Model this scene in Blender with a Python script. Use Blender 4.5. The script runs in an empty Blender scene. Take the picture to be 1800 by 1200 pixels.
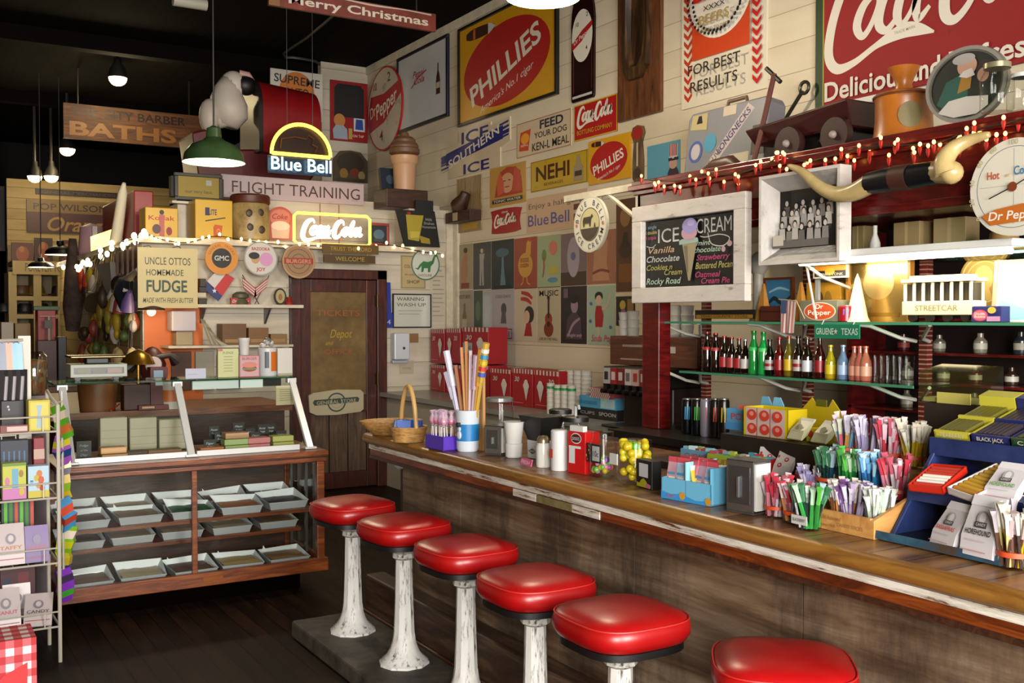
import bpy, math, random
from mathutils import Vector, Matrix
random.seed(7)
SC = bpy.context.scene
COL = SC.collection
PI = math.pi
# ---------------------------------------------------------------- camera
F = 1800.0; YAW = math.radians(31.2); PITCH = math.radians(-1.27); CAM = Vector((0, 0, 1.6))
cd = bpy.data.cameras.new('camera'); cd.sensor_width = 36; cd.lens = 36; cd.clip_start = 0.05; cd.clip_end = 100
co = bpy.data.objects.new('camera', cd); COL.objects.link(co)
co.location = CAM; co.rotation_euler = (PI/2 + PITCH, 0, -YAW); SC.camera = co
# ---------------------------------------------------------------- world, exposure
SC.view_settings.view_transform = 'Standard'; SC.view_settings.look = 'None'
SC.view_settings.gamma = 1; SC.view_settings.use_curve_mapping = False
SC.view_settings.exposure = 0.0
wd = bpy.data.worlds.new('world'); SC.world = wd; wd.use_nodes = True
wd.node_tree.nodes['Background'].inputs[0].default_value = (0.9, 0.95, 1, 1)
wd.node_tree.nodes['Background'].inputs[1].default_value = 0.02
SC.cycles.max_bounces = 6; SC.cycles.transparent_max_bounces = 12
SC.cycles.sample_clamp_indirect = 4
def area(name, loc, to, sx, sy, e, col=(1, 1, 1)):
    l = bpy.data.lights.new(name, 'AREA'); l.shape = 'RECTANGLE'; l.size = sx; l.size_y = sy; l.energy = e; l.color = col
    o = bpy.data.objects.new(name, l); COL.objects.link(o); o.location = loc
    o.rotation_euler = (Vector(to) - Vector(loc)).to_track_quat('-Z', 'Y').to_euler(); return o
def bulb(name, loc, e, col=(1, .8, .5), r=.04):
    l = bpy.data.lights.new(name, 'POINT'); l.energy = e; l.color = col; l.shadow_soft_size = r
    o = bpy.data.objects.new(name, l); COL.objects.link(o); o.location = loc; return o
# daylight through the two street windows in the wall behind the camera
area('window_daylight', (-.95, -2.3, 2.0), (2.0, 5, 1.0), 1.7, 2.0, 520, (1, .96, .91))
area('window_daylight', (1.75, -2.3, 2.0), (3.2, 5, 1.2), 1.7, 2.0, 460, (1, .96, .91))
# ---------------------------------------------------------------- pixels of the 1800 x 1200 frame to points on real planes
def ray(px, py):
    x = (px - 900) / F; y = (600 - py) / F
    fw = Vector((math.sin(YAW)*math.cos(PITCH), math.cos(YAW)*math.cos(PITCH), math.sin(PITCH)))
    rt = Vector((math.cos(YAW), -math.sin(YAW), 0)); up = rt.cross(fw)
    return fw + rt*x + up*y
def onX(px, py, X):
    d = ray(px, py); return CAM + d*(X/d.x)
def onY(px, py, Y):
    d = ray(px, py); return CAM + d*(Y/d.y)
def onZ(px, py, z):
    d = ray(px, py); return CAM + d*((z - 1.6)/d.z)
# ---------------------------------------------------------------- materials
def lin(h):
    h = h.lstrip('#'); r = []
    for i in (0, 2, 4):
        c = int(h[i:i+2], 16)/255; r.append(c/12.92 if c <= .04045 else ((c+.055)/1.055)**2.4)
    return (*r, 1)
MC = {}
def mat(h, rough=.5, metal=0.0, emit=0.0, trans=0.0, alpha=1.0, coat=0.0, spec=.5):
    key = (h, rough, metal, emit, trans, alpha, coat, spec)
    if key in MC: return MC[key]
    m = bpy.data.materials.new('m_' + h.strip('#')); m.use_nodes = True
    b = m.node_tree.nodes['Principled BSDF']; c = lin(h)
    b.inputs['Base Color'].default_value = c; b.inputs['Roughness'].default_value = rough
    b.inputs['Metallic'].default_value = metal; b.inputs['Transmission Weight'].default_value = trans
    b.inputs['Alpha'].default_value = alpha; b.inputs['Coat Weight'].default_value = coat
    b.inputs['Specular IOR Level'].default_value = spec
    if emit:
        b.inputs['Emission Color'].default_value = c; b.inputs['Emission Strength'].default_value = emit
    m.diffuse_color = c; MC[key] = m; return m
def nodes(name):
    m = bpy.data.materials.new(name); m.use_nodes = True; nt = m.node_tree
    return m, nt, nt.nodes['Principled BSDF']
def ramp(nt, stops):
    r = nt.nodes.new('ShaderNodeValToRGB'); e = r.color_ramp.elements
    while len(e) < len(stops): e.new(.5)
    for k, (p, h) in enumerate(stops): e[k].position = p; e[k].color = lin(h)
    return r
def woodmat(name, cols, scale=(1, 12, 12), rough=.5, nscale=3, bump=.15, detail=8, dist=1.2, coord='Object', spec=.5):
    m, nt, b = nodes(name); L = nt.links
    tc = nt.nodes.new('ShaderNodeTexCoord'); mp = nt.nodes.new('ShaderNodeMapping'); mp.inputs['Scale'].default_value = scale
    n = nt.nodes.new('ShaderNodeTexNoise'); n.inputs['Scale'].default_value = nscale; n.inputs['Detail'].default_value = detail
    n.inputs['Roughness'].default_value = .65; n.inputs['Distortion'].default_value = dist
    L.new(tc.outputs[coord], mp.inputs[0]); L.new(mp.outputs[0], n.inputs['Vector'])
    k = len(cols); r = ramp(nt, [(.28 + .44*i/(k-1), c) for i, c in enumerate(cols)])
    L.new(n.outputs[0], r.inputs[0]); L.new(r.outputs[0], b.inputs['Base Color']); b.inputs['Roughness'].default_value = rough
    b.inputs['Specular IOR Level'].default_value = spec
    if bump:
        bp = nt.nodes.new('ShaderNodeBump'); bp.inputs['Strength'].default_value = bump; bp.inputs['Distance'].default_value = .01
        L.new(n.outputs[0], bp.inputs['Height']); L.new(bp.outputs[0], b.inputs['Normal'])
    return m
def boards(name, cols, axis, pitch, gap='#3a3128', gw=.03, rough=.55, gscale=(2, 2, 14), spec=.5):
    """planked surface: thin dark joints every `pitch` metres along world `axis`, mottled paint between"""
    m, nt, b = nodes(name); L = nt.links
    g = nt.nodes.new('ShaderNodeNewGeometry'); sp = nt.nodes.new('ShaderNodeSeparateXYZ'); L.new(g.outputs['Position'], sp.inputs[0])
    d = nt.nodes.new('ShaderNodeMath'); d.operation = 'DIVIDE'; d.inputs[1].default_value = pitch; L.new(sp.outputs[axis], d.inputs[0])
    fr = nt.nodes.new('ShaderNodeMath'); fr.operation = 'FRACT'; L.new(d.outputs[0], fr.inputs[0])
    fl = nt.nodes.new('ShaderNodeMath'); fl.operation = 'FLOOR'; L.new(d.outputs[0], fl.inputs[0])
    lt = nt.nodes.new('ShaderNodeMath'); lt.operation = 'LESS_THAN'; lt.inputs[1].default_value = gw; L.new(fr.outputs[0], lt.inputs[0])
    mp = nt.nodes.new('ShaderNodeMapping'); mp.inputs['Scale'].default_value = gscale; L.new(g.outputs['Position'], mp.inputs[0])
    n = nt.nodes.new('ShaderNodeTexNoise'); n.noise_dimensions = '4D'; n.inputs['Scale'].default_value = 1; n.inputs['Detail'].default_value = 7
    L.new(mp.outputs[0], n.inputs['Vector']); L.new(fl.outputs[0], n.inputs['W'])
    k = len(cols); r = ramp(nt, [(.3 + .4*i/max(1, k-1), c) for i, c in enumerate(cols)]); L.new(n.outputs[0], r.inputs[0])
    mx = nt.nodes.new('ShaderNodeMix'); mx.data_type = 'RGBA'; L.new(lt.outputs[0], mx.inputs[0]); L.new(r.outputs[0], mx.inputs[6]); mx.inputs[7].default_value = lin(gap)
    L.new(mx.outputs[2], b.inputs['Base Color']); b.inputs['Roughness'].default_value = rough; b.inputs['Specular IOR Level'].default_value = spec
    bp = nt.nodes.new('ShaderNodeBump'); bp.inputs['Strength'].default_value = .5; bp.inputs['Distance'].default_value = .006; bp.invert = True
    L.new(lt.outputs[0], bp.inputs['Height']); L.new(bp.outputs[0], b.inputs['Normal'])
    return m
def mottled(name, stops, scale=8, rough=.5, metal=0, detail=8, coord='Object', bump=0, sc3=(1, 1, 1)):
    m, nt, b = nodes(name); L = nt.links
    tc = nt.nodes.new('ShaderNodeTexCoord'); mp = nt.nodes.new('ShaderNodeMapping'); mp.inputs['Scale'].default_value = sc3
    n = nt.nodes.new('ShaderNodeTexNoise'); n.inputs['Scale'].default_value = scale; n.inputs['Detail'].default_value = detail; n.inputs['Roughness'].default_value = .7
    L.new(tc.outputs[coord], mp.inputs[0]); L.new(mp.outputs[0], n.inputs['Vector']); r = ramp(nt, stops)
    L.new(n.outputs[0], r.inputs[0]); L.new(r.outputs[0], b.inputs['Base Color']); b.inputs['Roughness'].default_value = rough; b.inputs['Metallic'].default_value = metal
    if bump:
        bp = nt.nodes.new('ShaderNodeBump'); bp.inputs['Strength'].default_value = bump; bp.inputs['Distance'].default_value = .004
        L.new(n.outputs[0], bp.inputs['Height']); L.new(bp.outputs[0], b.inputs['Normal'])
    return m
def speckle(name, cols, scale=60, rough=.4):
    m, nt, b = nodes(name); L = nt.links
    tc = nt.nodes.new('ShaderNodeTexCoord'); v = nt.nodes.new('ShaderNodeTexVoronoi'); v.inputs['Scale'].default_value = scale
    L.new(tc.outputs['Object'], v.inputs['Vector']); sp = nt.nodes.new('ShaderNodeSeparateColor'); L.new(v.outputs['Color'], sp.inputs[0])
    k = len(cols); r = ramp(nt, [(i/k, c) for i, c in enumerate(cols)]); r.color_ramp.interpolation = 'CONSTANT'
    L.new(sp.outputs[0], r.inputs[0]); L.new(r.outputs[0], b.inputs['Base Color']); b.inputs['Roughness'].default_value = rough
    return m
def glassmat(name, tint='#ffffff', alpha=.12, rough=.05):
    m, nt, b = nodes(name); out = nt.nodes['Material Output']; L = nt.links
    t = nt.nodes.new('ShaderNodeBsdfTransparent'); t.inputs[0].default_value = lin(tint)
    g = nt.nodes.new('ShaderNodeBsdfGlossy'); g.inputs['Roughness'].default_value = rough
    f = nt.nodes.new('ShaderNodeLayerWeight'); pw = nt.nodes.new('ShaderNodeMath'); pw.operation = 'POWER'; pw.inputs[1].default_value = 3.5; L.new(f.outputs['Facing'], pw.inputs[0])
    a = nt.nodes.new('ShaderNodeMath'); a.operation = 'MULTIPLY_ADD'; a.inputs[1].default_value = .75; a.inputs[2].default_value = .015+alpha*.35; L.new(pw.outputs[0], a.inputs[0])
    mx = nt.nodes.new('ShaderNodeMixShader'); L.new(a.outputs[0], mx.inputs[0]); L.new(t.outputs[0], mx.inputs[1]); L.new(g.outputs[0], mx.inputs[2])
    L.new(mx.outputs[0], out.inputs[0]); return m
# ---------------------------------------------------------------- mesh builder
class B:
    def __init__(s): s.v = []; s.f = []; s.m = []; s.ms = []
    def mi(s, m):
        if isinstance(m, str): m = mat(m)
        if m not in s.ms: s.ms.append(m)
        return s.ms.index(m)
    def add(s, vs, fs, m, T=None):
        o = len(s.v); i = s.mi(m)
        s.v += [tuple(T @ Vector(p)) if T else tuple(p) for p in vs]
        for f in fs: s.f.append([o + k for k in f]); s.m.append(i)
        return s
    def box(s, x0, y0, z0, x1, y1, z1, m, T=None):
        x0, x1 = min(x0, x1), max(x0, x1); y0, y1 = min(y0, y1), max(y0, y1); z0, z1 = min(z0, z1), max(z0, z1)
        v = [(x0, y0, z0), (x1, y0, z0), (x1, y1, z0), (x0, y1, z0), (x0, y0, z1), (x1, y0, z1), (x1, y1, z1), (x0, y1, z1)]
        return s.add(v, [(3, 2, 1, 0), (4, 5, 6, 7), (0, 1, 5, 4), (1, 2, 6, 5), (2, 3, 7, 6), (3, 0, 4, 7)], m, T)
    def hexa(s, a, b, m, T=None):
        """two quads a (bottom) and b (top), counter-clockwise from above"""
        return s.add(list(a) + list(b), [(3, 2, 1, 0), (4, 5, 6, 7), (0, 1, 5, 4), (1, 2, 6, 5), (2, 3, 7, 6), (3, 0, 4, 7)], m, T)
    def prism(s, poly, z0, z1, m, T=None):
        n = len(poly); ar = sum(poly[i][0]*poly[(i+1) % n][1] - poly[(i+1) % n][0]*poly[i][1] for i in range(n))
        if ar < 0: poly = poly[::-1]
        v = [(x, y, z0) for x, y in poly] + [(x, y, z1) for x, y in poly]
        f = [tuple(range(n-1, -1, -1)), tuple(range(n, 2*n))] + [(i, (i+1) % n, n+(i+1) % n, n+i) for i in range(n)]
        return s.add(v, f, m, T)
    def lathe(s, prof, m, c=(0, 0, 0), n=20, T=None, sx=1, sy=1, cap=(1, 1)):
        v = []; f = []; k = len(prof)
        for r, z in prof:
            for j in range(n):
                a = 2*PI*j/n; v.append((c[0]+r*sx*math.cos(a), c[1]+r*sy*math.sin(a), c[2]+z))
        for i in range(k-1):
            for j in range(n): f.append((i*n+j, i*n+(j+1) % n, (i+1)*n+(j+1) % n, (i+1)*n+j))
        if cap[0] and prof[0][0] > 1e-6: f.append(tuple(range(n-1, -1, -1)))
        if cap[1] and prof[-1][0] > 1e-6: f.append(tuple(range((k-1)*n, k*n)))
        return s.add(v, f, m, T)
    def sq(s, prof, m, p=4, n=32, c=(0, 0, 0), T=None):
        """superellipse lathe (rounded square)"""
        v = []; f = []; k = len(prof)
        for r, z in prof:
            for j in range(n):
                a = 2*PI*j/n; ca, sa = math.cos(a), math.sin(a); q = (abs(ca)**p + abs(sa)**p)**(-1/p)
                v.append((c[0]+r*q*ca, c[1]+r*q*sa, c[2]+z))
        for i in range(k-1):
            for j in range(n): f.append((i*n+j, i*n+(j+1) % n, (i+1)*n+(j+1) % n, (i+1)*n+j))
        f.append(tuple(range(n-1, -1, -1))); f.append(tuple(range((k-1)*n, k*n)))
        return s.add(v, f, m, T)
    def tube(s, pts, r, m, n=8, T=None, closed=False):
        pts = [Vector(p) for p in pts]; v = []; f = []; K = len(pts); nrm = None
        for i, p in enumerate(pts):
            a = pts[i-1] if i > 0 or closed else p; b = pts[(i+1) % K] if i < K-1 or closed else p
            t = (b - a).normalized()
            if nrm is None: nrm = t.orthogonal().normalized()
            nrm = (nrm - t*nrm.dot(t)); nrm = nrm.normalized() if nrm.length > 1e-6 else t.orthogonal().normalized()
            bi = t.cross(nrm); rr = r[i] if isinstance(r, (list, tuple)) else r
            for j in range(n):
                g = 2*PI*j/n; v.append(p + nrm*(rr*math.cos(g)) + bi*(rr*math.sin(g)))
        for i in range(K if closed else K-1):
            for j in range(n): f.append((i*n+j, i*n+(j+1) % n, ((i+1) % K)*n+(j+1) % n, ((i+1) % K)*n+j))
        if not closed: f.append(tuple(range(n-1, -1, -1))); f.append(tuple(range((K-1)*n, K*n)))
        return s.add(v, f, m, T)
    def sph(s, c, r, m, n=12, k=8, sc=(1, 1, 1), T=None):
        pr = [(max(1e-7, r*math.sin(PI*i/k)), -r*math.cos(PI*i/k)) for i in range(k+1)]
        v = []; f = []
        for rr, z in pr:
            for j in range(n):
                a = 2*PI*j/n; v.append((c[0]+rr*math.cos(a)*sc[0], c[1]+rr*math.sin(a)*sc[1], c[2]+z*sc[2]))
        for i in range(k):
            for j in range(n): f.append((i*n+j, i*n+(j+1) % n, (i+1)*n+(j+1) % n, (i+1)*n+j))
        return s.add(v, f, m, T)
    def build(s, name, parent=None, T=None, bevel=0, smooth=35):
        me = bpy.data.meshes.new(name); me.from_pydata(s.v, [], s.f)
        for m in s.ms: me.materials.append(m)
        me.polygons.foreach_set('material_index', s.m)
        if smooth:
            me.polygons.foreach_set('use_smooth', [True]*len(s.f)); me.set_sharp_from_angle(angle=math.radians(smooth))
        me.update(); o = bpy.data.objects.new(name, me); COL.objects.link(o)
        if parent: o.parent = parent
        if T: o.matrix_basis = T
        if bevel:
            bv = o.modifiers.new('bevel', 'BEVEL'); bv.width = bevel; bv.segments = 2; bv.limit_method = 'ANGLE'; bv.angle_limit = .7
        return o
def tag(o, label, cat, group=None, kind=None):
    o['label'] = label; o['category'] = cat
    if group: o['group'] = group
    if kind: o['kind'] = kind
    return o
def empty(name, label, cat, T=None, group=None):
    o = bpy.data.objects.new(name, None); COL.objects.link(o); o.empty_display_size = .05
    if T: o.matrix_basis = T
    return tag(o, label, cat, group)
def struct(b, name, bevel=0, smooth=0):
    o = b.build(name, bevel=bevel, smooth=smooth); o['kind'] = 'structure'; return o
def at(p, rz=0): return Matrix.Translation(Vector(p)) @ Matrix.Rotation(rz, 4, 'Z')
def basis(o, u, v):
    u = Vector(u).normalized(); v = Vector(v).normalized(); n = u.cross(v); M = Matrix.Identity(4)
    for i in range(3): M[i][0] = u[i]; M[i][1] = v[i]; M[i][2] = n[i]; M[i][3] = o[i]
    return M
def wallX(X, xl, xr, yt, yb):
    a = onX(xl, yb, X); t = onX(xl, yt, X); r = onX(xr, yb, X)
    return basis(a, (0, -1, 0), (0, 0, 1)), a.y - r.y, t.z - a.z
def wallY(Y, xl, xr, yt, yb):
    a = onY(xl, yb, Y); t = onY(xl, yt, Y); r = onY(xr, yb, Y)
    return basis(a, (1, 0, 0), (0, 0, 1)), r.x - a.x, t.z - a.z
# ---------------------------------------------------------------- flat artwork
TXC = {}
def textmesh(s, bold, shear, sp):
    k = (s, bold, shear, sp)
    if k in TXC: return TXC[k]
    c = bpy.data.curves.new('t', 'FONT'); c.body = s; c.offset = bold*.5; c.shear = shear; c.space_character = sp; c.resolution_u = 3
    c.fill_mode = 'FRONT' if hasattr(c, 'fill_mode') else c.fill_mode
    o = bpy.data.objects.new('t', c); me = bpy.data.meshes.new_from_object(o)
    v = [tuple(p.co) for p in me.vertices]; f = [tuple(p.vertices) for p in me.polygons]
    bpy.data.objects.remove(o); bpy.data.meshes.remove(me); bpy.data.curves.remove(c)
    xs = [p[0] for p in v] or [0]; ys = [p[1] for p in v] or [0]
    TXC[k] = (v, f, min(xs), max(xs), min(ys), max(ys)); return TXC[k]
def ell(cx, cy, rx, ry, n=32, a0=0, a1=360, rot=0):
    r = []; cr, sr = math.cos(math.radians(rot)), math.sin(math.radians(rot))
    for i in range(n if a1-a0 == 360 else n+1):
        a = math.radians(a0 + (a1-a0)*i/n); x, y = rx*math.cos(a), ry*math.sin(a); r.append((cx+x*cr-y*sr, cy+x*sr+y*cr))
    return r
def bez(p, n=8):
    """smooth Catmull-Rom through points"""
    if len(p) < 3: return p
    q = [p[0]] + list(p) + [p[-1]]; r = []
    for i in range(1, len(q)-2):
        for k in range(n):
            t = k/n; a, b, c, d = q[i-1], q[i], q[i+1], q[i+2]
            r.append(tuple(.5*(2*b[j] + (c[j]-a[j])*t + (2*a[j]-5*b[j]+4*c[j]-d[j])*t*t + (3*b[j]-a[j]-3*c[j]+d[j])*t**3) for j in range(len(b))))
    return r + [tuple(p[-1])]
class Art:
    """draws in percent of w x h on the plane z, each mark a hair above the last"""
    def __init__(s, w, h, z=0.0): s.w = w; s.h = h; s.z = z; s.st = .0006
    def ops(s, b, ops):
        W, H = s.w/100, s.h/100
        for o in ops:
            k = o[0]; s.z += s.st; z = s.z
            if k == 'r':
                _, x0, y0, x1, y1, m = o; b.add([(x0*W, y0*H, z), (x1*W, y0*H, z), (x1*W, y1*H, z), (x0*W, y1*H, z)], [(0, 1, 2, 3)], m)
            elif k == 'e':
                _, cx, cy, rx, ry, m = o[:6]; rot = o[6] if len(o) > 6 else 0
                p = ell(cx*W, cy*H, rx*W, ry*H, 36, rot=rot); b.add([(x, y, z) for x, y in p], [tuple(range(len(p)))], m)
            elif k == 'c':   # circle radius in % of height
                _, cx, cy, r, m = o; p = ell(cx*W, cy*H, r*H, r*H, 36); b.add([(x, y, z) for x, y in p], [tuple(range(len(p)))], m)
            elif k == 'p':
                p = [(x*W, y*H) for x, y in o[1]]; n = len(p)
                ar = sum(p[i][0]*p[(i+1) % n][1] - p[(i+1) % n][0]*p[i][1] for i in range(n))
                if ar < 0: p = p[::-1]
                b.add([(x, y, z) for x, y in p], [tuple(range(n))], o[2])
            elif k in 'sS':  # stroke, width(s) in % of height; S smooths
                pts = bez([tuple(q) for q in o[1]]) if k == 'S' else o[1]; wd = o[2]
                P = [Vector((q[0]*W, q[1]*H)) for q in pts]; n = len(P); vs = []
                for i, q in enumerate(P):
                    t = P[min(n-1, i+1)] - P[max(0, i-1)]; t = t.normalized() if t.length else Vector((1, 0)); nr = Vector((-t.y, t.x))
                    ww = (pts[i][2] if len(pts[i]) > 2 else wd)*H/2
                    vs += [(q.x+nr.x*ww, q.y+nr.y*ww, z), (q.x-nr.x*ww, q.y-nr.y*ww, z)]
                b.add(vs, [(2*i+1, 2*i+3, 2*i+2, 2*i) for i in range(n-1)], o[3])
            elif k == 'o':   # outline ring: cx cy rx ry width% m
                _, cx, cy, rx, ry, wd, m = o; n = 40; q = wd*H
                A = ell(cx*W, cy*H, rx*W, ry*H, n); C2 = ell(cx*W, cy*H, rx*W-q, ry*H-q, n)
                b.add([(x, y, z) for x, y in A+C2], [(i, (i+1) % n, n+(i+1) % n, n+i) for i in range(n)], m)
            elif k == 'f':   # rectangular border x0 y0 x1 y1 width%(of h) m
                _, x0, y0, x1, y1, wd, m = o; q = wd*H; X0, Y0, X1, Y1 = x0*W, y0*H, x1*W, y1*H
                a = [(X0, Y0), (X1, Y0), (X1, Y1), (X0, Y1)]; c = [(X0+q, Y0+q), (X1-q, Y0+q), (X1-q, Y1-q), (X0+q, Y1-q)]
                b.add([(x, y, z) for x, y in a+c], [(i, (i+1) % 4, 4+(i+1) % 4, 4+i) for i in range(4)], m)
            elif k == 't':   # text string, centre x, baseline y, cap height, width(0=natural), material, {bold, shear, rot, sp}
                _, st, cx, y, ch, tw, m = o[:7]; op = o[7] if len(o) > 7 else {}
                v, f, xa, xb, ya, yb = textmesh(st, op.get('bold', .015), op.get('shear', 0), op.get('sp', 1))
                ref = textmesh('H', op.get('bold', .015), 0, 1); sy = ch*H/max(.01, ref[5]-ref[4]); sx = tw*W/max(.01, xb-xa) if tw else sy*op.get('wx', 1)
                rt = math.radians(op.get('rot', 0)); cr, sr = math.cos(rt), math.sin(rt); mid = (xa+xb)/2; vs = []
                for p in v:
                    X, Y = (p[0]-mid)*sx, p[1]*sy
                    if 'arc' in op: Y += op['arc']*H*(1 - (2*X/max(1e-6, (xb-xa)*sx))**2)
                    vs.append((cx*W + X*cr - Y*sr, y*H + X*sr + Y*cr, z))
                b.add(vs, f, m)
            elif k == 'a':   # text along an arc: string cx cy radius%h a0 a1 cap% m {flip}
                _, st, cx, cy, r, a0, a1, ch, m = o[:9]; flip = len(o) > 9 and o[9]
                for i, chh in enumerate(st):
                    if chh == ' ': continue
                    a = math.radians(a0 + (a1-a0)*i/max(1, len(st)-1)); v, f, xa, xb, ya, yb = textmesh(chh, .012, 0, 1)
                    ref = textmesh('H', .012, 0, 1); sc = ch*H/(ref[5]-ref[4]); th = a - PI/2 if not flip else a + PI/2
                    R = (r*H) if not flip else (r*H + ch*H); ox, oy = cx*W + R*math.cos(a), cy*H + R*math.sin(a); mid = (xa+xb)/2
                    b.add([(ox + (p[0]-mid)*sc*math.cos(th) - p[1]*sc*math.sin(th), oy + (p[0]-mid)*sc*math.sin(th) + p[1]*sc*math.cos(th), z) for p in v], f, m)
        return s
def board(b, w, h, m, t=.012, shape=None):
    if shape: b.prism([(x*w/100, y*h/100) for x, y in shape], 0, t, m)
    else: b.box(0, 0, 0, w, h, t, m)
def sign(name, label, cat, P, bg, parts, group=None, t=.01, shape=None, frame=None, off=.0, rot=0):
    """P = (matrix, w, h); parts = [(part_name, [ops])]; frame = (width m, depth m, material)"""
    T, w, h = P
    if off: T = T @ Matrix.Translation((0, 0, off))
    if rot: T = T @ Matrix.Translation((w/2, h/2, 0)) @ Matrix.Rotation(math.radians(rot), 4, 'Z') @ Matrix.Translation((-w/2, -h/2, 0))
    b = B(); board(b, w, h, bg, t, shape)
    A = Art(w, h, t)
    for nm, ops in parts:
        if nm is None: A.ops(b, ops)
    o = b.build(name, None, T, smooth=0); tag(o, label, cat, group)
    for nm, ops in parts:
        if nm is None: continue
        c = B(); A.ops(c, ops)
        if c.f: c.build(nm, o, smooth=0)
    if frame:
        fw, fd, fm = frame; c = B()
        c.box(-fw, -fw, 0, w+fw, 0, fd, fm); c.box(-fw, h, 0, w+fw, h+fw, fd, fm); c.box(-fw, 0, 0, 0, h, fd, fm); c.box(w, 0, 0, w+fw, h, fd, fm)
        c.build('frame', o, bevel=.004 if fw > .02 else 0, smooth=0)
    return o
# ================================================================ the setting
W = 4.8; CEIL = 4.54
m_wall = boards('painted_boards', ['#b5a78f', '#c0b39c', '#c6baa5'], 2, .195, '#857862', .022, .5, (2, .8, 5))
m_wall2 = boards('painted_boards_pale', ['#a79b88', '#b8ae9c', '#c3baa9'], 2, .235, '#857b6a', .022, .5, (1.2, 3, 9))
m_ceil = boards('dark_ceiling_boards', ['#060403', '#0b0705', '#120a07'], 0, .14, '#020101', .06, .9, (3, 1, 1), spec=.08)
m_floor = boards('dark_floor_boards', ['#0d0705', '#1b100a', '#2e1c12'], 0, .09, '#020101', .05, .5, (9, 1.2, 1), spec=.12)
m_tan = boards('tan_boards', ['#8d7444', '#a58b58', '#b39a66'], 2, .15, '#6a552e', .05, .6, (1, 1, 6))
m_trimw = mottled('trim_white', [(.3, '#a89e8a'), (.6, '#c6bda9')], 6, .5)
m_redwood = woodmat('red_stained_wood', ['#2a0404', '#4e0a0a', '#6b1210'], (2, 2, 12), .3, 3, .08)
m_dkwood = woodmat('dark_wood', ['#1b0d06', '#331a0c', '#4b2a15'], (2, 14, 14), .45, 2)
m_midwood = woodmat('mid_wood', ['#42200d', '#6a3a19', '#8a5228'], (2, 14, 14), .4, 2)
m_casewood = woodmat('showcase_wood', ['#3a1608', '#66300f', '#8a4a1c'], (1.5, 14, 14), .35, 2)
m_glass = glassmat('clear_glass', '#f6f8f6', .0)
m_gglass = glassmat('green_edge_glass', '#9fd6bd', .15)
m_mirror = mat('#8f9692', .03, 1)
m_black = mat('#0a0a0a', .45)
b = B(); b.box(-4, -2.6, -.1, 7, 20, 0, m_floor); struct(b, 'floor')
b = B(); b.box(-4, -2.6, CEIL, 5, 20, CEIL+.1, m_ceil); struct(b, 'ceiling')
b = B(); b.box(W, -2.6, 0, W+.12, 11.3, CEIL, m_wall); struct(b, 'wall_right')
b = B(); b.box(-4.1, -2.6, 0, -4, 20, CEIL, m_tan); struct(b, 'wall_left')
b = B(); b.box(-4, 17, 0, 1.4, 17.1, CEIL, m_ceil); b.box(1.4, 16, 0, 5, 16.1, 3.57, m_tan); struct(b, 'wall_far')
b = B(); b.box(4.23, 11.2, 2.2, W, 11.3, CEIL, m_wall2); struct(b, 'wall_back')
# wall behind the camera, with its two street windows
b = B(); Z0, Z1 = .95, 3.05
b.box(-4, -2.6, 0, 7, -2.5, Z0, m_wall2); b.box(-4, -2.6, Z1, 7, -2.5, CEIL, m_wall2)
for x0, x1 in ((-4, -1.85), (-.05, .85), (2.65, 7)): b.box(x0, -2.6, Z0, x1, -2.5, Z1, m_wall2)
struct(b, 'wall_front')
for k, x0 in enumerate((-1.85, .85)):
    b = B()
    for i in range(3): b.box(x0+i*.87, -2.58, Z0, x0+i*.87+.06, -2.52, Z1, m_trimw)
    for z in (Z0, 1.97, Z1-.06): b.box(x0, -2.58, z, x0+1.8, -2.52, z+.06, m_trimw)
    b.box(x0, -2.56, Z0, x0+1.8, -2.55, Z1, m_glass); struct(b, 'window_%d' % (k+1))
# partition with the door opening, its low room behind
DX0, DX1, DH, PY = 3.2, 3.955, 1.97, 9.05
b = B(); b.box(1.82, PY, 0, DX0-.1, PY+.1, 2.27, m_wall2); b.box(DX1+.1, PY, 0, W, PY+.1, 2.27, m_wall2); b.box(DX0-.1, PY, DH+.08, DX1+.1, PY+.1, 2.27, m_wall2)
b.box(1.82, PY+.1, 0, 1.92, 14, 2.27, m_tan); struct(b, 'wall_partition')
b = B(); b.box(3.02, 9.36, 2.27, W, 9.44, 2.75, m_wall2); struct(b, 'wall_partition_upper')
b = B(); b.box(4.30, PY-.02, 2.27, W, 9.36, 2.67, m_wall2); struct(b, 'wall_partition_block')
b = B(); b.box(1.74, 8.86, 2.235, 4.3, 9.44, 2.285, m_trimw); b.box(1.74, 9.44, 2.235, 2.1, 14, 2.285, m_trimw); struct(b, 'trim_1')
b = B(); b.box(4.70, PY-.04, 0.9, W, PY-.001, 2.67, m_trimw); b.box(W-.03, 8.92, .9, W, PY, 2.66, m_trimw); struct(b, 'trim_2')
b = B(); b.box(W-.02, -2.5, CEIL-.09, W, 11.2, CEIL, m_trimw); struct(b, 'trim_3')
m_orange = mat('#c8641e', .5)
b = B(); b.box(1.83, PY-.012, .9, 2.32, PY, 1.95, m_orange); struct(b, 'wall_partition_panel')
for k, y in enumerate((11.35, 14.6)):
    b = B(); b.box(-4, y, CEIL-.16, W if y < 11.2 else 4.2, y+.16, CEIL, mat('#0a0605', .9, 0, 0, 0, 1, 0, .08)); struct(b, 'ceiling_beam')
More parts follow.
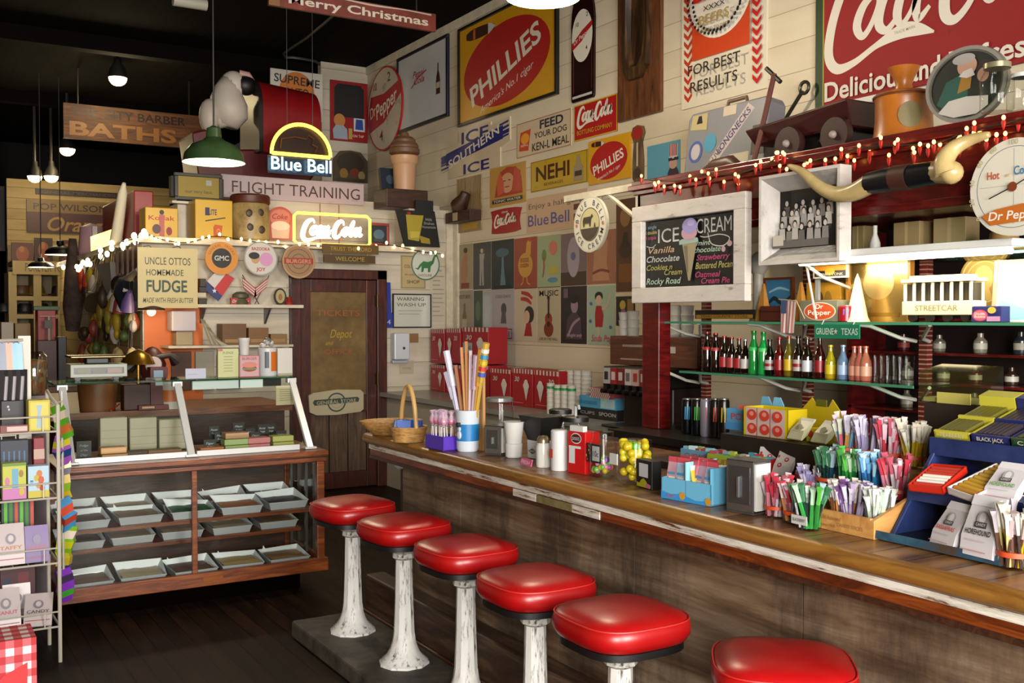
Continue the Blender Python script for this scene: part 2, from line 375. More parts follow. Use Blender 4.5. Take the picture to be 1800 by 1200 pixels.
# door
m_doorf = woodmat('door_stile_wood', ['#200804', '#3c140a', '#552010'], (10, 10, 1.5), .4, 2)
m_doorp = mottled('brown_door_panel', [(.3, '#4f3c22'), (.55, '#6a5430'), (.75, '#7d6840')], 4, .35)
m_doorl = woodmat('door_lower_boards', ['#2c1c10', '#4a3522', '#6a5440'], (12, 12, 1.2), .55, 2)
b = B(); t = .1
b.box(DX0-.1, PY-.05, 0, DX0, PY+.12, DH+.09, m_doorf); b.box(DX1, PY-.05, 0, DX1+.1, PY+.12, DH+.09, m_doorf); b.box(DX0-.1, PY-.05, DH, DX1+.1, PY+.12, DH+.09, m_doorf)
fr = struct(b, 'door_frame', .006)
b = B()
for x0, x1 in ((DX0, DX0+.1), (DX1-.1, DX1)): b.box(x0, PY-.02, .01, x1, PY+.025, DH-.005, m_doorf)
for z0, z1 in ((.01, .16), (.72, .88), (DH-.12, DH-.005)): b.box(DX0+.1, PY-.02, z0, DX1-.1, PY+.025, z1, m_doorf)
dr = struct(b, 'door_1', .004)
def sub(b, name, par, **k):
    o = b.build(name, par, **k); return o
b = B(); b.box(DX0+.1, PY, .88, DX1-.1, PY+.012, DH-.12, m_doorp); sub(b, 'upper_panel', dr)
b = B()
for i in range(3): b.box(DX0+.1+i*.187, PY-.005, .16, DX0+.1+i*.187+.18, PY+.012, .72, m_doorl)
sub(b, 'lower_panel', dr, bevel=.004)
for z in (.98, 1.72):
    b = B(); b.box(DX1-.02, PY-.035, z, DX1+.04, PY-.02, z+.1, mat('#3a2c16', .4, .9)); b.tube([(DX1+.005, PY-.042, z-.01), (DX1+.005, PY-.042, z+.11)], .012, mat('#3a2c16', .4, .9)); sub(b, 'hinge', dr)
A = Art(.555, .97, 0); b = B()
m_flt = mat('#8a4a1c', .5); m_flt2 = mat('#9a7a22', .5)
A.ops(b, [('t', 'TICKETS', 50, 77, 5.5, 78, m_flt), ('t', 'Depot', 55, 56, 8, 40, m_flt2, {'shear': .3}), ('t', 'and', 34, 49, 4, 14, m_flt2, {'shear': .3}), ('t', 'OFFICE', 50, 40, 5, 50, m_flt)])
b.build('lettering', dr, basis((DX0+.1, PY-.001, .88), (1, 0, 0), (0, 0, 1)), smooth=0)
# ================================================================ lunch counter
m_ctop = boards('counter_top_wood', ['#3a2312', '#5d3d20', '#7d5832', '#8f6a40'], 1, .11, '#2a180c', .05, .34, (1.5, 14, 2))
m_nose = woodmat('counter_nosing_wood', ['#4f300f', '#7a5220', '#94682c'], (10, 1, 10), .35, 2, .05)
m_fasc = woodmat('counter_fascia_wood', ['#2b0f04', '#5e280a', '#8a4514'], (14, 1.3, 14), .35, 2.2, .06)
m_chip = mottled('chipped_white_paint', [(.38, '#5b3015'), (.43, '#a39a8c'), (.6, '#cfc9bd')], 5, .5, sc3=(4, 1, 12))
def counterboard():
    m = woodmat('weathered_grey_boards', ['#2e2015', '#57432f', '#74614e', '#8f8170'], (6, .8, 9), .6, 1.7, .3, 12, .35)
    nt = m.node_tree; L = nt.links; bs = nt.nodes['Principled BSDF']; src = bs.inputs['Base Color'].links[0].from_socket
    tc = nt.nodes.new('ShaderNodeTexCoord'); mp = nt.nodes.new('ShaderNodeMapping'); mp.inputs['Scale'].default_value = (1, 1.5, .45)
    n = nt.nodes.new('ShaderNodeTexNoise'); n.inputs['Scale'].default_value = 2.2; n.inputs['Detail'].default_value = 9; n.inputs['Roughness'].default_value = .7
    L.new(tc.outputs['Object'], mp.inputs[0]); L.new(mp.outputs[0], n.inputs['Vector']); r = ramp(nt, [(.36, '#4a3626'), (.54, '#f4ece2')]); L.new(n.outputs[0], r.inputs[0])
    mx = nt.nodes.new('ShaderNodeMix'); mx.data_type = 'RGBA'; mx.blend_type = 'MULTIPLY'; mx.inputs[0].default_value = .75
    L.new(src, mx.inputs[6]); L.new(r.outputs[0], mx.inputs[7]); L.new(mx.outputs[2], bs.inputs['Base Color']); return m
m_cbrd = counterboard()
CX, CY0, CY1, CZ = 2.11, .2, 5.0, 1.0
root = empty('lunch_counter', 'long weathered wooden lunch counter with brown top behind the red stools', 'counter', at((2.45, 2.6, 0)))
def under(o, p=root):
    o.parent = p; o.matrix_parent_inverse = p.matrix_basis.inverted(); return o
b = B(); b.box(CX+.03, CY0, CZ-.045, 3.03, CY1, CZ, m_ctop); under(b.build('counter_top', smooth=0))
b = B(); pr = [(CX+.03+.028*math.cos(a), CZ-.0275+.0275*math.sin(a)) for a in [PI/2+PI*k/8 for k in range(9)]]
b.add([(x, CY0, z) for x, z in pr]+[(x, CY1+.012, z) for x, z in pr], [(i, i+1, i+10, i+9) for i in range(8)]+[tuple(range(9, 18)), tuple(range(8, -1, -1))], m_nose)
b.box(CX+.03, CY1, CZ-.055, 3.03, CY1+.012, CZ, m_nose); under(b.build('nosing'))
b = B(); b.box(CX+.022, CY0, CZ-.078, CX+.06, CY1-.03, CZ-.055, m_chip); under(b.build('trim_strip', smooth=0))
b = B()
b.box(CX+.03, CY0, .885, CX+.06, 2.93, CZ-.078, m_fasc); b.box(CX+.03, 3.52, .885, CX+.06, CY1-.03, CZ-.078, m_fasc); b.box(CX+.026, CY0, .872, CX+.06, CY1-.03, .888, m_dkwood)
b.box(CX+.06, CY1-.06, .885, 2.8, CY1-.03, CZ-.055, m_fasc); under(b.build('fascia_board', smooth=0))
m_olive = mottled('olive_paint', [(.35, '#4a4428'), (.6, '#736b42')], 9, .5)
for y0, y1, mm in ((2.93, 3.10, m_chip), (3.105, 3.345, m_olive), (3.35, 3.52, m_chip)):
    b = B(); b.box(CX+.026, y0, .887, CX+.06, y1, CZ-.083, mm); under(b.build('patch_board', smooth=0))
b = B(); edges = [CY0, 2.05, 2.82, 3.30, 4.1, 4.72]
for y0, y1 in zip(edges, edges[1:]): b.box(2.21, y0+.0025, .06, 2.25, y1-.0025, .885, m_cbrd)
b.box(2.24, CY0, .06, 2.8, 4.70, .88, mat('#120a06', .8)); under(b.build('front_panel', smooth=0))
for x in (2.3, 2.7): b = B(); b.box(x, 4.86, 0, x+.08, 4.94, .9, m_dkwood); under(b.build('leg', smooth=0))
m_step = woodmat('worn_step_wood', ['#1c1009', '#3b2718', '#5d4632'], (8, .8, 8), .5, 2, .2)
b = B(); b.box(2.10, CY0, .0, 2.21, 4.95, .27, m_step); under(b.build('foot_step', bevel=.012, smooth=0))
b = B(); b.box(2.085, CY0, .0, 2.10, 5.1, .09, woodmat('brown_plank', ['#221006', '#43230f', '#5c3518'], (8, .8, 8), .4, 2)); under(b.build('foot_plank', bevel=.006, smooth=0))
b = B(); pts = []
b.add([(2.30, 4.98, .80), (2.34, 4.80, .80), (2.32, 4.73, .82), (2.27, 4.95, .82), (2.27, 4.9, .92), (2.3, 4.76, .92), (2.32, 4.76, .9), (2.33, 4.95, .9)], [(0, 1, 2, 3), (3, 2, 5, 4), (4, 5, 6, 7), (0, 3, 4, 7), (1, 6, 5, 2)], '#c9c9cf')
tag(b.build('bar_towel', smooth=60), 'white towel tucked under the far end of the wooden counter', 'towel')
m_stone = mottled('stone_plinth', [(.3, '#241f1a'), (.55, '#4a433a'), (.75, '#6a6156')], 7, .65, bump=.4)
b = B(); b.box(1.70, CY0, 0, 2.083, 4.95, .085, m_stone); tag(b.build('stool_plinth', bevel=.012, smooth=0), 'low grey stone plinth running beneath the row of red stools', 'plinth')
# ================================================================ stools
m_vinyl = mottled('red_vinyl', [(.3, '#7d0507'), (.55, '#900809'), (.8, '#9c0c0d')], 3, .34)
m_peel = mottled('peeling_white_paint', [(.36, '#14110f'), (.40, '#8f8b84'), (.46, '#cfccc6'), (.8, '#dcdad6')], 3.2, .5, sc3=(14, 14, 2.2), bump=.4)
m_capp = mottled('crusted_white_paint', [(.36, '#1d1714'), (.44, '#a9a49a'), (.7, '#cdcac4')], 26, .6, bump=.6)
def stool(p, rz, label, dz=0):
    r = empty('bar_stool', label, 'stool', at((p[0], p[1], .085)), 'red counter stools'); zs = .545+dz
    b = B(); b.sq([(.145, zs), (.172, zs+.012), (.184, zs+.033), (.185, zs+.053), (.18, zs+.071), (.166, zs+.086), (.125, zs+.098), (.065, zs+.104), (.001, zs+.106)], m_vinyl, 3.3, 56, T=Matrix.Rotation(rz, 4, 'Z')); c = b.build('seat_cushion', r, smooth=60)
    pts = [Vector(((abs(math.cos(a))**3.3+abs(math.sin(a))**3.3)**(-1/3.3)*.1795*math.cos(a), (abs(math.cos(a))**3.3+abs(math.sin(a))**3.3)**(-1/3.3)*.1795*math.sin(a), zs+.076)) for a in [2*PI*i/56 for i in range(56)]]
    b = B(); b.tube(pts, .0028, '#a81410', 5, T=Matrix.Rotation(rz, 4, 'Z'), closed=True); b.build('piping', c)
    b = B(); b.sq([(.14, zs-.022), (.166, zs-.015), (.166, zs+.006)], m_black, 3.3, 40, T=Matrix.Rotation(rz, 4, 'Z')); b.build('seat_pan', r)
    b = B(); b.lathe([(.038, zs-.085), (.052, zs-.075), (.05, zs-.055), (.068, zs-.045), (.082, zs-.03), (.08, zs-.018)], m_capp, n=10); b.build('capital', r)
    b = B(); v = []
    prof = [(.047, .13), (.043, .22), (.040, .33), (.037, zs-.08)]
    b.lathe(prof, m_peel, n=10); b.build('column', r)
    b = B(); b.lathe([(.112, 0), (.112, .010), (.102, .016), (.095, .026), (.078, .04), (.064, .065), (.054, .095), (.0475, .135)], m_peel, n=10); b.build('foot', r)
labs = ['red vinyl stool at the far end, beside the glass fudge case', 'second red stool from the fudge case, near the counter end', 'third red stool from the fudge case, seam at its front edge',
        'fourth red stool from the fudge case, tucked below the olive patched fascia', 'fifth red stool with a split white seam on its side', 'nearest red stool, cut off by the bottom of the photo']
for i, (y, rz, x) in enumerate(((4.63, .15, 1.90), (4.08, .12, 1.915), (3.53, .05, 1.925), (2.965, .0, 1.89), (2.475, -.02, 1.885), (1.91, -.70, 1.985))): stool((x, y), rz, labs[i])
# ================================================================ fudge showcase
FX0, FX1, FY0, FY1 = .735, 2.165, 5.70, 6.32
sc = empty('fudge_showcase', 'long wooden glass-fronted showcase full of fudge trays', 'showcase', at((1.45, 6.0, 0)))
b = B(); b.box(FX0-.02, FY0-.02, .80, FX1+.02, FY1+.02, .83, m_casewood); b.box(FX0-.01, FY0-.012, .765, FX1+.01, FY0, .80, m_casewood); b.box(FX0-.015, FY0-.024, .792, FX1+.015, FY0-.005, .803, m_dkwood); under(b.build('top_board', bevel=.005, smooth=0), sc)
for x, y, w_, d_ in ((FX0, FY0, .045, .04), (FX1-.045, FY0, .045, .04), (FX0, FY1-.04, .045, .04), (FX1-.045, FY1-.04, .045, .04), (1.40, FY0+.005, .03, .025)): b = B(); b.box(x, y, .13, x+w_, y+d_, .80, m_casewood); under(b.build('post', bevel=.004, smooth=0), sc)
b = B(); b.box(FX0-.015, FY0-.02, .125, FX1+.015, FY0+.02, .20, m_casewood); b.box(FX0, FY0, .125, FX1, FY1, .165, m_casewood); b.box(FX0, FY1-.02, .16, FX1, FY1, .80, m_dkwood)
b.box(FX1-.015, FY0+.02, .125, FX1+.01, FY1, .20, m_casewood); under(b.build('base_board', bevel=.004, smooth=0), sc)
b = B(); b.box(1.45, FY0-.024, .155, 1.56, FY0-.018, .175, mat('#9a5a2a', .3, .6)); under(b.build('maker_plate', smooth=0), sc)
b = B(); b.box(FX0+.1, FY0+.15, 0, FX1-.1, FY1-.05, .125, mat('#050302', .9, 0, 0, 0, 1, 0, 0.0)); under(b.build('shade_base', smooth=0), sc)  # support block blackened to stand in for the shadow under the case
b = B(); b.box(FX0+.03, FY0+.05, .468, FX1-.05, FY1-.03, .488, m_casewood); under(b.build('shelf', smooth=0), sc)
b = B(); b.box(FX0+.03, FY0+.27, .315, FX1-.05, FY1-.03, .335, m_casewood); under(b.build('shelf', smooth=0), sc)
b = B(); b.box(FX0+.04, FY0+.012, .2, FX1-.04, FY0+.018, .77, m_glass); under(b.build('front_glass', smooth=0), sc)
b = B(); b.box(FX1-.02, FY0+.04, .2, FX1-.014, FY1-.04, .80, m_glass); under(b.build('side_glass', smooth=0), sc)
b = B(); 
for y in (FY0+.19, FY1-.16): b.box(FX1-.05, y, .2, FX1-.035, y+.02, .79, mat('#6b6b68', .35, .8))
under(b.build('shelf_standard', smooth=0), sc)
m_pan = mat('#bfc3c6', .35, .35); m_paper = mat('#dde1e4', .6)
fud = {'dark chocolate': '#6a4434', 'light brown': '#b8a084', 'tan': '#cdba94', 'dark green': '#3a7a4c', 'caramel orange': '#c87a34', 'black walnut': '#3a322a', 'pecan': '#a07a50', 'peanut butter': '#c8a86e', 'rocky brown': '#8a6a58', 'pinkish nut': '#d2b298'}
def tray(x, y, z, col, label, rz=0):
    r = empty('fudge_tray', label, 'tray', at((x, y, z), rz), 'fudge trays in the showcase'); a, d, hh = .118, .12, .044
    def ring(ax, dy, zz): return [(-ax, -dy, zz), (ax, -dy, zz), (ax, dy, zz), (-ax, dy, zz)]
    b = B(); A1, A2, A3, A4 = ring(a-.014, d-.014, 0), ring(a, d, hh), ring(a-.006, d-.006, hh), ring(a-.018, d-.018, .006)
    b.add(A1+A2+A3+A4, [(3, 2, 1, 0)]+[(i, (i+1) % 4, 4+(i+1) % 4, 4+i) for i in range(4)]+[(4+i, 4+(i+1) % 4, 8+(i+1) % 4, 8+i) for i in range(4)]+[(8+i, 8+(i+1) % 4, 12+(i+1) % 4, 12+i) for i in range(4)]+[(12, 13, 14, 15)], m_pan); b.build('pan', r, smooth=0)
    q = lambda: random.uniform(.0, .018)
    b = B(); P1 = [(-a+.012, -d+.012, hh-.012), (a-.012, -d+.012, hh-.012), (a-.012, d-.012, hh-.012), (-a+.012, d-.012, hh-.012)]
    P2 = [(-a-.002-q()*.5, -d-.006, hh-.002+q()*.3), (a+.002, -d-.008, hh-.004+q()*.3), (a+q(), d+.01, hh+.012+q()*1.5), (-a-q(), d+.008, hh+.014+q()*1.5)]
    b.add(P1+P2, [(i, (i+1) % 4, 4+(i+1) % 4, 4+i) for i in range(4)], m_paper); b.add([(-a+.02, d, hh), (-a+.05, d-.01, hh), (-a+.02+q(), d+.015, hh+.035)], [(0, 1, 2)], m_paper); b.build('paper_liner', r, smooth=0)
    b = B(); n = 7; v = [(-a+.015+(2*a-.03)*i/n, -d+.015+(2*d-.03)*j/n, hh-.003+random.uniform(-.002, .003)) for j in range(n+1) for i in range(n+1)]
    b.add(v, [(j*(n+1)+i, j*(n+1)+i+1, (j+1)*(n+1)+i+1, (j+1)*(n+1)+i) for j in range(n) for i in range(n)], mat(fud[col], .5)); b.build('fudge', r, smooth=60)
rows = [(.489, FY0+.19, 'the upper shelf front row', ['dark chocolate', 'light brown', 'dark green', 'caramel orange', 'black walnut']),
        (.489, FY0+.46, 'the upper shelf back row', ['dark chocolate', 'tan', 'light brown', 'pecan', 'black walnut']),
        (.336, FY0+.41, 'the lower shelf', ['dark chocolate', 'light brown', 'pinkish nut', 'tan', 'pecan']),
        (.1655, FY0+.15, 'the case floor', ['rocky brown', 'tan', 'dark chocolate', 'peanut butter', 'pecan'])]
pos = ['left end', 'second from left', 'middle', 'fourth from left', 'right end']
for z, y, wh, cs in rows:
    for i, c in enumerate(cs): tray(.87+i*.277+random.uniform(-.01, .01), y+random.uniform(-.012, .012), z, c, 'tray of %s fudge, %s of %s' % (c, pos[i], wh), random.uniform(-.06, .06))
# sneeze guard on the showcase
m_alu = mat('#c3c4c2', .35, .25)
sg = empty('sneeze_guard', 'slanted glass guard on white metal posts above the fudge case', 'display guard', at((1.45, 6.0, .83)))
GY0, GY1, GZ = 5.80, 6.13, 1.235
b = B(); b.hexa([(FX0+.06, GY0, .835), (FX1-.06, GY0, .835), (FX1-.06, GY0+.006, .835), (FX0+.06, GY0+.006, .835)], [(FX0+.06, GY1, GZ), (FX1-.06, GY1, GZ), (FX1-.06, GY1+.006, GZ), (FX0+.06, GY1+.006, GZ)], m_glass); under(b.build('front_glass', smooth=0), sg)
for x in (FX0+.045, 1.40, FX1-.075):
    b = B(); b.hexa([(x, GY0-.02, .84), (x+.04, GY0-.02, .84), (x+.04, GY0+.01, .84), (x, GY0+.01, .84)], [(x, GY1-.02, GZ), (x+.04, GY1-.02, GZ), (x+.04, GY1+.01, GZ), (x, GY1+.01, GZ)], m_alu)
    b.box(x-.015, GY0-.03, .832, x+.055, GY0+.02, .845, m_alu); b.box(x-.008, GY1-.028, GZ-.03, x+.048, GY1+.016, GZ, m_alu); under(b.build('post', bevel=.003, smooth=0), sg)
b = B(); b.box(FX0+.08, GY0-.012, .832, 1.395, GY0+.0, .862, m_alu); b.box(1.45, GY0-.012, .832, FX1-.12, GY0, .862, m_alu); under(b.build('bottom_rail', smooth=0), sg)
b = B(); b.box(FX0+.02, GY1-.03, GZ, FX1-.04, FY1+.1, GZ+.01, m_gglass); under(b.build('top_glass', smooth=0), sg)
b = B(); b.box(FX1-.65, GY1+.05, GZ-.05, FX1-.1, GY1+.07, GZ-.002, mat('#0d0d0d', .3)); under(b.build('lamp_bar', smooth=0), sg)
b = B(); b.box(FX1-.645, GY1+.035, GZ-.055, FX1-.37, GY1+.046, GZ-.005, mat('#c9d0d0', .3)); under(b.build('price_strip', smooth=0), sg)
b = B(); b.box(FX1-.36, GY1+.035, GZ-.055, FX1-.22, GY1+.046, GZ-.005, mat('#d6dcdc', .3)); under(b.build('price_strip', smooth=0), sg)
# back work counter behind the showcase
b = B(); b.box(.85, 7.0, .955, 2.42, 7.75, 1.0, m_midwood); b.box(.9, 7.05, 0, 2.38, 7.7, .955, m_dkwood); b.box(.85, 7.75, .955, 1.35, 9.0, 1.0, m_midwood)
tag(b.build('work_counter', smooth=0), 'dark brown wooden work counter behind the fudge case', 'counter')
# ================================================================ signs on the long wall
WX = W - .001
def rs(xl, xr, yt, yb, off=0): return wallX(WX - off, xl, xr, yt, yb)
WHT, BLK, RED, YEL, NAV, CRM = '#cfc8ba', '#0c0b0b', '#9c0d10', '#c9960c', '#1b1f66', '#cdbd98'
def tin(h, dirt='#5a4630', amt=.30, rough=.35, sc=5):
    return mottled('enamel_'+h[1:], [(amt-.06, dirt), (amt+.08, h), (1, h)], sc, rough)
def script_word(pts, m, x0, y0, sx, sy, k=1):
    return [('S', [((x0+a[0]*sx), (y0+a[1]*sy))+((a[2]*k,) if len(a) > 2 else ()) for a in st], 6*k, m) for st in pts]
COKE = [[(20, 78, 3), (17, 98, 6), (9, 84, 10), (3, 42, 11), (1, -2, 11), (5, -24, 10), (13, -22, 7), (22, -9, 6), (29, -1, 9), (36, 2, 10), (42, -2, 6), (47, -9, 2)],
        [(23, 62, 5), (17.5, 50, 9), (14.5, 26, 10), (17, 10, 7), (21, 22, 6), (24.5, 48, 6), (23, 63, 5)],
        [(33, 54, 7), (30, 62, 6), (26, 44, 9), (24.5, 20, 10), (28, 9, 7), (33, 24, 5)],
        [(40, 58, 5), (35, 52, 9), (32.5, 26, 10), (34.5, 11, 6), (39, 28, 5), (42.5, 62, 7), (40.5, 28, 9), (41.5, 12, 7), (46, 24, 4)],
        [(45, 34, 4), (50, 42, 5)],
        [(68, 72, 3), (66, 96, 6), (59, 88, 10), (53, 48, 11), (52, 10, 11), (56, -2, 8), (62, 16, 6), (66, 48, 4)],
        [(74, 62, 5), (69.5, 50, 9), (67, 26, 10), (69, 10, 7), (73, 22, 6), (76, 48, 6), (74, 63, 5)],
        [(77, 30, 4), (82, 60, 6), (85, 94, 5), (83.5, 99, 5), (80.5, 72, 8), (78, 26, 10), (80, 11, 7), (84, 24, 4)],
        [(93, 58, 5), (88.5, 52, 9), (86, 26, 10), (88, 11, 6), (92, 28, 5), (95.5, 62, 7), (93.5, 28, 9), (94.5, 12, 7), (99, 24, 4)]]
m_bk = mat(BLK, .3); m_redE = tin('#9c0d10'); m_yelE = tin('#bd8a12', '#6b4c10', .25)
# white framed bottler's sign
sign('wall_sign', 'large white sign in a black frame with tiny red script and a bottle', 'sign', rs(704, 788, 109, 230), tin('#b9bbbd', '#8c8a86', .2), [
    ('emblem', [('t', 'Pepsi', 43, 66, 9, 24, RED, {'shear': .35, 'bold': .03}), ('t', 'Cola', 45, 56, 9, 22, RED, {'shear': .35, 'bold': .03}), ('s', [(28, 53), (44, 64), (60, 70)], 2, RED)]),
    ('bottle_picture', [('p', [(80, 30), (88, 30), (88, 48), (87, 55), (85, 62), (85, 72), (83, 72), (83, 62), (81, 55), (80, 48)], '#3a1410'), ('r', 80.5, 38, 87.5, 46, '#b8a888')])], t=.02, frame=(.035, .03, mat('#0d1020', .35)))
# soda disc with the red band
T, w, h = rs(650, 709, 136, 270, .02)
rr = .47; T = T @ Matrix.Translation((w/2-rr, h/2-rr, 0))
sign('round_sign', 'round white sign with broad red band and clock numbers, in the upper corner', 'sign', (T, 2*rr, 2*rr), RED, [
    (None, [('e', 50, 50, 48, 48, tin('#b5ab98', '#7a6a55', .36))]),
    ('band', [('p', [(2.5, 43), (5, 26), (50, 34), (96, 60), (97.5, 74), (90, 76), (50, 68), (10, 70)], RED)]),
    ('lettering', [('t', 'Dr', 18, 45, 13, 18, WHT, {'shear': .2, 'rot': 14}), ('t', 'Pepper', 58, 47, 18, 62, WHT, {'shear': .2, 'rot': 14, 'bold': .03}), ('t', '10', 24, 76, 9, 9, '#6b1510'), ('t', '2', 64, 80, 11, 8, '#6b1510'), ('t', '4', 42, 13, 12, 10, '#6b1510')])],
    t=.02, shape=ell(50, 50, 50, 50, 48))
# big yellow cigar sign
def cigar(P, name, label, big):
    parts = [('oval', [('p', [(50+a*1.0, 47+c) for a, c in ell(0, 0, 46, 41, 44, rot=22)], RED)]),
             ('lettering', [('t', 'PHILLIES', 51, 34, 22, 76, WHT, {'rot': 17 if big else 15, 'bold': .045, 'arc': .05}), ('t', "America's No.1 cigar", 52, 17, 7, 58, WHT, {'rot': 15, 'shear': .35, 'bold': .0})]),
             ('cigar_picture', [('S', [(8, 90, 6), (14, 90, 11), (24, 89.5, 12), (33, 89, 10), (40, 88.5, 5)], 10, '#301009'), ('r', 16, 84.5, 18.5, 95, '#b3541a'), ('p', [(33, 83), (38, 86), (41, 89), (37, 93), (33, 95)], '#b9b3ab')])]
    return sign(name, label, 'sign', P, m_yelE, parts, t=.02, frame=(.03, .035, m_bk) if big else None)
cigar(rs(812, 980, 57, 218), 'wall_sign', 'big yellow sign with red oval and white capitals, black framed', True)
cigar(rs(1038, 1110, 250, 326), 'tin_sign', 'small yellow cigar sign with red oval beside the brown oars', False)
# giant bottle cut-out
T, w, h = rs(1007, 1048, 176, 180, .0); bw = w; bh = w*4.3
prof = [(3, 0), (8, -1), (92, -1), (97, 0), (98, 2), (98, 36), (99, 44), (96, 50), (88, 58), (76, 66), (70, 73), (66, 84), (64, 92), (70, 93), (70, 98), (64, 99), (36, 99), (30, 98), (30, 93), (36, 92), (34, 84), (30, 73), (24, 66), (12, 58), (4, 50), (1, 44), (2, 36), (2, 2)]
sign('bottle_sign', 'giant flat cut-out of a brown soda bottle with round white label', 'sign', (T, bw, bh), mat('#1c0607', .25), [
    ('highlights', [('p', [(10, 4), (14, 4), (14, 34), (10, 34)], '#4b1a18'), ('p', [(88, 4), (91, 4), (92, 40), (89, 40)], '#3a1412'), ('p', [(32, 66), (38, 74), (38, 90), (36, 90), (34, 75)], '#8a7570'), ('p', [(62, 70), (66, 68), (64, 88), (61, 88)], '#5b2620'), ('r', 8, 1, 92, 2.4, '#b5b0b0')]),
    ('label', [('e', 50, 36, 44, 15, WHT), ('p', [(6, 33), (8, 29), (50, 33), (93, 40), (94, 43), (50, 39)], RED), ('t', 'Dr Pepper', 50, 34.3, 2.6, 72, WHT, {'shear': .2, 'rot': 17}), ('t', '10', 30, 42, 2.4, 12, BLK), ('t', '2', 72, 46, 2.4, 8, BLK), ('t', '4', 70, 27, 2.4, 8, BLK)])], t=.02, shape=prof)
# hollowed plank
T, w, h = rs(1091, 1166, 0, 216)
o = sign('dough_trough', 'tall reddish-brown carved wooden trough hung on the white wall', 'wooden trough', (T, w, h*1.5), woodmat('trough_wood', ['#2a1609', '#553018', '#6e4322'], (9, 1.4, 9), .45, 2), [], t=.03)
b = B(); ow, oh = w, h*1.5
P1 = [(25, 92), (22, 40), (24, 26), (35, 20), (60, 20), (76, 26), (80, 40), (78, 92), (65, 99), (38, 99)]
A = [(x*ow/100, y*oh/100, .075) for x, y in P1]; Bq = [((50+(x-50)*.72)*ow/100, (58+(y-58)*.84)*oh/100, .078) for x, y in P1]; Cq = [((50+(x-50)*.6)*ow/100, (58+(y-58)*.78)*oh/100, .034) for x, y in P1]; D = [(x*ow/100, y*oh/100, .03) for x, y in P1]
n = len(P1); b.add(D+A+Bq+Cq, [(k*n+(i+1) % n, k*n+i, (k+1)*n+i, (k+1)*n+(i+1) % n) for k in range(3) for i in range(n)]+[tuple(range(4*n-1, 3*n-1, -1))], woodmat('trough_dark', ['#140a05', '#33200f', '#5d4020'], (9, 1.4, 9), .4, 2)); b.build('hollow', o)
# tall beer sign with chevrons
T, w, h = rs(1201, 1350, 0, 194); h2 = h*1.25
chev = []
for sx in (3.5, 86):
    for i in range(16):
        y = 4+i*6.3; chev.append(('p', [(sx, y+4), (sx+5, y), (sx+10, y+4), (sx+10, y+7.2), (sx+5, y+3.2), (sx, y+7.2)], '#a81612' if sx > 50 else '#a8301a'))
dots = [('e', 50+31*math.cos(2*PI*i/44), 73+25*math.sin(2*PI*i/44), 1.5, 1.1, '#15161c') for i in range(44)] + [('e', 50+34*math.cos(2*PI*(i+.5)/44), 73+27.5*math.sin(2*PI*(i+.5)/44), 1.5, 1.1, '#15161c') for i in range(44)]
sign('beer_sign', 'tall white sign with red chevron borders and two lines of black capitals', 'sign', (T, w, h2), tin('#c9bfab', '#a89c86', .2), [
    ('chevron_border', chev), ('field', [('r', 16, 32, 84, 99, '#b23a14'), ('r', 16, 76, 84, 99, '#16244e'), ('e', 50, 73, 37, 30, WHT)]), ('dot_pattern', dots),
    ('lettering', [('t', 'BEST', 50, 70, 11, 50, '#a81612', {'bold': .06}), ('t', 'XXXX', 50, 62, 3.5, 26, '#15161c'), ('a', 'PHILLIPS', 50, 73, 19, 150, 30, 6, '#15161c'), ('t', 'BEERS', 50, 53, 6.5, 36, '#9a7d42', {'arc': .0}), ('t', 'BREWED TO OBEY', 50, 47.5, 2.2, 36, '#6b5a38')]),
    ('slogan_lettering', [('t', 'FOR BEST', 50, 20, 7.2, 62, '#26221e'), ('t', 'RESULTS', 50, 8, 7.2, 56, '#26221e')])], t=.015)
# huge red soda sign
T, w, h = rs(1437, 1790, 0, 193); w = 1.75; h = 1.2
cw = '#c3bbae'
sign('soda_sign', 'huge red sign with sweeping white script above the red cornice', 'sign', (T, w, h), tin('#7d0a0c', '#4a0808', .3, .75), [
    ('border', [('r', 0, 0, 3.2, 100, '#1e3316'), ('r', 3.2, 0, 3.8, 100, '#8a7d20'), ('r', 3.8, 97, 100, 100, '#1e3316')]),
    ('script', script_word(COKE, cw, 5.0, 26, .88, .36, .5)),
    ('ribbon', [('S', [(5+.88*x, 26+.36*y, ww) for x, y, ww in ((22, -10, 2), (29, -2, 5), (36, 2, 7), (42, -2, 5.5), (48, -10, 1))], 8, cw), ('t', 'TRADE MARK', 5+.88*36, 26.2, 1.4, 8, '#8a7a5a', {'rot': 3})]),
    ('lettering', [('t', 'Delicious', 21, 2.5, 9.4, 33, cw, {'bold': .04}), ('t', 'and', 44, 2.5, 9.4, 11, cw, {'bold': .04}), ('t', 'Refreshing', 73, 2.5, 9.4, 41, cw, {'bold': .04})])], t=.02)
b = B(); b.box(0, -.035, 0, .56, 0.0, .05, mat('#c9c6be', .5)); 
tag(b.build('ledger_strip', None, T, smooth=0), 'white painted batten under the huge red script sign', 'batten')
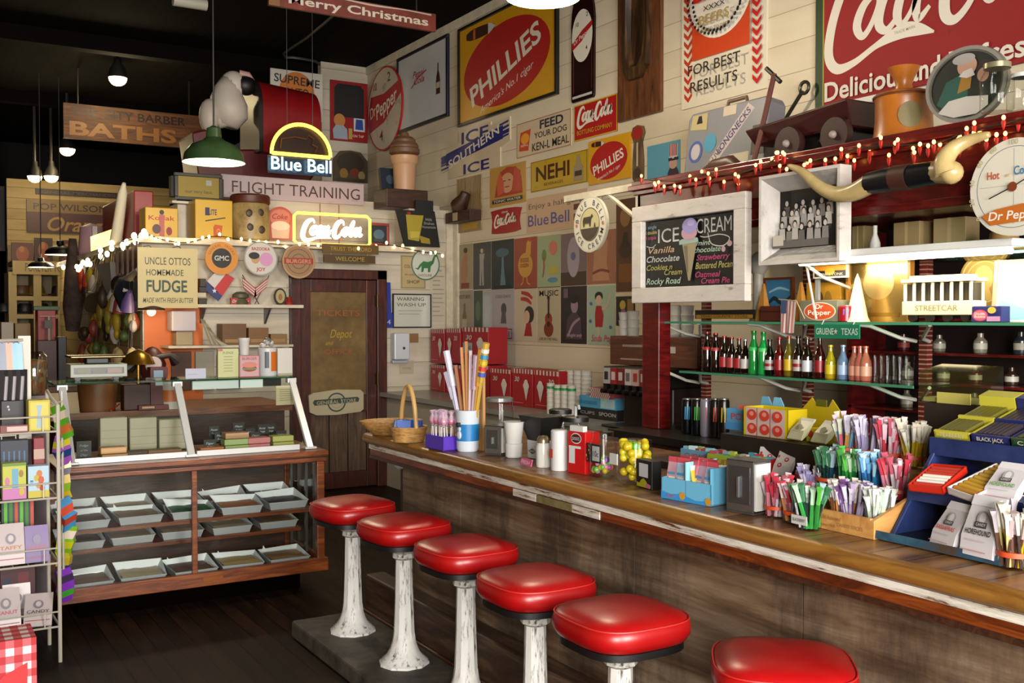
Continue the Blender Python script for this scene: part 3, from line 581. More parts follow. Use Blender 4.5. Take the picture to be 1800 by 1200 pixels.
# blue ice and coal sign
T, w, h = rs(778, 897, 250, 318); 
sign('ice_sign', 'blue lettered ice merchant sign with winged name bar', 'sign', (T, w, h*1.12), tin('#b9aa90', '#8a7a60', .25), [
    ('lettering', [('t', 'ICE', 52, 70, 26, 40, NAV, {'bold': .04}), ('t', 'ICE', 54, 2, 22, 38, NAV, {'bold': .04})]),
    ('name_bar', [('p', [(0, 36), (100, 66), (100, 74), (72, 66), (100, 78), (100, 82), (78, 76), (0, 54)], NAV), ('p', [(8, 30), (92, 56), (92, 84), (8, 58)], NAV), ('t', 'SOUTHERN', 50, 46, 19, 76, WHT, {'rot': 12, 'bold': .03})]),
    ('wings', [('p', [(0, 22+i*9), (12, 25+i*9), (12, 29+i*9), (0, 26+i*9)], NAV) for i in range(4)] + [('p', [(88, 56+i*9), (100, 60+i*9), (100, 64+i*9), (88, 60+i*9)], NAV) for i in range(4)])], t=.012, shape=[(12, 0), (88, 0), (88, 40), (101, 50), (101, 98), (75, 92), (75, 100), (28, 100), (28, 78), (0, 70), (0, 18), (12, 22)])
# dog food
sign('tin_sign', 'cream dog food tin sign with orange box and black words', 'sign', rs(909, 1005, 219, 280), tin('#b9a78c', '#7d5a40', .3), [
    ('border', [('f', 1, 1.5, 99, 98.5, 1.6, '#7a3a2a')]), ('box_picture', [('p', [(5, 20), (23, 16), (28, 76), (8, 72)], '#b23a14'), ('e', 17, 52, 8, 15, '#c98a20'), ('t', 'KEN-L', 16, 30, 7, 14, WHT)]),
    ('lettering', [('t', 'FEED', 66, 68, 24, 42, '#1a2036', {'bold': .05}), ('t', 'YOUR DOG', 64, 44, 16, 58, '#26221e'), ('t', 'KEN-L MEAL', 64, 10, 22, 66, '#26221e', {'bold': .02})])], t=.006)
# red bottling sign
sign('tin_sign', 'small red bottling company sign with white script, yellow edged', 'sign', rs(1010, 1086, 187, 250), RED, [
    ('border', [('f', 0, 0, 100, 100, 3.5, '#b5941c')]), ('script', script_word(COKE, WHT, 9, 47, .83, .44)), ('lettering', [('t', 'BOTTLING COMPANY', 50, 15, 12, 82, '#b5941c')])], t=.006)
# yellow soda sign with bottle
sign('tin_sign', 'yellow tin sign with brown four letter name and a bottle', 'sign', rs(934, 1034, 286, 339), tin('#a88a16', '#5d4410', .34), [
    ('lettering', [('t', 'NEHI', 40, 34, 48, 60, '#3a120c', {'bold': .05}), ('t', 'BEVERAGES', 42, 14, 9, 34, '#4a3410')]), ('border', [('f', 1, 1.5, 99, 98.5, 1.5, '#4a3410')]),
    ('bottle_picture', [('p', [(77, 8), (93, 8), (93, 50), (89, 64), (87, 90), (83, 90), (81, 64), (77, 50)], '#8a7a60'), ('p', [(79, 24), (91, 24), (91, 40), (79, 40)], '#3a2a1a')])], t=.006)
# oar paddles
def plaque(name, label, cat, px, shape, bg, parts, t=.02, **k): return sign(name, label, cat, px, bg, parts, t=t, shape=shape, **k)
plaque('barometer', 'slim brown wooden barometer with red disc on top, beside the small cigar sign', 'barometer', rs(1113, 1135, 223, 325, .0), [(10, 10), (30, 2), (70, 2), (90, 10), (90, 40), (80, 70), (100, 86), (88, 97), (50, 100), (12, 97), (0, 86), (20, 70), (10, 40)], woodmat('barometer_wood', ['#2c1c10', '#59432c', '#74603f'], (9, 2, 9)), [('dial', [('e', 50, 86, 42, 11, '#8a1a10')]), ('tube', [('r', 44, 30, 56, 70, '#b0a58c')]), ('lower_dial', [('e', 50, 18, 30, 9, '#3b2d20')])])
sign('poster', 'pale blue poster of a man in a striped top hat', 'poster', rs(1138, 1196, 258, 322), '#4f8aa0', [
    ('figure', [('p', [(62, 0), (98, 0), (96, 18), (90, 30), (70, 30), (64, 18)], '#2a2430'), ('e', 80, 40, 12, 14, '#b08a78'), ('r', 66, 48, 96, 56, '#1a1c3a'), ('r', 69, 56, 93, 92, '#b9b3ab')] + [('r', 70+i*6, 60, 73+i*6, 92, '#9c1a1c') for i in range(4)] + [('t', '*', 81, 50, 6, 6, WHT)])], t=.004)
# woman's face on yellow
sign('tin_sign', 'yellow tin poster of a red haired woman with blue caption', 'poster', rs(862, 925, 298, 366), tin('#a8813a', '#6b4c20', .3), [
    ('portrait', [('p', [(14, 24), (20, 60), (30, 86), (50, 96), (74, 92), (88, 66), (92, 24)], '#9a3a24'), ('e', 50, 56, 19, 25, '#b98a68'), ('p', [(24, 26), (42, 34), (40, 60), (30, 90), (20, 60)], '#b3543c'), ('p', [(62, 30), (90, 30), (86, 80), (70, 92), (66, 60)], '#a84432'), ('s', [(44, 46), (56, 46)], 2.5, '#8a1a1c'), ('s', [(40, 62), (46, 62)], 2, BLK), ('s', [(54, 62), (60, 62)], 2, BLK)]),
    ('lettering', [('r', 8, 8, 92, 18, '#1d2240'), ('t', 'TONIC WATER', 50, 10, 6, 76, CRM)])], t=.005)
# red fishtail
sign('fishtail_sign', 'small red fishtail sign with white script', 'sign', rs(863, 918, 370, 414), mat('#8f1015', .35), [
    ('script', script_word(COKE, WHT, 14, 38, .72, .38)), ('lettering', [('t', 'DRINK', 50, 80, 7, 20, WHT)])], t=.008, shape=[(4, 6), (20, 3), (50, 1), (80, 3), (97, 8), (94, 30), (93, 50), (95, 70), (100, 92), (80, 97), (50, 99), (20, 97), (2, 94), (6, 70), (7, 50), (6, 30)])
# painted ice cream advert
sign('painted_panel', 'peach painted panel inviting one to enjoy ice cream, behind the round hanging sign', 'sign', rs(926, 1032, 350, 410), '#b99a7c', [
    ('lettering', [('t', 'Enjoy a half gallon', 52, 68, 15, 96, '#4a463e', {'bold': 0}), ('t', 'Blue', 21, 18, 32, 36, '#4a4a86'), ('t', 'Bell', 58, 18, 32, 30, '#4a4a86')]), ('tub_picture', [('r', 80, 18, 100, 62, '#5d3024'), ('r', 80, 36, 100, 46, '#b3a48c')])], t=.003)
# cigar store bust on bracket
T, w, h = rs(806, 848, 316, 410)
o = sign('match_holder', 'brown wooden match holder with a carved bust on a striped backboard', 'wall holder', (T, w, h), woodmat('striped_board', ['#5d4a30', '#85704e', '#9a8763'], (14, 1, 1), .5, 3), [('label', [('r', 20, 4, 84, 14, '#a5822a')])], t=.015)
b = B(); b.tube([(w*.2, h*.38, .06), (w*.35, h*.48, .08), (w*.5, h*.6, .07), (w*.55, h*.7, .06)], [.06, .09, .06, .05], m_dkwood, 10); b.build('bust', o)
b = B(); b.box(-.01, h*.17, .016, w+.01, h*.36, .14, m_dkwood); b.box(w*.3, h*.19, .14, w*.5, h*.34, .143, '#a08a70'); b.build('box', o, bevel=.005, smooth=0)
# ---------------------------------------------------------------- grid of small tin posters
def poster(xl, xr, yt, yb, label, bg, parts): return sign('tin_poster', label, 'poster', rs(xl+.6, xr-.6, yt, yb), bg, parts, 'tin posters in two rows', t=.004)
fig = lambda x, m, sk='#b08f78': [('p', [(x-9, 4), (x+9, 4), (x+12, 40), (x+10, 62), (x-10, 62), (x-12, 40)], m), ('e', x, 72, 7, 7, sk), ('e', x, 77, 8, 5, '#3a2418')]
poster(802, 832, 431, 509, 'tin poster of a pin-up model, at the corner end of the top row', '#8f8468', [('figure', [('S', [(60, 84, 7), (58, 70, 16), (50, 55, 26), (52, 40, 30), (48, 22, 24), (52, 6, 18)], 20, '#9a6e50'), ('e', 58, 86, 12, 6, '#4a2a1a'), ('r', 30, 2, 80, 14, '#7a3028')])])
poster(832, 864, 428, 509, 'grey tin poster of a ball player standing', '#3d3d40', [('figure', [('p', [(36, 8), (46, 8), (48, 44), (52, 8), (62, 8), (60, 60), (66, 76), (36, 76), (38, 60)], '#8f8d88'), ('e', 50, 82, 8, 5, '#a59a8c')])])
poster(864, 904, 424, 509, 'dark blue tin poster with a pale glowing waterfall', '#14252e', [('picture', [('p', [(40, 6), (66, 6), (58, 40), (56, 70), (48, 70), (46, 40)], '#56707a'), ('e', 50, 74, 30, 9, '#365668'), ('r', 10, 2, 90, 8, '#0a0f12')])])
poster(904, 945, 420, 508, 'red tin poster with a big yellow chicken', '#8a3d30', [('chicken', [('e', 50, 46, 32, 24, '#b5873c'), ('p', [(50, 60), (56, 90), (64, 96), (76, 92), (74, 66)], '#b5873c'), ('p', [(62, 94), (68, 99), (78, 95), (72, 90)], '#b53a20'), ('S', [(42, 26, 4), (40, 12, 3), (30, 8, 3)], 3, '#b5873c'), ('S', [(58, 26, 4), (60, 12, 3), (72, 8, 3)], 3, '#b5873c')]), ('lettering', [('t', 'EGGS', 48, 52, 8, 36, '#7a3020'), ('t', 'DOZEN', 48, 42, 7, 36, '#7a3020')])])
poster(945, 986, 416, 506, 'pale green tin poster with scattered garden pictures', '#8f9a78', [('picture', [('e', 30, 62, 10, 12, '#5a7a3a'), ('e', 70, 75, 18, 14, '#b56a5a'), ('S', [(24, 20, 4), (30, 40, 5), (26, 60, 3)], 4, '#8a4a30'), ('r', 52, 26, 90, 40, '#a59a3a'), ('e', 68, 14, 22, 5, '#4a7a96')])])
poster(986, 1032, 412, 503, 'mauve tin poster of a pale surfboard over dark planks', '#6d5d62', [('picture', [('r', 0, 0, 100, 26, '#3a2820'), ('e', 50, 54, 24, 38, '#958a98'), ('e', 50, 56, 10, 8, '#5d5a80')])])
poster(1032, 1083, 408, 500, 'rusty pink tin poster half behind the round hanging sign', '#8f5d48', [('picture', [('p', [(20, 6), (80, 6), (70, 40), (74, 80), (40, 90), (26, 60)], '#a8785c'), ('S', [(20, 20, 5), (50, 26, 5), (80, 22, 5)], 5, '#6d3a2c')])])
poster(1083, 1117, 352, 513, 'tall dark brown tin poster beside the chalkboard frame', '#4a2a10', [('picture', [('e', 50, 45, 34, 9, '#2a1508'), ('p', [(30, 48), (70, 48), (60, 64), (40, 64)], '#1e0f06'), ('r', 15, 10, 85, 30, '#6d4016'), ('e', 50, 80, 28, 10, '#7a5a30')])])
poster(802, 833, 511, 599, 'beige tin poster of a tall bottle, corner end of the bottom row', '#8f8674', [('picture', [('p', [(38, 8), (62, 8), (62, 50), (56, 60), (56, 74), (44, 74), (44, 60), (38, 50)], '#6d5a3c'), ('r', 36, 24, 64, 44, '#a59a80'), ('t', 'ROOT BEER', 50, 84, 7, 70, '#4a3a28')])])
poster(833, 849, 511, 599, 'narrow dark green tin poster in the bottom row', '#39463a', [('picture', [('e', 50, 60, 30, 20, '#55664e'), ('r', 10, 6, 90, 24, '#26302a')])])
poster(849, 865, 510, 598, 'narrow shiny blank tin poster next to the dark green one', mat('#8d9089', .15), [('border', [('f', 4, 2, 96, 98, 1.5, '#a7a59c')])])
poster(865, 905, 510, 598, 'grey tin poster of a dark figure over a red boxed caption', '#9a9196', [('picture', [('e', 54, 62, 12, 12, '#3a3438'), ('p', [(40, 34), (66, 34), (62, 58), (46, 58)], '#4a4448'), ('t', 'COLD DAYS', 50, 84, 6, 70, '#6a6064')]), ('caption', [('f', 8, 4, 92, 24, 2.2, '#7a3030'), ('t', 'CRUISE', 50, 9, 10, 66, '#8a4040')])])
poster(905, 945, 507, 599, 'white tin poster with red curls and a dark haired profile', '#b3a48e', [('picture', [('S', [(30, 92, 6), (60, 88, 8), (80, 80, 5)], 6, '#9c2a28'), ('S', [(28, 80, 6), (56, 78, 8), (76, 70, 5)], 6, '#9c2a28'), ('e', 66, 50, 22, 16, '#1a1412'), ('e', 56, 46, 13, 12, '#b99a80'), ('p', [(44, 10), (80, 10), (74, 34), (54, 34)], '#8f2024')])])
poster(945, 986, 505, 601, 'cream tin poster headed by a music title over a guitar', '#a69a80', [('title', [('t', 'MUSIC', 50, 84, 10, 84, BLK, {'bold': .03})]), ('guitar', [('e', 50, 24, 21, 14, '#6d2a10'), ('e', 50, 42, 16, 11, '#7a3614'), ('r', 46, 44, 54, 80, '#2a140a'), ('e', 50, 33, 7, 5, '#1a0c06'), ('r', 44, 78, 56, 84, '#2a140a')]), ('caption', [('t', 'LIVE IN THE HALL', 50, 4, 5, 80, '#4a4030')])])
poster(986, 1032, 504, 603, 'dark purple tin poster of a singer with raised collar', '#1d151b', [('portrait', [('e', 54, 66, 14, 13, '#86707e'), ('e', 52, 78, 17, 8, '#0c090b'), ('p', [(20, 8), (86, 8), (80, 44), (64, 54), (44, 54), (26, 44)], '#3d2f3a'), ('S', [(30, 14, 5), (50, 34, 6), (76, 44, 4)], 5, '#8a7080'), ('r', 12, 80, 30, 96, '#5d4a58'), ('t', 'tonight only', 55, 12, 6, 60, '#a8909c', {'shear': .4})])])
poster(1033, 1082, 503, 605, 'mint tin poster of a dark haired singer in a red dress', '#8fa08c', [('singer', [('e', 42, 82, 15, 8, '#14100f'), ('e', 42, 76, 11, 8, '#b99a84'), ('p', [(30, 30), (56, 30), (60, 50), (52, 66), (32, 66), (28, 50)], '#8f1a1c'), ('S', [(54, 60, 4), (72, 66, 4), (86, 86, 4)], 4, '#b99a84'), ('S', [(38, 30, 6), (44, 18, 5), (36, 8, 4)], 5, '#b99a84'), ('e', 14, 70, 5, 3, '#3a5a96'), ('e', 12, 40, 5, 3, '#3a5a96'), ('e', 86, 30, 5, 3, '#3a5a96')]), ('caption', [('t', 'Soda Pop', 54, 6, 11, 78, '#b0455a', {'shear': .3})])])
poster(1083, 1117, 521, 572, 'small black tin poster with an ice cream, behind the chalkboard', '#15100c', [('picture', [('e', 36, 70, 16, 16, '#a58a3a'), ('e', 40, 44, 14, 14, '#7a4a70'), ('p', [(30, 34), (50, 34), (42, 6)], '#8f6a3a'), ('r', 62, 10, 96, 90, '#7a5a28')])])
# round hanging sign on a white bracket
HY = 4.9
T, w, h = wallX(3.79, 996, 1090, 352, 449); rr = h/2*.98; c3 = T @ Vector((w/2, h/2, 0))
T = basis(c3 - Vector((0, -rr, 0)) - Vector((0, 0, rr)), (0, -1, 0), (0, 0, 1))
o = sign('round_sign', 'round white ice cream sign with brown cow, hanging from a white bracket', 'sign', (T, 2*rr, 2*rr), mat('#c2bca9', .35), [
    (None, [('o', 50, 50, 50, 50, 3, '#b3ad9a'), ('o', 50, 50, 30, 30, 1.6, '#55503f'), ('e', 50, 50, 28, 28, '#b3aa7c')]),
    ('lettering', [('a', 'BLUE BELL', 50, 50, 34.5, 168, 12, 9.5, '#2f3a52'), ('a', 'ICE CREAM', 50, 50, 34.5, 200, 340, 9.5, '#2f3a52', True), ('e', 10, 50, 3, 3, '#a8504a'), ('e', 90, 50, 3, 3, '#a8504a')]),
    ('cow_picture', [('p', [(50+28*math.cos(math.radians(a)), 50+28*math.sin(math.radians(a))) for a in range(195, 350, 8)], '#33251a'), ('p', [(32, 46), (35, 46), (36, 52), (50, 52), (51, 46), (54, 46), (56, 60), (62, 64), (58, 68), (54, 64), (33, 63), (30, 56)], '#2a1e14'), ('p', [(64, 44), (70, 44), (68, 52), (66, 52)], '#2a1e14')])], t=.02, shape=ell(50, 50, 50, 50, 48))
b = B(); y0 = c3.y; zb0 = onX(1040, 342, 3.79).z; yv = 4.80
b.box(3.775, yv, zb0-.02, 3.805, y0+.30, zb0+.02, m_trimw); b.tube([(3.79, y0-.16, zb0-.01), (3.79, yv+.01, zb0-.2)], .014, m_trimw, 6); b.box(3.775, 4.772, zb0-.25, 3.805, yv+.02, zb0+.02, m_trimw)
for dy in (-.12, .12): b.tube([(3.78, y0+dy, zb0-.02), (3.78, y0+dy, c3.z+rr*.85)], .003, mat('#777777', .4, 1), 5)
tag(b.build('sign_bracket', smooth=0), 'white wooden bracket holding the round ice cream sign', 'bracket')
# ================================================================ partition front, its ledge and roof
def ry(Y, xl, xr, yt, yb): return wallY(Y, xl, xr, yt, yb)
YF = PY - .002
b = B(); b.box(1.95, 9.5, 2.2, W-.02, 13.9, 2.26, mat('#1a120d', .8)); struct(b, 'ceiling_partition')
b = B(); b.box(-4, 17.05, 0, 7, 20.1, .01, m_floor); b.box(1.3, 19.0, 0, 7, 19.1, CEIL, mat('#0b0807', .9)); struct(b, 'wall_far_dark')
# tin panel in the upper corner
P = ry(11.19, 580, 645, 140, 246)
sign('beer_board', 'red bordered blackboard sign with a man and blue badge, high in the corner', 'sign', P, mat('#8a1216', .4), [
    ('board_face', [('p', [(10, 40), (90, 40), (90, 88), (80, 95), (20, 95), (10, 88)], '#0b0a0a')]), ('figure', [('e', 24, 34, 15, 11, '#b5793a'), ('p', [(8, 3), (46, 3), (44, 20), (34, 26), (14, 26), (6, 18)], '#8f9aa5'), ('r', 48, 4, 58, 22, '#b08a3a')]),
    ('badge', [('p', [(62, 18), (92, 18), (92, 40), (62, 40)], '#b5bac0'), ('p', [(66, 21), (88, 21), (86, 38), (68, 38)], '#1d3f86')]), ('lettering', [('t', 'ON TAP', 74, 8, 4, 30, WHT)])], t=.02)
P = ry(11.19, 585, 645, 262, 318)
sign('beer_tray', 'arched dark picture of a crowd, below the red bordered blackboard', 'picture', P, mat('#4a3a26', .5), [('picture', [('e', 50, 60, 40, 34, '#2e2418'), ('e', 30, 26, 12, 16, '#8a6a2a'), ('e', 62, 30, 14, 14, '#7a2a1c'), ('e', 82, 22, 10, 14, '#9a8a60'), ('r', 10, 0, 90, 12, '#3a2c16')])], t=.02, shape=[(0, 0), (100, 0), (100, 70), (80, 96), (50, 100), (20, 96), (0, 70)])
# auto sign on a post
T, w, h = ry(10.6, 475, 566, 124, 206)
o = sign('auto_sign', 'white garage sign with orange disc behind the red barrel mailbox', 'sign', (T, w, h*1.05), tin('#bdb8ac', '#857a68', .25), [('disc', [('e', 50, 56, 34, 42, '#b5661a')]), ('lettering', [('t', 'SUPREME', 50, 72, 17, 88, '#22201f', {'bold': .03, 'rot': -3}), ('t', 'AUTO', 50, 48, 17, 46, '#22201f', {'bold': .03})])], t=.02)
b = B(); b.box(w*.78, -1.45, -.05, w*1.0, h, -.002, woodmat('post_board', ['#6d5a3e', '#8a7856'], (9, 1, 9))); b.build('post', o, smooth=0)
# red sleigh with the plush figure
m_maroon = mat('#4f0a12', .4); m_redb = mottled('old_red_metal', [(.32, '#2b2420'), (.38, '#6d0c10'), (.8, '#8a1218')], 3, .35)
r = empty('toy_sleigh', 'maroon wooden sleigh carrying a red barrel mailbox, atop the partition', 'sleigh', at((2.9, 10.0, 2.26)))
b = B(); q = [onY(x, y, 9.75) for x, y in ((338, 232), (352, 325), (540, 325), (560, 300), (556, 260), (470, 262), (400, 262), (362, 226))]
b.prism([(p.x, p.z) for p in q], -.0, .55, m_maroon, basis((0, 10.3, 0), (1, 0, 0), (0, 0, 1))); b.box(2.35, 9.8, 2.263, 2.45, 10.2, 2.9, m_maroon); b.box(3.2, 9.8, 2.263, 3.3, 10.2, 2.9, m_maroon); under(b.build('body', bevel=.02, smooth=0), r)
b = B(); A_, B_ = onY(440, 196, 9.9), onY(546, 218, 9.9); ax = (B_-A_); rr = .30
pr = [(rr*math.cos(a), rr*math.sin(a)) for a in [PI*i/16 for i in range(17)]] + [(-rr, -.42), (rr, -.42)]
n = len(pr); dirx = ax.normalized(); upv = Vector((0, 0, 1)); sd = dirx.cross(upv)
v = [A_+sd*p[0]+upv*p[1] for p in pr]+[B_+sd*p[0]+upv*p[1] for p in pr]
b.add(v, [(i, (i+1) % n, n+(i+1) % n, n+i) for i in range(n)]+[tuple(range(n-1, -1, -1)), tuple(range(n, 2*n))], m_redb); bb = under(b.build('barrel_mailbox', smooth=50), r)
b = B(); v = [A_-dirx*.01+sd*p[0]*1.04+upv*p[1]*1.02 for p in pr]+[A_+dirx*.03+sd*p[0]*1.04+upv*p[1]*1.02 for p in pr]
b.add(v, [(i, (i+1) % n, n+(i+1) % n, n+i) for i in range(n)]+[tuple(range(n-1, -1, -1)), tuple(range(n, 2*n))], mat('#2a2524', .4, .5)); under(b.build('barrel_rim', smooth=50), r)
o = B(); c = onY(412, 180, 9.85)
pt = lambda x, y: onY(x, y, 9.85)
o.tube([pt(400, 222), pt(404, 205), pt(402, 188), pt(400, 172), pt(402, 158), pt(408, 145)], [.10, .17, .18, .16, .13, .11], '#b9afa4', 14)
o.sph(pt(410, 150), .125, '#c2b8ae', sc=(1, 1, 1.1)); o.sph(pt(368, 204), .11, '#b3a698', sc=(.9, 1, 1.5)); o.tube([pt(380, 214), pt(400, 205)], [.07, .1], '#b9afa4', 8)
f = o.build('plush_figure', smooth=80); tag(f, 'white plush figure with dark hood opening, sitting in the maroon sleigh', 'toy')
b = B(); b.sph(pt(429, 152)+Vector((0, -.045, 0)), .10, '#0a0808', sc=(1.1, .9, .95)); b.build('face_opening', f, smooth=80)
b = B(); b.tube([pt(418, 130)+Vector((0, -.05, 0)), pt(432, 134)+Vector((0, -.06, 0)), pt(443, 146)+Vector((0, -.04, 0))], [.03, .035, .025], '#b08a86', 8); b.build('hood_brim', f, smooth=80)
# flight training sign
T, w, h = ry(9.33, 388, 638, 306, 346)
sign('flight_sign', 'long weathered pale sign with tall brown capitals above the neon signs', 'sign', (T, w, h), tin('#a8979a', '#6a5854', .34, .5), [('lettering', [('t', 'FLIGHT TRAINING', 52, 24, 50, 90, '#3a221c', {'bold': -.003})])], t=.02)
# neon ice cream sign
def neon(h, s): return mat(h, .4, 0, s)
m_ny = neon('#ffd24a', 3.2); m_nb = neon('#b5e6ff', 4); m_nw = neon('#ffe9c8', 5); m_clear = glassmat('tube_glass', '#c8b49a', .1)
T, w, h = ry(9.1, 470, 582, 212, 303)
r = empty('neon_sign', 'arched neon sign with yellow tube and blue white name, hung by two wires', 'neon sign', T)
b = B(); b.prism([(w*x/100, h*y/100) for x, y in [(3, 36), (97, 36)]+[(50+47*math.cos(math.radians(a)), 36+62*math.sin(math.radians(a))) for a in range(10, 180, 10)]], 0, .012, mat('#22100a', .3)); b.box(w*.0, h*.0, 0, w, h*.34, .008, mat('#1a2a3a', .25)); b.build('backing', r, smooth=0)
b = B(); arc = [(w*(50+46*math.cos(math.radians(a)))/100, h*(38+59*math.sin(math.radians(a)))/100, .05) for a in range(0, 181, 8)]
b.tube(arc+[(w*.04, h*.36, .05)], .017, m_ny, 8); b.tube([(w*.05, h*.37, .05), (w*.95, h*.37, .05)], .017, m_ny, 8); b.build('arch_tube', r)
b = B(); cow = [(18, 48), (20, 66), (40, 72), (58, 70), (62, 78), (70, 72), (68, 60), (76, 56), (72, 46)]; b.tube([(w*x/100, h*y/100, .04) for x, y in cow], .006, mat('#5a3212', .3), 6); b.build('cow_tube', r)
b = B(); Art(w, h, .055).ops(b, [('t', 'Blue Bell', 50, 6, 25, 94, m_nb, {'bold': .02})]); b.build('name_tube', r, smooth=0)
b = B(); 
for x in (.3, .7): b.tube([(w*x, h*.9, .01), (w*x, h*.9+1.2, .01)], .003, '#555555', 5)
b.build('hanging_wires', r)
# ledge neon
T, w, h = ry(8.93, 515, 648, 374, 428)
r = empty('neon_sign', 'blazing white script neon sign in a rounded yellow tube frame on the ledge', 'neon sign', T)
rc = [(4, 0), (96, 0), (100, 10), (100, 90), (96, 100), (4, 100), (0, 90), (0, 10)]
b = B(); b.tube([(w*x/100, h*y/100, .03) for x, y in rc], .014, m_ny, 8, closed=True); b.build('frame_tube', r)
b = B(); A = Art(w, h, .035); A.ops(b, script_word(COKE, m_nw, 10, 26, .8, .55, 1.5)); b.build('script_tube', r, smooth=0)
b = B(); 
for x in (35, 60): b.tube([(w*x/100, -.02, 0), (w*x/100, h*1.35, 0)], .004, '#7a3a2a', 5)
b.box(w*.3, -.03, -.01, w*.7, .0, .04, mat('#8a5a40', .5)); b.build('wire_rack', r)
# things along the ledge (z 2.285)
LZ = 2.286
def ledgebox(name, label, cat, xl, xr, yt, Y, depth, col, art, grp=None):
    a = onY(xl, yt, Y); c = onY(xr, yt, Y); w = c.x-a.x; h = a.z-LZ
    T = basis((a.x, Y, LZ), (1, 0, 0), (0, 0, 1)); b = B(); b.box(0, 0, -depth, w, h, 0, col); o = b.build(name, None, T, bevel=.008, smooth=0); tag(o, label, cat, grp)
    A = Art(w, h, 0)
    for nm, ops in art: c = B(); A.ops(c, ops); c.build(nm, o, smooth=0)
    return o
m_yt = mat('#c2981a', .4)
ledgebox('tin_box', 'square yellow film tin with red letters and a figure, near the ledge corner', 'tin', 255, 313, 363, 8.95, .25, m_yt, [('lettering', [('t', 'Kodak', 50, 58, 15, 80, '#a3260f', {'bold': .03})]), ('picture', [('r', 42, 4, 58, 76, '#a8504a'), ('e', 50, 84, 7, 8, '#1a1412'), ('e', 34, 28, 13, 16, '#4a2a30'), ('e', 72, 22, 9, 14, '#7d1c18')])])
ledgebox('tin_box', 'large yellow tin box with a blue patch and red letters, beside the barrel jar', 'tin', 343, 409, 349, 8.95, .3, m_yt, [('lettering', [('r', 26, 60, 38, 80, '#15204a'), ('t', 'LITE', 46, 62, 14, 22, '#15204a', {'bold': .04}), ('s', [(26, 46), (80, 56)], 3, '#3a2414'), ('t', 'DY', 60, 12, 22, 24, '#a3260f', {'bold': .05}), ('p', [(50, 6), (68, 6), (72, 36), (50, 38)], '#b5481a'), ('t', 'O', 61, 12, 16, 10, YEL)])])
a = onY(443, 418, 9.0); r = empty('barrel_jar', 'cream stoneware barrel with brown lid between yellow tin and neon sign', 'jar', at((a.x, 9.05, LZ)))
b = B(); b.lathe([(.15, 0), (.165, .02), (.17, .2), (.165, .32), (.155, .335)], mottled('cream_barrel', [(.35, '#7a6236'), (.6, '#ab9460')], 5, .45), n=24); b.build('body', r)
b = B(); b.lathe([(.17, .335), (.175, .345), (.175, .40), (.16, .415), (0, .42)], '#4a1a0c', n=24); b.build('lid', r)
b = B()
for (dx, dz) in ((-.05, .24), (.04, .25), (-.04, .12), (.05, .1), (0, .18)): b.sph((dx, -.158, dz), .03, '#3a2a14', sc=(1.2, .3, 1.2))
b.build('figures', r)
T, w, h = ry(9.1, 468, 516, 362, 420); 
sign('tin_tray', 'round reddish tray with an ice cream cup picture, behind the ledge neon', 'tray', (T, w, h), mat('#a8483a', .4), [('picture', [('e', 50, 66, 38, 26, '#b86a58'), ('p', [(20, 4), (80, 4), (84, 40), (16, 40)], '#c2a088'), ('e', 50, 42, 34, 14, '#cdb8a2'), ('t', 'Coke', 48, 62, 16, 56, '#8a1a14', {'shear': .3})])], t=.015, shape=[(4, 0), (96, 0), (100, 30)]+[(50+50*math.cos(math.radians(a)), 55+45*math.sin(math.radians(a))) for a in range(0, 181, 12)]+[(0, 30)])
T, w, h = ry(8.95, 651, 679, 396, 427)
sign('small_picture', 'small red framed dark picture at the end of the neon ledge', 'picture', (T @ Matrix.Rotation(.0, 4, 'X'), w, h), '#1a2228', [('picture', [('e', 50, 50, 34, 28, '#4a6070'), ('r', 20, 10, 80, 26, '#30383c')])], t=.012, frame=(.025, .02, mat('#8a3430', .4)))
# yellow tray and box up on the barrel side
T, w, h = ry(9.2, 312, 384, 309, 345)
o = sign('tin_tray', 'rounded yellow tray with black edge standing on the white box', 'tray', (T, w, h), '#8a7416', [('lettering', [('t', 'our very best', 50, 20, 16, 66, '#4a3a10'), ('r', 68, 60, 82, 86, '#9a9a90')])], t=.02, frame=(.03, .03, mat('#191710', .4)))
b = B(); b.box(-.05, -.06, -.08, w+.02, -.04, .02, m_trimw); b.box(-.05, 0, -.1, w+.05, h, -.012, mat('#20160f', .6)); b.build('backing', o, smooth=0)
b = B(); a = onY(312, 347, 9.3); b.box(a.x, 9.3, LZ, a.x+.14, 9.6, a.z-.02, m_trimw); b.box(a.x, 9.3, a.z-.05, a.x+.45, 9.6, a.z-.02, m_trimw); tag(b.build('white_crate', smooth=0), 'open white painted crate on the ledge behind the yellow tins', 'crate')
# giant cone on its stand
a = onY(711, 336, 9.2); r = empty('giant_cone', 'oversized display ice cream cone with brown swirl, on a dark crate', 'display cone', at((a.x, 9.2, a.z)))
b = B(); b.lathe([(.10, 0), (.105, .02), (.115, .25), (.12, .26), (.135, .28), (.14, .34), (.125, .35)], mat('#b98f6c', .45), n=24); b.build('cone', r)
b = B(); b.lathe([(.12, .35), (.15, .37), (.15, .41), (.135, .42), (.14, .44), (.125, .47), (.11, .475), (.11, .50), (.08, .53), (.05, .535), (.04, .57), (0, .6)], mat('#6a4a34', .5), n=24); b.build('swirl', r)
b = B(); c1 = onY(667, 362, 9.2); b.box(c1.x, 9.03, 2.675, c1.x+.44, 9.34, a.z-.002, m_dkwood); tag(b.build('dark_crate', bevel=.006, smooth=0), 'dark wooden crate holding up the giant cone', 'crate')
T, w, h = ry(9.4, 668, 700, 291, 332); T = basis(onY(668, 336, 9.36)+Vector((0, 0, 0)), (1, 0, 0), (0, .2, 1))
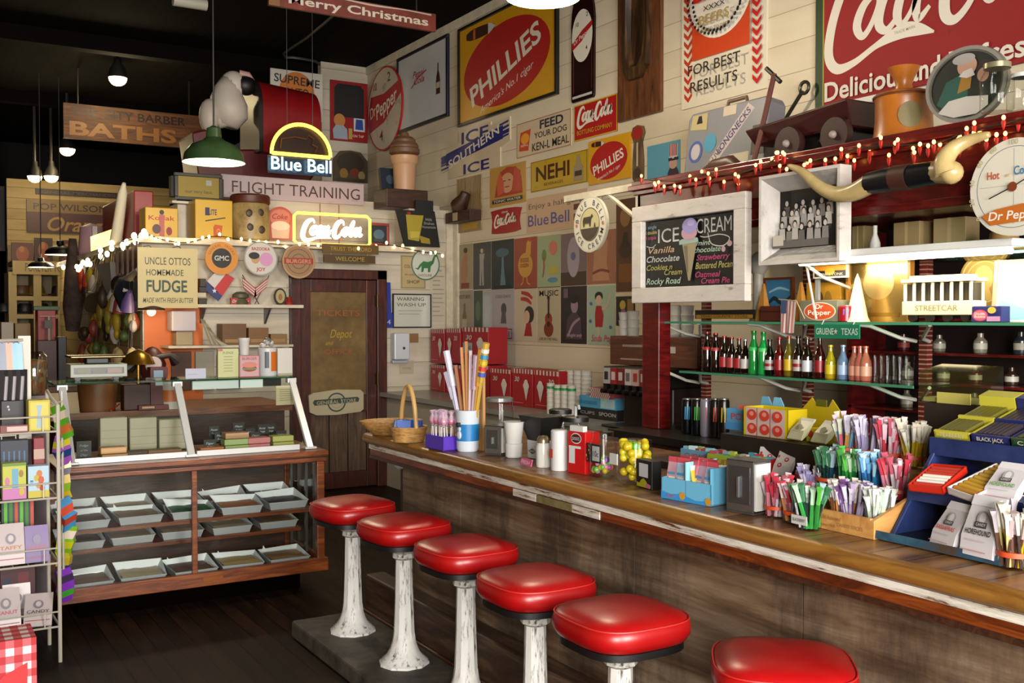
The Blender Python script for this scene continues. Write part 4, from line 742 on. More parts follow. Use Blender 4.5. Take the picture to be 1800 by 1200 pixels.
sign('dark_book', 'dark blue book leaning beside the giant cone', 'book', (T, w, h), '#1a2430', [('lettering', [('e', 50, 50, 20, 20, '#3a4a58')])], t=.04)
# black glass-of-beer placard
T, w, h = ry(8.98, 701, 768, 366, 432)
sign('beer_placard', 'black placard with a yellow glass, tilted at the end of the ledge', 'sign', (T, w, h), '#070707', [('glass_picture', [('p', [(22, 18), (50, 14), (62, 84), (16, 84)], '#9a8a28'), ('p', [(50, 30), (78, 22), (80, 8), (56, 10)], '#8a7a1c'), ('e', 24, 88, 5, 4, '#8a1a14'), ('p', [(26, 40), (52, 40), (50, 24), (28, 22)], '#b0a040')]), ('lettering', [('t', 'Milk', 76, 70, 7, 18, '#8a8a80'), ('t', 'Shakes', 76, 60, 7, 28, '#8a8a80'), ('t', 'Homemade', 76, 50, 7, 36, '#8a8a80')])], t=.02, shape=[(-10, 96), (42, 96), (42, 125), (88, 125), (88, 98), (92, 96), (106, 0), (14, 0)])
# round signs hung below the ledge
def rsign(label, xl, xr, yt, yb, bg, parts, Y=8.84, n=40, name='round_sign'):
    T, w, h = ry(Y, xl, xr, yt, yb); s = (w+h)/2; return sign(name, label, 'sign', (T, s, s), bg, parts, t=.014, shape=ell(50, 50, 50, 50, n))
rsign('round orange truck sign with black centre, under the ledge', 360, 418, 424, 482, '#c07c22', [('ring', [('e', 50, 50, 30, 30, BLK)]), ('lettering', [('t', 'GMC', 50, 43, 15, 44, '#b5b0a8', {'bold': .05}), ('a', 'GENERAL TRUCKS', 50, 50, 36, 160, 20, 7, '#7a4a10')])])
rsign('round white bubble gum sign with a pink bubble', 428, 488, 424, 484, '#bdb8b0', [('ring', [('o', 50, 50, 50, 50, 4, '#8f8b84')]), ('picture', [('e', 66, 48, 20, 20, '#c287b0'), ('e', 34, 50, 13, 15, '#b08a5a'), ('e', 30, 58, 16, 10, '#15130f')]), ('lettering', [('t', 'BAZOOKA', 50, 74, 9, 54, '#a32a1a', {'bold': .04}), ('t', 'JOY', 50, 14, 10, 28, '#a32a1a', {'bold': .04})])])
rsign('round tan sign with a red banner, nearest the door', 495, 555, 430, 489, '#8f6e4c', [('ring', [('o', 50, 50, 48, 48, 3, '#a98a66'), ('o', 50, 50, 36, 36, 2, '#5d4630'), ('o', 50, 50, 22, 22, 2, '#5d4630')]), ('banner', [('r', 6, 42, 94, 60, '#93301e'), ('t', 'BURGERS', 50, 45, 11, 74, '#b58a6a', {'bold': .04})])])
# signs above and beside the door
T, w, h = ry(8.84, 566, 664, 428, 444)
o = sign('welcome_sign', 'brown hanging sign board reading a welcome, above the door', 'sign', (T, w, h), '#5d4412', [('lettering', [('t', 'TRUST THE LORD', 50, 28, 44, 74, '#a08432')])], t=.02)
b = B(); b.box(w*.02, -h*1.05, 0, w*.94, -h*.18, .02, '#4a3410'); Art(w, h, .02).ops(b, [('t', 'WELCOME', 48, -84, 46, 52, '#96803c')]); 
for x in (.15, .8): b.tube([(w*x, 0, .01), (w*x, -h*.2, .01)], .004, '#8a7a30', 5)
b.build('lower_board', o, smooth=0)
T, w, h = ry(YF-.002, 722, 772, 436, 492); s = (w+h)/2
sign('round_sign', 'round white sign with a green dinosaur, beside the door', 'sign', (T, s, s), '#b9beb6', [('ring', [('o', 50, 50, 50, 50, 4, '#3f6a4a')]), ('dinosaur', [('p', [(12, 38), (24, 32), (36, 46), (34, 26), (42, 26), (44, 38), (58, 38), (58, 26), (66, 26), (68, 44), (78, 54), (84, 74), (92, 78), (90, 84), (80, 80), (72, 62), (58, 58), (42, 60), (30, 50), (22, 38)], '#2f6a3a')]), ('lettering', [('t', 'GASOLINE', 48, 12, 8, 48, '#9a4a40'), ('t', 'SERVICE', 48, 84, 7, 40, '#9a5a50')])], t=.012, shape=ell(50, 50, 50, 50, 40))
sign('paper_notice', 'yellowed certificate pinned partly behind the green dinosaur sign', 'notice', ry(YF, 704, 748, 448, 507), '#a8966c', [('lettering', [('t', 'COLORADO', 50, 62, 10, 70, '#4a3c24'), ('t', 'the undersigned', 50, 40, 6, 70, '#6a5a3c'), ('t', 'SHOP', 50, 16, 10, 50, '#4a3c24')]), ('border', [('f', 3, 2, 97, 98, 2, '#7d6c46')])], t=.004)
sign('paper_notice', 'tall pale typed list pinned in the corner past the dinosaur sign', 'notice', ry(YF, 756, 784, 470, 566), '#b3aa98', [('lettering', [('s', [(15, 12+i*8), (random.choice((60, 75, 85)), 12+i*8)], 1.6, '#8a8272') for i in range(10)]+[('t', 'Prices', 45, 93, 5, 50, '#5a88a0')])], t=.003)
P = ry(YF, 691, 755, 518, 574)
sign('framed_notice', 'black framed glossy hand washing notice beside the blue paddle', 'notice', P, mat('#b3b3a8', .12), [('lettering', [('t', 'WARNING', 46, 82, 11, 74, '#3a3a36'), ('t', 'WASH UP', 48, 64, 11, 80, '#5a5a52'), ('s', [(12, 50), (80, 50)], 2, '#8a8a80'), ('s', [(12, 40), (70, 40)], 2, '#8a8a80')])], t=.012, frame=(.012, .022, mat(BLK, .3)))
sign('blue_paddle', 'blue wooden paddle hanging beside the door', 'paddle', ry(YF, 671, 690, 496, 576), mat('#1d2f86', .4), [('lettering', [('t', '4', 58, 8, 10, 34, '#9aa3c0')])], t=.02, shape=[(0, 0), (100, 0), (100, 28), (82, 34), (74, 100), (34, 100), (36, 34), (10, 28)])
T, w, h = ry(YF, 686, 716, 585, 638); r = empty('soap_dispenser', 'white wall soap dispenser below the framed notice', 'dispenser', T)
b = B(); b.box(0, h*.12, 0, w*.9, h, .1, mat('#b8bcc2', .3)); b.build('body', r, bevel=.012, smooth=0)
b = B(); b.box(0, 0, 0, w*.9, h*.1, .06, mat('#9aa0a8', .3)); b.build('push_bar', r, bevel=.006, smooth=0)
b = B(); b.sph((w*.55, h*.5, .1), .014, '#20242a', sc=(1, 1, .4)); b.build('window', r)
T, w, h = ry(YF, 714, 735, 586, 602); sign('cardboard_note', 'small brown card behind the soap dispenser', 'note', (T, w, h), '#7d5a34', [], t=.008)
sign('paper_note', 'small clear hook plate under the soap dispenser', 'note', ry(YF, 702, 727, 634, 657), '#a89c86', [('marks', [('t', 'soap', 50, 36, 22, 60, '#8a7d66')])], t=.003)
# general store board on the door
T, w, h = ry(PY-.04, 541, 637, 686, 731)
sign('store_board', 'cream rounded board with a dark green emblem, hanging on the door', 'sign', (T, w, h), '#a59a7e', [('emblem', [('o', 50, 50, 17, 38, 6, '#2c4038'), ('p', [(10, 40), (90, 48), (92, 62), (88, 68), (10, 62), (7, 52)], '#26382f'), ('o', 50, 50, 11, 24, 3, '#8a8a6e'), ('t', 'GENERAL STORE', 50, 46, 13, 72, '#a59a7e', {'rot': 2})])], t=.03, shape=[(2, 14), (14, 2), (50, 0), (94, 8), (100, 18), (100, 84), (94, 96), (50, 100), (8, 90), (0, 80)])
# fudge sign
T, w, h = ry(8.5, 242, 347, 434, 541)
o = sign('fudge_sign', 'cream hand lettered fudge sign hanging at the ledge corner', 'sign', (T, w, h), tin('#b0a070', '#9a8a5c', .3, .5), [('lettering', [('t', 'UNCLE OTTOS', 50, 72, 12, 76, '#1f2a20'), ('t', 'HOMEMADE', 45, 54, 10, 62, '#1f2a20'), ('t', 'FUDGE', 48, 27, 20, 68, '#16301f', {'bold': .05}), ('t', 'MADE WITH FRESH BUTTER', 50, 9, 8, 84, '#3a3420', {'shear': .25})])], t=.012)
b = B()
for x in (.25, .75): b.tube([(w*x, h-.01, .006), (w*x, h*1.05, -.12), (w*x, h*1.02+.02, -.34)], .003, '#333333', 5)
b.build('hanging_wires', o)
p = onY(266, 541, 8.55); r = empty('wall_lamp', 'dark shaded bulb lamp glowing below the fudge sign', 'lamp', at(p)); b = B(); b.lathe([(.11, -.02), (.10, 0), (.04, .025), (.02, .04)], '#2a1408', n=20, cap=(0, 1)); b.tube([(0, 0, .03), (.02, .3, .08), (.02, .49, .08)], .012, '#2a1408', 6); b.build('shade', r); b = B(); b.sph((0, 0, -.03), .035, mat('#ffe0a0', .4, 0, 8)); b.build('bulb', r); bulb('lamp_light', p+Vector((0, .08, -.09)), 4, (1, .75, .4), .04)
# shelf with little flags
a = onY(350, 537, 8.85)
b = B(); c = onY(533, 537, 8.85); b.box(a.x-.35, 8.84, a.z-.015, c.x, PY-.002, a.z+.012, m_trimw); 
for x in (a.x+.05, c.x-.3): b.hexa([(x, 8.9, a.z-.03), (x+.02, 8.9, a.z-.03), (x+.02, PY-.002, a.z-.16), (x, PY-.002, a.z-.16)], [(x, 8.86, a.z-.015), (x+.02, 8.86, a.z-.015), (x+.02, PY-.002, a.z-.015), (x, PY-.002, a.z-.015)], mat('#777777', .4, .8))
tag(b.build('wall_shelf', smooth=0), 'narrow white wall shelf holding the flags, left of the door', 'shelf'); SZ = a.z+.012
b = B(); q = [onY(x, y, 8.86) for x, y in ((385, 471), (412, 491), (383, 529), (363, 510))]; m = lambda i, j, t: q[i].lerp(q[j], t)
d = Vector((0, .012, 0))
def quad(b, pts, mt): b.add([tuple(p) for p in pts]+[tuple(p+d) for p in pts], [(3, 2, 1, 0), (4, 5, 6, 7)]+[(i, (i+1) % 4, 4+(i+1) % 4, 4+i) for i in range(4)], mt)
ql = [onY(x, y, 8.86) for x, y in ((362, 509), (366, 498), (395, 520), (383, 530))]
b.add([], [], '#b5b0ab')
p1, p2, p3, p4 = [onY(x, y, 8.86) for x, y in ((386, 470), (398, 480), (376, 508), (364, 494))]; quad(b, [p1, p4, p3, p2], '#b8b2ae')
p5, p6, p7 = [onY(x, y, 8.86) for x, y in ((412, 489), (391, 520), (398, 480))]; quad(b, [p2, p3, p6, p5], '#a81c1e')
p8, p9 = onY(362, 510, 8.86), onY(384, 529, 8.86); quad(b, [p4, p8, p9, p6], '#16245c')
st = onY(377, 511, 8.855); b.add([(st.x+.022*(1 if i % 2 == 0 else .42)*math.sin(2*PI*i/10), st.y, st.z+.022*(1 if i % 2 == 0 else .42)*math.cos(2*PI*i/10)) for i in range(10)], [tuple(range(10))], '#c8c8cc')
fl = b.build('state_flag', smooth=0); tag(fl, 'drooping red white and blue flag with one star, below the orange truck sign', 'flag')
b = B(); b.tube([onY(386, 469, 8.87), onY(360, 536, 8.9)], .004, '#8a6a3a', 6); b.build('stick', fl)
b = B()
for (x0, y0, x1, y1, k) in ((426, 487, 449, 506, 0), (449, 506, 471, 488, 1)):
    A_, C_ = onY(x0, y0, 8.88), onY(x1, y1, 8.88); vv = Vector((.015, 0, -.10)) if k == 0 else Vector((-.015, 0, -.09))
    for i in range(7): quad(b, [A_+vv*(i/7), A_+vv*((i+1)/7), C_+vv*((i+1)/7), C_+vv*(i/7)], '#9c3a3c' if i % 2 == 0 else '#b8b0ab')
b.tube([onY(426, 483, 8.88), onY(455, 534, 8.9)], .004, '#3a2a1a', 6); b.tube([onY(473, 484, 8.88), onY(448, 534, 8.9)], .004, '#3a2a1a', 6)
tag(b.build('crossed_flags', smooth=0), 'pair of small crossed striped flags on the white shelf', 'flags')
def onshelf(px, Y=8.92): p = onY(px, 536, Y); return at((p.x, Y, SZ))
b = B(); b.lathe([(.07, 0), (.075, .02), (.06, .05), (.075, .06), (.07, .09), (.04, .11), (0, .115)], '#4a4a34', n=16); tag(b.build('candy_dish', None, onshelf(423)), 'small lidded green dish on the shelf behind the flags', 'dish')
T, w, h = ry(8.9, 404, 439, 519, 531); T[2][3] = SZ; sign('small_sign', 'tiny red soda sign standing on the white shelf', 'sign', (T, w, h), '#96262c', [('lettering', [('t', 'Dr Pepper', 50, 28, 44, 84, WHT, {'shear': .2})])], t=.03)
r = empty('oval_picture', 'small black oval framed picture on the shelf, near the door', 'picture', onshelf(492))
b = B(); b.prism(ell(0, .075, .055, .075, 28), -.008, .012, mat(BLK, .4), basis((0, 0, 0), (1, 0, 0), (0, 0, 1))); b.build('frame', r); b = B(); b.prism(ell(0, .075, .042, .06, 28), .012, .014, '#9a8e62', basis((0, 0, 0), (1, 0, 0), (0, 0, 1))); b.prism(ell(0, .07, .018, .03, 16), .014, .016, '#8a5a2a', basis((0, 0, 0), (1, 0, 0), (0, 0, 1))); b.build('portrait', r)
r = empty('oil_lamp', 'small oil lamp with glass chimney on the shelf end', 'lamp', onshelf(508)); b = B(); b.lathe([(.035, 0), (.04, .02), (.02, .05), (.03, .07)], '#8a2018', n=14); b.build('base', r); b = B(); b.lathe([(.02, .07), (.035, .1), (.02, .15), (.02, .19)], m_glass, n=14); b.build('chimney', r)
b = B(); b.box(-.035, -.05, 0, .035, .05, .05, '#20180f'); b.box(-.045, -.05, .06, .03, .05, .1, '#b0a894'); b.box(-.03, -.05, .1, .04, .05, .15, '#1d1712'); b.box(-.02, -.04, .15, .03, .04, .22, '#2a2018'); b.box(-.04, -.05, .05, .04, .05, .06, '#8a8270'); tag(b.build('trinket_stack', None, onshelf(354), bevel=.004, smooth=0), 'dark stacked trinkets at the shelf end beside the fudge sign', 'trinkets')
# lower shelf: cartons and bags
a = onY(296, 608, 8.75); c = onY(515, 608, 8.75)
b = B(); b.box(a.x, 8.74, a.z-.02, c.x, PY-.002, a.z, m_trimw); tag(b.build('wall_shelf', smooth=0), 'lower white wall shelf stacked with brown cartons', 'shelf'); S2 = a.z
for (xl, xr, yt, col, lab) in ((391, 433, 569, '#5d3d1c', 'tallest brown carton on the lower wall shelf'), (437, 472, 576, '#6d4a22', 'middle brown carton on the lower wall shelf'), (476, 505, 587, '#7a5a34', 'smallest brown carton on the lower wall shelf, near the door')):
    p, q2 = onY(xl, yt, 8.82), onY(xr, yt, 8.82); b = B(); b.box(p.x, 8.82, S2, q2.x, 9.0, p.z, col); b.box(p.x+.02, 8.819, S2+.02, q2.x-.02, 8.8205, S2+.05, '#8a6a3c'); tag(b.build('carton', bevel=.004, smooth=0), lab, 'carton', 'cartons on the lower shelf')
b = B(); p = onY(302, 546, 8.8); q2 = onY(345, 546, 8.8); b.box(p.x, 8.8, onY(302, 582, 8.8).z, q2.x, 8.98, p.z, mat('#b3aab0', .5)); b.box(p.x+.04, 8.82, S2, q2.x-.02, 8.98, onY(302, 582, 8.8).z, '#8a7a60'); tag(b.build('paper_roll_box', bevel=.01, smooth=0), 'pale box under the fudge sign on the lower shelf', 'box')
b = B(); 
for i in range(6):
    p = onY(352+i*5, 560+i*7, 8.72-i*.01); q2 = onY(372+i*4, 606, 8.72-i*.01); b.add([(p.x, p.y, p.z), (p.x+.05, p.y+.05, p.z-.01), (q2.x+.04, q2.y, S2+.004), (q2.x-.02, q2.y-.02, S2+.004)], [(0, 1, 2, 3), (3, 2, 1, 0)], '#a8a090' if i % 2 else '#8f866f')
tag(b.build('paper_bags', smooth=0), 'sheaf of grey paper bags fanned out on the lower shelf', 'paper bags')
# brown cards on the wall below
b = B(); p = onY(300, 618, PY-.01); b.box(p.x, PY-.03, .98, p.x+.17, PY-.003, p.z, '#4f2e14'); b.box(p.x+.2, PY-.05, .98, p.x+.36, PY-.003, p.z, '#9a927e'); b.box(p.x+.39, PY-.05, .98, p.x+.6, PY-.003, p.z-.03, '#8f8774'); tag(b.build('box_stack', bevel=.004, smooth=0), 'grey and brown flat boxes standing against the wall below the shelf', 'boxes')
# ================================================================ lamps
def pendant(label, px, yt, yb, wpx, D, shade, dome=1.0, watt=25, name='pendant_lamp'):
    d = ray(px, yb); s = D*F/wpx / d.dot(ray(900, 600).normalized()) if False else (D*F/wpx); p = CAM + d*s
    R = D/2; H = (yb-yt)*s/F; r = empty(name, label, 'lamp', at(p))
    b = B(); b.lathe([(R, 0), (R*.97, .012), (R*.93, H*.25), (R*.72, H*.48), (R*.35, H*.62), (R*.25, H*.7), (R*.22, H*.95), (R*.1, H), (.012, H*1.03)], shade, n=32, cap=(0, 1)); b.lathe([(R*.98, .002), (R*.7, H*.42), (R*.2, H*.6)], mat('#d8d6ce', .5), n=32, cap=(0, 1)); b.build('shade', r)
    b = B(); b.lathe([(R*.94, .006), (R*.5, .002), (.001, 0)], mat('#fff4d8', .4, 0, 3.2), n=28); b.build('lit_inside_disc', r)  # added glowing disc, stands in for the brightly lit white inside of the shade
    b = B(); b.tube([(0, 0, H*.98), (0, 0, CEIL-p.z)], .006, '#171310', 6); b.build('cord', r)
    bulb('lamp_light', p+Vector((0, 0, -.03)), watt, (1, .86, .62), .08); return r
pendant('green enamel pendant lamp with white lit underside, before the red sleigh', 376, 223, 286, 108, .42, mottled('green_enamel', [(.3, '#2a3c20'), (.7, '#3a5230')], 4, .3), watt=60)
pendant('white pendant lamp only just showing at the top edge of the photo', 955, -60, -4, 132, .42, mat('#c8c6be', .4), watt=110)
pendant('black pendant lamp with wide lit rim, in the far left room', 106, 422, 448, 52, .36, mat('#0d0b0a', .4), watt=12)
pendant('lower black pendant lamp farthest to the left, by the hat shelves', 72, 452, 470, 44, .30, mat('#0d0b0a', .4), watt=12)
def spot(label, px, py, Y, r_=.09, e=40, z2=None):
    p = onY(px, py, Y); r = empty('ceiling_spotlight', label, 'lamp', at(p), 'ceiling flood lamps')
    b = B(); b.sph((0, 0, 0), r_, mat('#ffe7a0', .4, 0, 14), sc=(1, 1, .9)); b.build('bulb', r)
    b = B(); b.lathe([(r_*1.05, .0), (r_*.9, r_*.9), (r_*.45, r_*1.6), (r_*.4, r_*2.2)], mat('#15120f', .6), n=16); b.tube([(0, 0, r_*2), (0, 0, CEIL-p.z)], .02, mat('#1c1815', .5), 8); b.build('housing', r)
    bulb('lamp_light', p+Vector((0, -.05, -r_*1.4)), e, (1, .8, .45), .08)
spot('bright flood lamp alone on the dark ceiling boards', 207, 137, 12.2, .10, 25)
spot('flood lamp on a pole at the left end of the wooden baths sign', 118, 262, 14.5, .10, 22)
spot('left lamp of the twin spots over the tan wall', 61, 310, 14.8, .09, 14); spot('right lamp of the twin spots over the tan wall', 90, 310, 14.8, .09, 14)
b = B(); b.lathe([(.05, 0), (.05, .3)], mat('#bdb8a8', .4, 0, 0), n=12, T=at((0, 0, 0)) @ Matrix.Rotation(PI/2, 4, 'Y')); p = onY(304, 2, 9.5); tag(b.build('tube_lamp', None, at((p.x, p.y, CEIL-.08))), 'short white tube fitting at the top edge of the dark ceiling', 'lamp')
# conduit on the ceiling
b = B(); pts = [onZ(x, y, CEIL-.03) for x, y in ((620, 0), (585, 28), (540, 66), (498, 94), (502, 101), (515, 101), (535, 104), (555, 108), (572, 120))]
for p in pts: p.z = CEIL-.03
b.tube(pts, .015, '#3a3733', 6); tag(b.build('conduit', smooth=60), 'thin grey conduit zigzagging across the dark ceiling', 'conduit')
# greeting board and baths board
T, w, h = wallY(7.0, 470, 763, -22, 10)
o = sign('greeting_board', 'long red-brown board with white Christmas greeting letters hanging from the ceiling', 'sign', (T, w, h*1.05), mottled('brick_red_board', [(.3, '#3f130a'), (.6, '#6d2618'), (.85, '#8a5a48')], 7, .6), [('lettering', [('t', 'Merry Christmas', 53, 26, 46, 84, '#b3aa9c', {'bold': .04})]), ('snow_line', [('S', [(4, 96, 6), (20, 90, 10), (40, 95, 5), (60, 89, 10), (80, 94, 6), (97, 90, 8)], 6, '#a59a8c')]), ('end_board', [('r', 0, 0, 6, 100, '#6d4a20')])], t=.03)
b = B()
for x in (.12, .88): b.tube([(w*x, h, .015), (w*x, CEIL-T[2][3], .015)], .006, '#222222', 5)
b.build('hanging_wires', o)
T, w, h = wallY(13.0, 111, 355, 181, 243)
o = sign('baths_board', 'old dark wooden bath house board with faded capitals under the ceiling', 'sign', (T, w, h), woodmat('old_sign_wood', ['#2a1508', '#5a3414', '#7a4c20'], (1.2, 9, 9), .6, 2), [('lettering', [('t', 'THE CITY BARBER', 46, 66, 24, 82, '#241008', {'bold': .03}), ('t', 'BATHS', 42, 12, 40, 76, '#8f5f28', {'bold': .06})])], t=.04)
b = B(); 
for x in (.1, .9): b.tube([(w*x, h, .02), (w*x, CEIL-T[2][3], .02)], .01, '#1a1410', 5)
b.build('hanging_rods', o)
# ================================================================ far left room
YB = 15.98
sign('produce_sign', 'dark red painted sign with big tan script on the far tan wall', 'sign', ry(YB, 47, 205, 350, 407), '#3d0d0a', [('band', [('r', 0, 62, 100, 100, '#6d5220')]), ('lettering', [('t', 'POP WILSON', 48, 70, 20, 82, '#2e120a', {'bold': .03}), ('t', 'DRINK', 60, 46, 8, 40, '#2e120a'), ('t', 'Orange', 58, 6, 44, 72, '#8a6a30', {'shear': .3, 'bold': .03})])], t=.03)
sign('narrow_sign', 'narrow black sign strip at the top of the far tan wall', 'sign', ry(YB, 62, 215, 331, 341), '#1a0c08', [('lettering', [('t', 'GENERAL MERCHANDISE', 50, 25, 50, 86, '#5a3a20')])], t=.02)
m_cream = mat('#a08a5a', .6)
r = empty('hat_shelves', 'cream cubby shelving holding hats at the far left', 'shelving', at((2.0, 15.5, 0)))
x0, x1 = onY(22, 500, 15.3).x, onY(150, 500, 15.3).x; zt = onY(40, 478, 15.3).z; zm = onY(40, 524, 15.3).z; zl = onY(40, 556, 15.3).z
b = B()
for z in (zt, zm, zl, .5, onY(40, 462, 15.3).z): b.box(x0, 15.3, z-.03, x1, 15.9, z+.03, m_cream)
for i in range(4): xx = x0+(x1-x0)*i/3; b.box(xx-.05, 15.29, 0, xx+.05, 15.9, zt, m_cream)
b.box(x0, 15.9, 0, x1, 15.95, zt+.4, '#7d6a45'); b.box(x0, 15.28, zt-.03, x1, 15.3, zt+.14, m_cream); under(b.build('carcass', smooth=0), r)
b = B(); Art(x1-x0, .16, 0).ops(b, [('t', 'FOREVER YOURS', 50, 20, 70, 66, '#5a4a30')]); b.build('lettering', None, basis((x0, 15.279, zt-.02), (1, 0, 0), (0, 0, 1)), smooth=0); under(bpy.data.objects['lettering.%03d' % 0] if False else COL.objects[-1], r)
for i, (px, py, c, lb) in enumerate(((38, 519, '#5a3c1a', 'brown felt hat in the upper left cubby'), (64, 519, '#7a5a20', 'tan straw hat in the upper left cubby'), (104, 519, '#17120f', 'black hat in the upper right cubby'), (44, 551, '#14110e', 'black hat in the lower left cubby'), (72, 551, '#221a12', 'dark brown hat in the lower middle cubby'), (8, 550, '#0f0d0b', 'black hat at the very left edge'))):
    p = onY(px, py, 15.5); p.z = (zm if py < 530 else zl)+.03; b = B(); b.lathe([(.15, .02), (.16, .035), (.10, .04), (.095, .12), (.075, .15), (.0, .14)], c, n=20, sy=.8); tag(b.build('hat', None, at(p)), lb, 'hat', 'hats in the cubbies')
for (xl, xr, yt, yb, c, lb) in ((20, 58, 426, 465, '#4a2412', 'dark red picture leaning above the hat shelves'), (60, 92, 418, 462, '#2a160c', 'dark brown jar picture behind the lower black lamp'), (104, 130, 422, 462, '#3d1c0e', 'dark picture panel behind the wide black lamp')):
    sign('wall_picture', lb, 'picture', ry(15.6, xl, xr, yt, yb), c, [('picture', [('e', 50, 50, 30, 34, '#7a3e18'), ('e', 46, 70, 12, 14, '#8a5a2a'), ('r', 16, 6, 84, 20, '#5a3010')])], t=.05)
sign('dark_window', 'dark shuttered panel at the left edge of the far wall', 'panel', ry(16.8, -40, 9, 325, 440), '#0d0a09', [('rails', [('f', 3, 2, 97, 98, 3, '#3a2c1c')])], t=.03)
# merchandise table in the far room: a red gift bag, boxes
b = B(); p = onY(86, 590, 11); b.box(0.6, 10.6, .9, 1.75, 11.8, .95, m_midwood); b.box(.65, 10.65, 0, 1.7, 11.75, .9, m_dkwood); tag(b.build('merchandise_table', smooth=0), 'dark merchandise table beyond the wire rack', 'table')
def farbox(name, label, cat, xl, xr, yt, Y, col, z=.95, ex=None, dp=.2):
    p, q = onY(xl, yt, Y), onY(xr, yt, Y); b = B(); b.box(p.x, Y, z, q.x, Y+dp, p.z, col); 
    if ex: ex(b, p.x, q.x, p.z, Y)
    return tag(b.build(name, bevel=.006, smooth=0), label, cat)
farbox('easel_card', 'cream card sign on a small stand over the merchandise table', 'card', 70, 103, 555, 10.7, '#9a8a5c', 1.62, lambda b, a, c, z, Y: (b.box(a+.04, Y-.003, z-.12, c-.06, Y, z-.04, '#2a1c12'), b.tube([((a+c)/2, Y+.02, .95), ((a+c)/2, Y+.02, 1.63)], .015, '#8a8070', 6)), .02)
farbox('gift_bag', 'red bag with green tissue behind the cream card', 'bag', 66, 98, 545, 10.9, '#8a1c14', .95, lambda b, a, c, z, Y: b.box(a-.03, Y+.05, z, c+.04, Y+.15, z+.04, '#2a4a20'))
farbox('crate', 'dark red crate on the merchandise table', 'crate', 66, 100, 598, 10.65, '#3c120a')
farbox('jar_box', 'black lidded box standing right of the dark red crate', 'box', 102, 117, 592, 10.6, '#15161a')
farbox('tan_box', 'small white box at the far left behind the rack header', 'box', 2, 24, 566, 11.3, '#9a8a78'); farbox('book_box', 'yellow and red boxes at the far left behind the rack', 'box', 26, 54, 568, 11.4, '#7a5a1a')
# ================================================================ side of the partition, hung with goods
SXP = 1.80
rs_ = random.Random(3)
def hung(name, label, cat, px, yt, yb, Yp, fn):
    p = onX(px, yt, 1.70); q = onX(px, yb, 1.70); fn(p, q); return p
for i in range(5):
    px = 205+i*9; p = onX(px, 446+i*-4, 1.72); q = onX(px, 495, 1.72); b = B(); b.box(1.705, p.y-.06, q.z, 1.73, p.y+.06, p.z, '#5a4030'); b.box(1.71, p.y-.01, p.z, 1.725, p.y+.01, 2.235, '#3a2a20')
    tag(b.build('cutting_board', bevel=.004, smooth=0), 'brown wooden slat board hanging in a row under the side ledge', 'board', 'slat boards under the side ledge')
# flared grey trousers shape and aprons
b = B(); P = [onX(x, y, 1.66) for x, y in ((167, 466), (193, 460), (196, 500), (198, 512), (192, 520), (184, 508), (178, 488))]; b.add([tuple(p) for p in P]+[(p.x+.05, p.y, p.z) for p in P], [tuple(range(7)), tuple(range(13, 6, -1))]+[(i, 7+i, 7+(i+1) % 7, (i+1) % 7) for i in range(7)], mat('#7a7068', .6)); b.tube([(1.68, P[0].y, P[0].z), (1.68, (P[0].y+P[1].y)/2, 2.24)], .004, '#222222', 5); tag(b.build('horn_gramophone', smooth=0), 'grey metal funnel hanging under the lit corner lights', 'funnel')
b = B(); A_ = onX(243, 478, 1.69); b.tube([onX(216, 494, 1.69), onX(228, 488, 1.69), onX(243, 474, 1.69)], [.03, .035, .02], '#9a8c7c', 8); b.sph(onX(214, 500, 1.69), .09, '#0c0c10'); b.tube([onX(216, 500, 1.69), onX(226, 515, 1.69), onX(230, 540, 1.69)], [.07, .12, .09], '#0d1420', 10); b.tube([onX(214, 508, 1.67), onX(222, 514, 1.67)], .02, '#a8a8a8', 6); tag(b.build('toy_bird', smooth=70), 'black and white stuffed bird hanging by the fudge sign', 'toy')
for i, (px, y0, y1, c, lb) in enumerate(((205, 512, 545, '#a8a4a0', 'white'), (211, 510, 548, '#7a2428', 'dark red'), (218, 508, 545, '#b3aca4', 'cream'), (225, 512, 546, '#4a3a6a', 'purple'), (200, 515, 545, '#8a6a1a', 'mustard'))):
    b = B(); b.tube([onX(px+3, y0, 1.65), onX(px, (y0+y1)/2, 1.65), onX(px-1, y1, 1.65)], [.02, .05, .06], c, 8); b.tube([onX(px+3, y0, 1.65), onX(px+2, y0-20, 1.69)], .004, '#333333', 5); tag(b.build('ribbon', smooth=60), lb+' ribbon bunch hanging below the stuffed bird', 'ribbon', None)
r = empty('reading_lamp', 'white gooseneck lamp glowing among the hung goods', 'lamp', at(onX(168, 530, 1.66)))
b = B(); dv = Vector((.25, -.7, -.5)); q = dv.to_track_quat('Z', 'Y').to_matrix().to_4x4(); b.lathe([(.12, .02), (.115, .0), (.05, -.1), (.03, -.14)], '#3a2c1c', n=20, T=q); b.lathe([(0.001, .012), (.112, .0)], mat('#f4f0ff', .4, 0, 5), n=20, T=q); b.build('shade', r)
b = B(); b.tube([tuple(q @ Vector((0, 0, -.13))), (.02, .05, .2), (.03, .05, .32), (.10, .05, .48)], .01, '#8a7a5a', 6); b.build('arm', r)
b = B(); A_, C_ = onX(203, 392, 1.75), onX(218, 322, 1.75); A_.z = 2.287; b.tube([A_, A_.lerp(C_, .85), C_], [.055, .04, .015], mat('#eadfc2', .5), 10); tag(b.build('pointed_ornament', smooth=60), 'white pointed blade standing up over the red lit box', 'ornament')
q = [onX(x, y, 1.77) for x, y in ((172, 400), (226, 388), (226, 432), (176, 444))]
b = B(); ya, yb_ = q[0].y, q[1].y; b.box(1.815, yb_, 2.29, 1.98, ya, 2.72, mat('#8a1210', .4)); o = tag(b.build('sign_box', bevel=.01, smooth=0), 'red box with a glowing yellow white panel on the side ledge', 'lit sign')
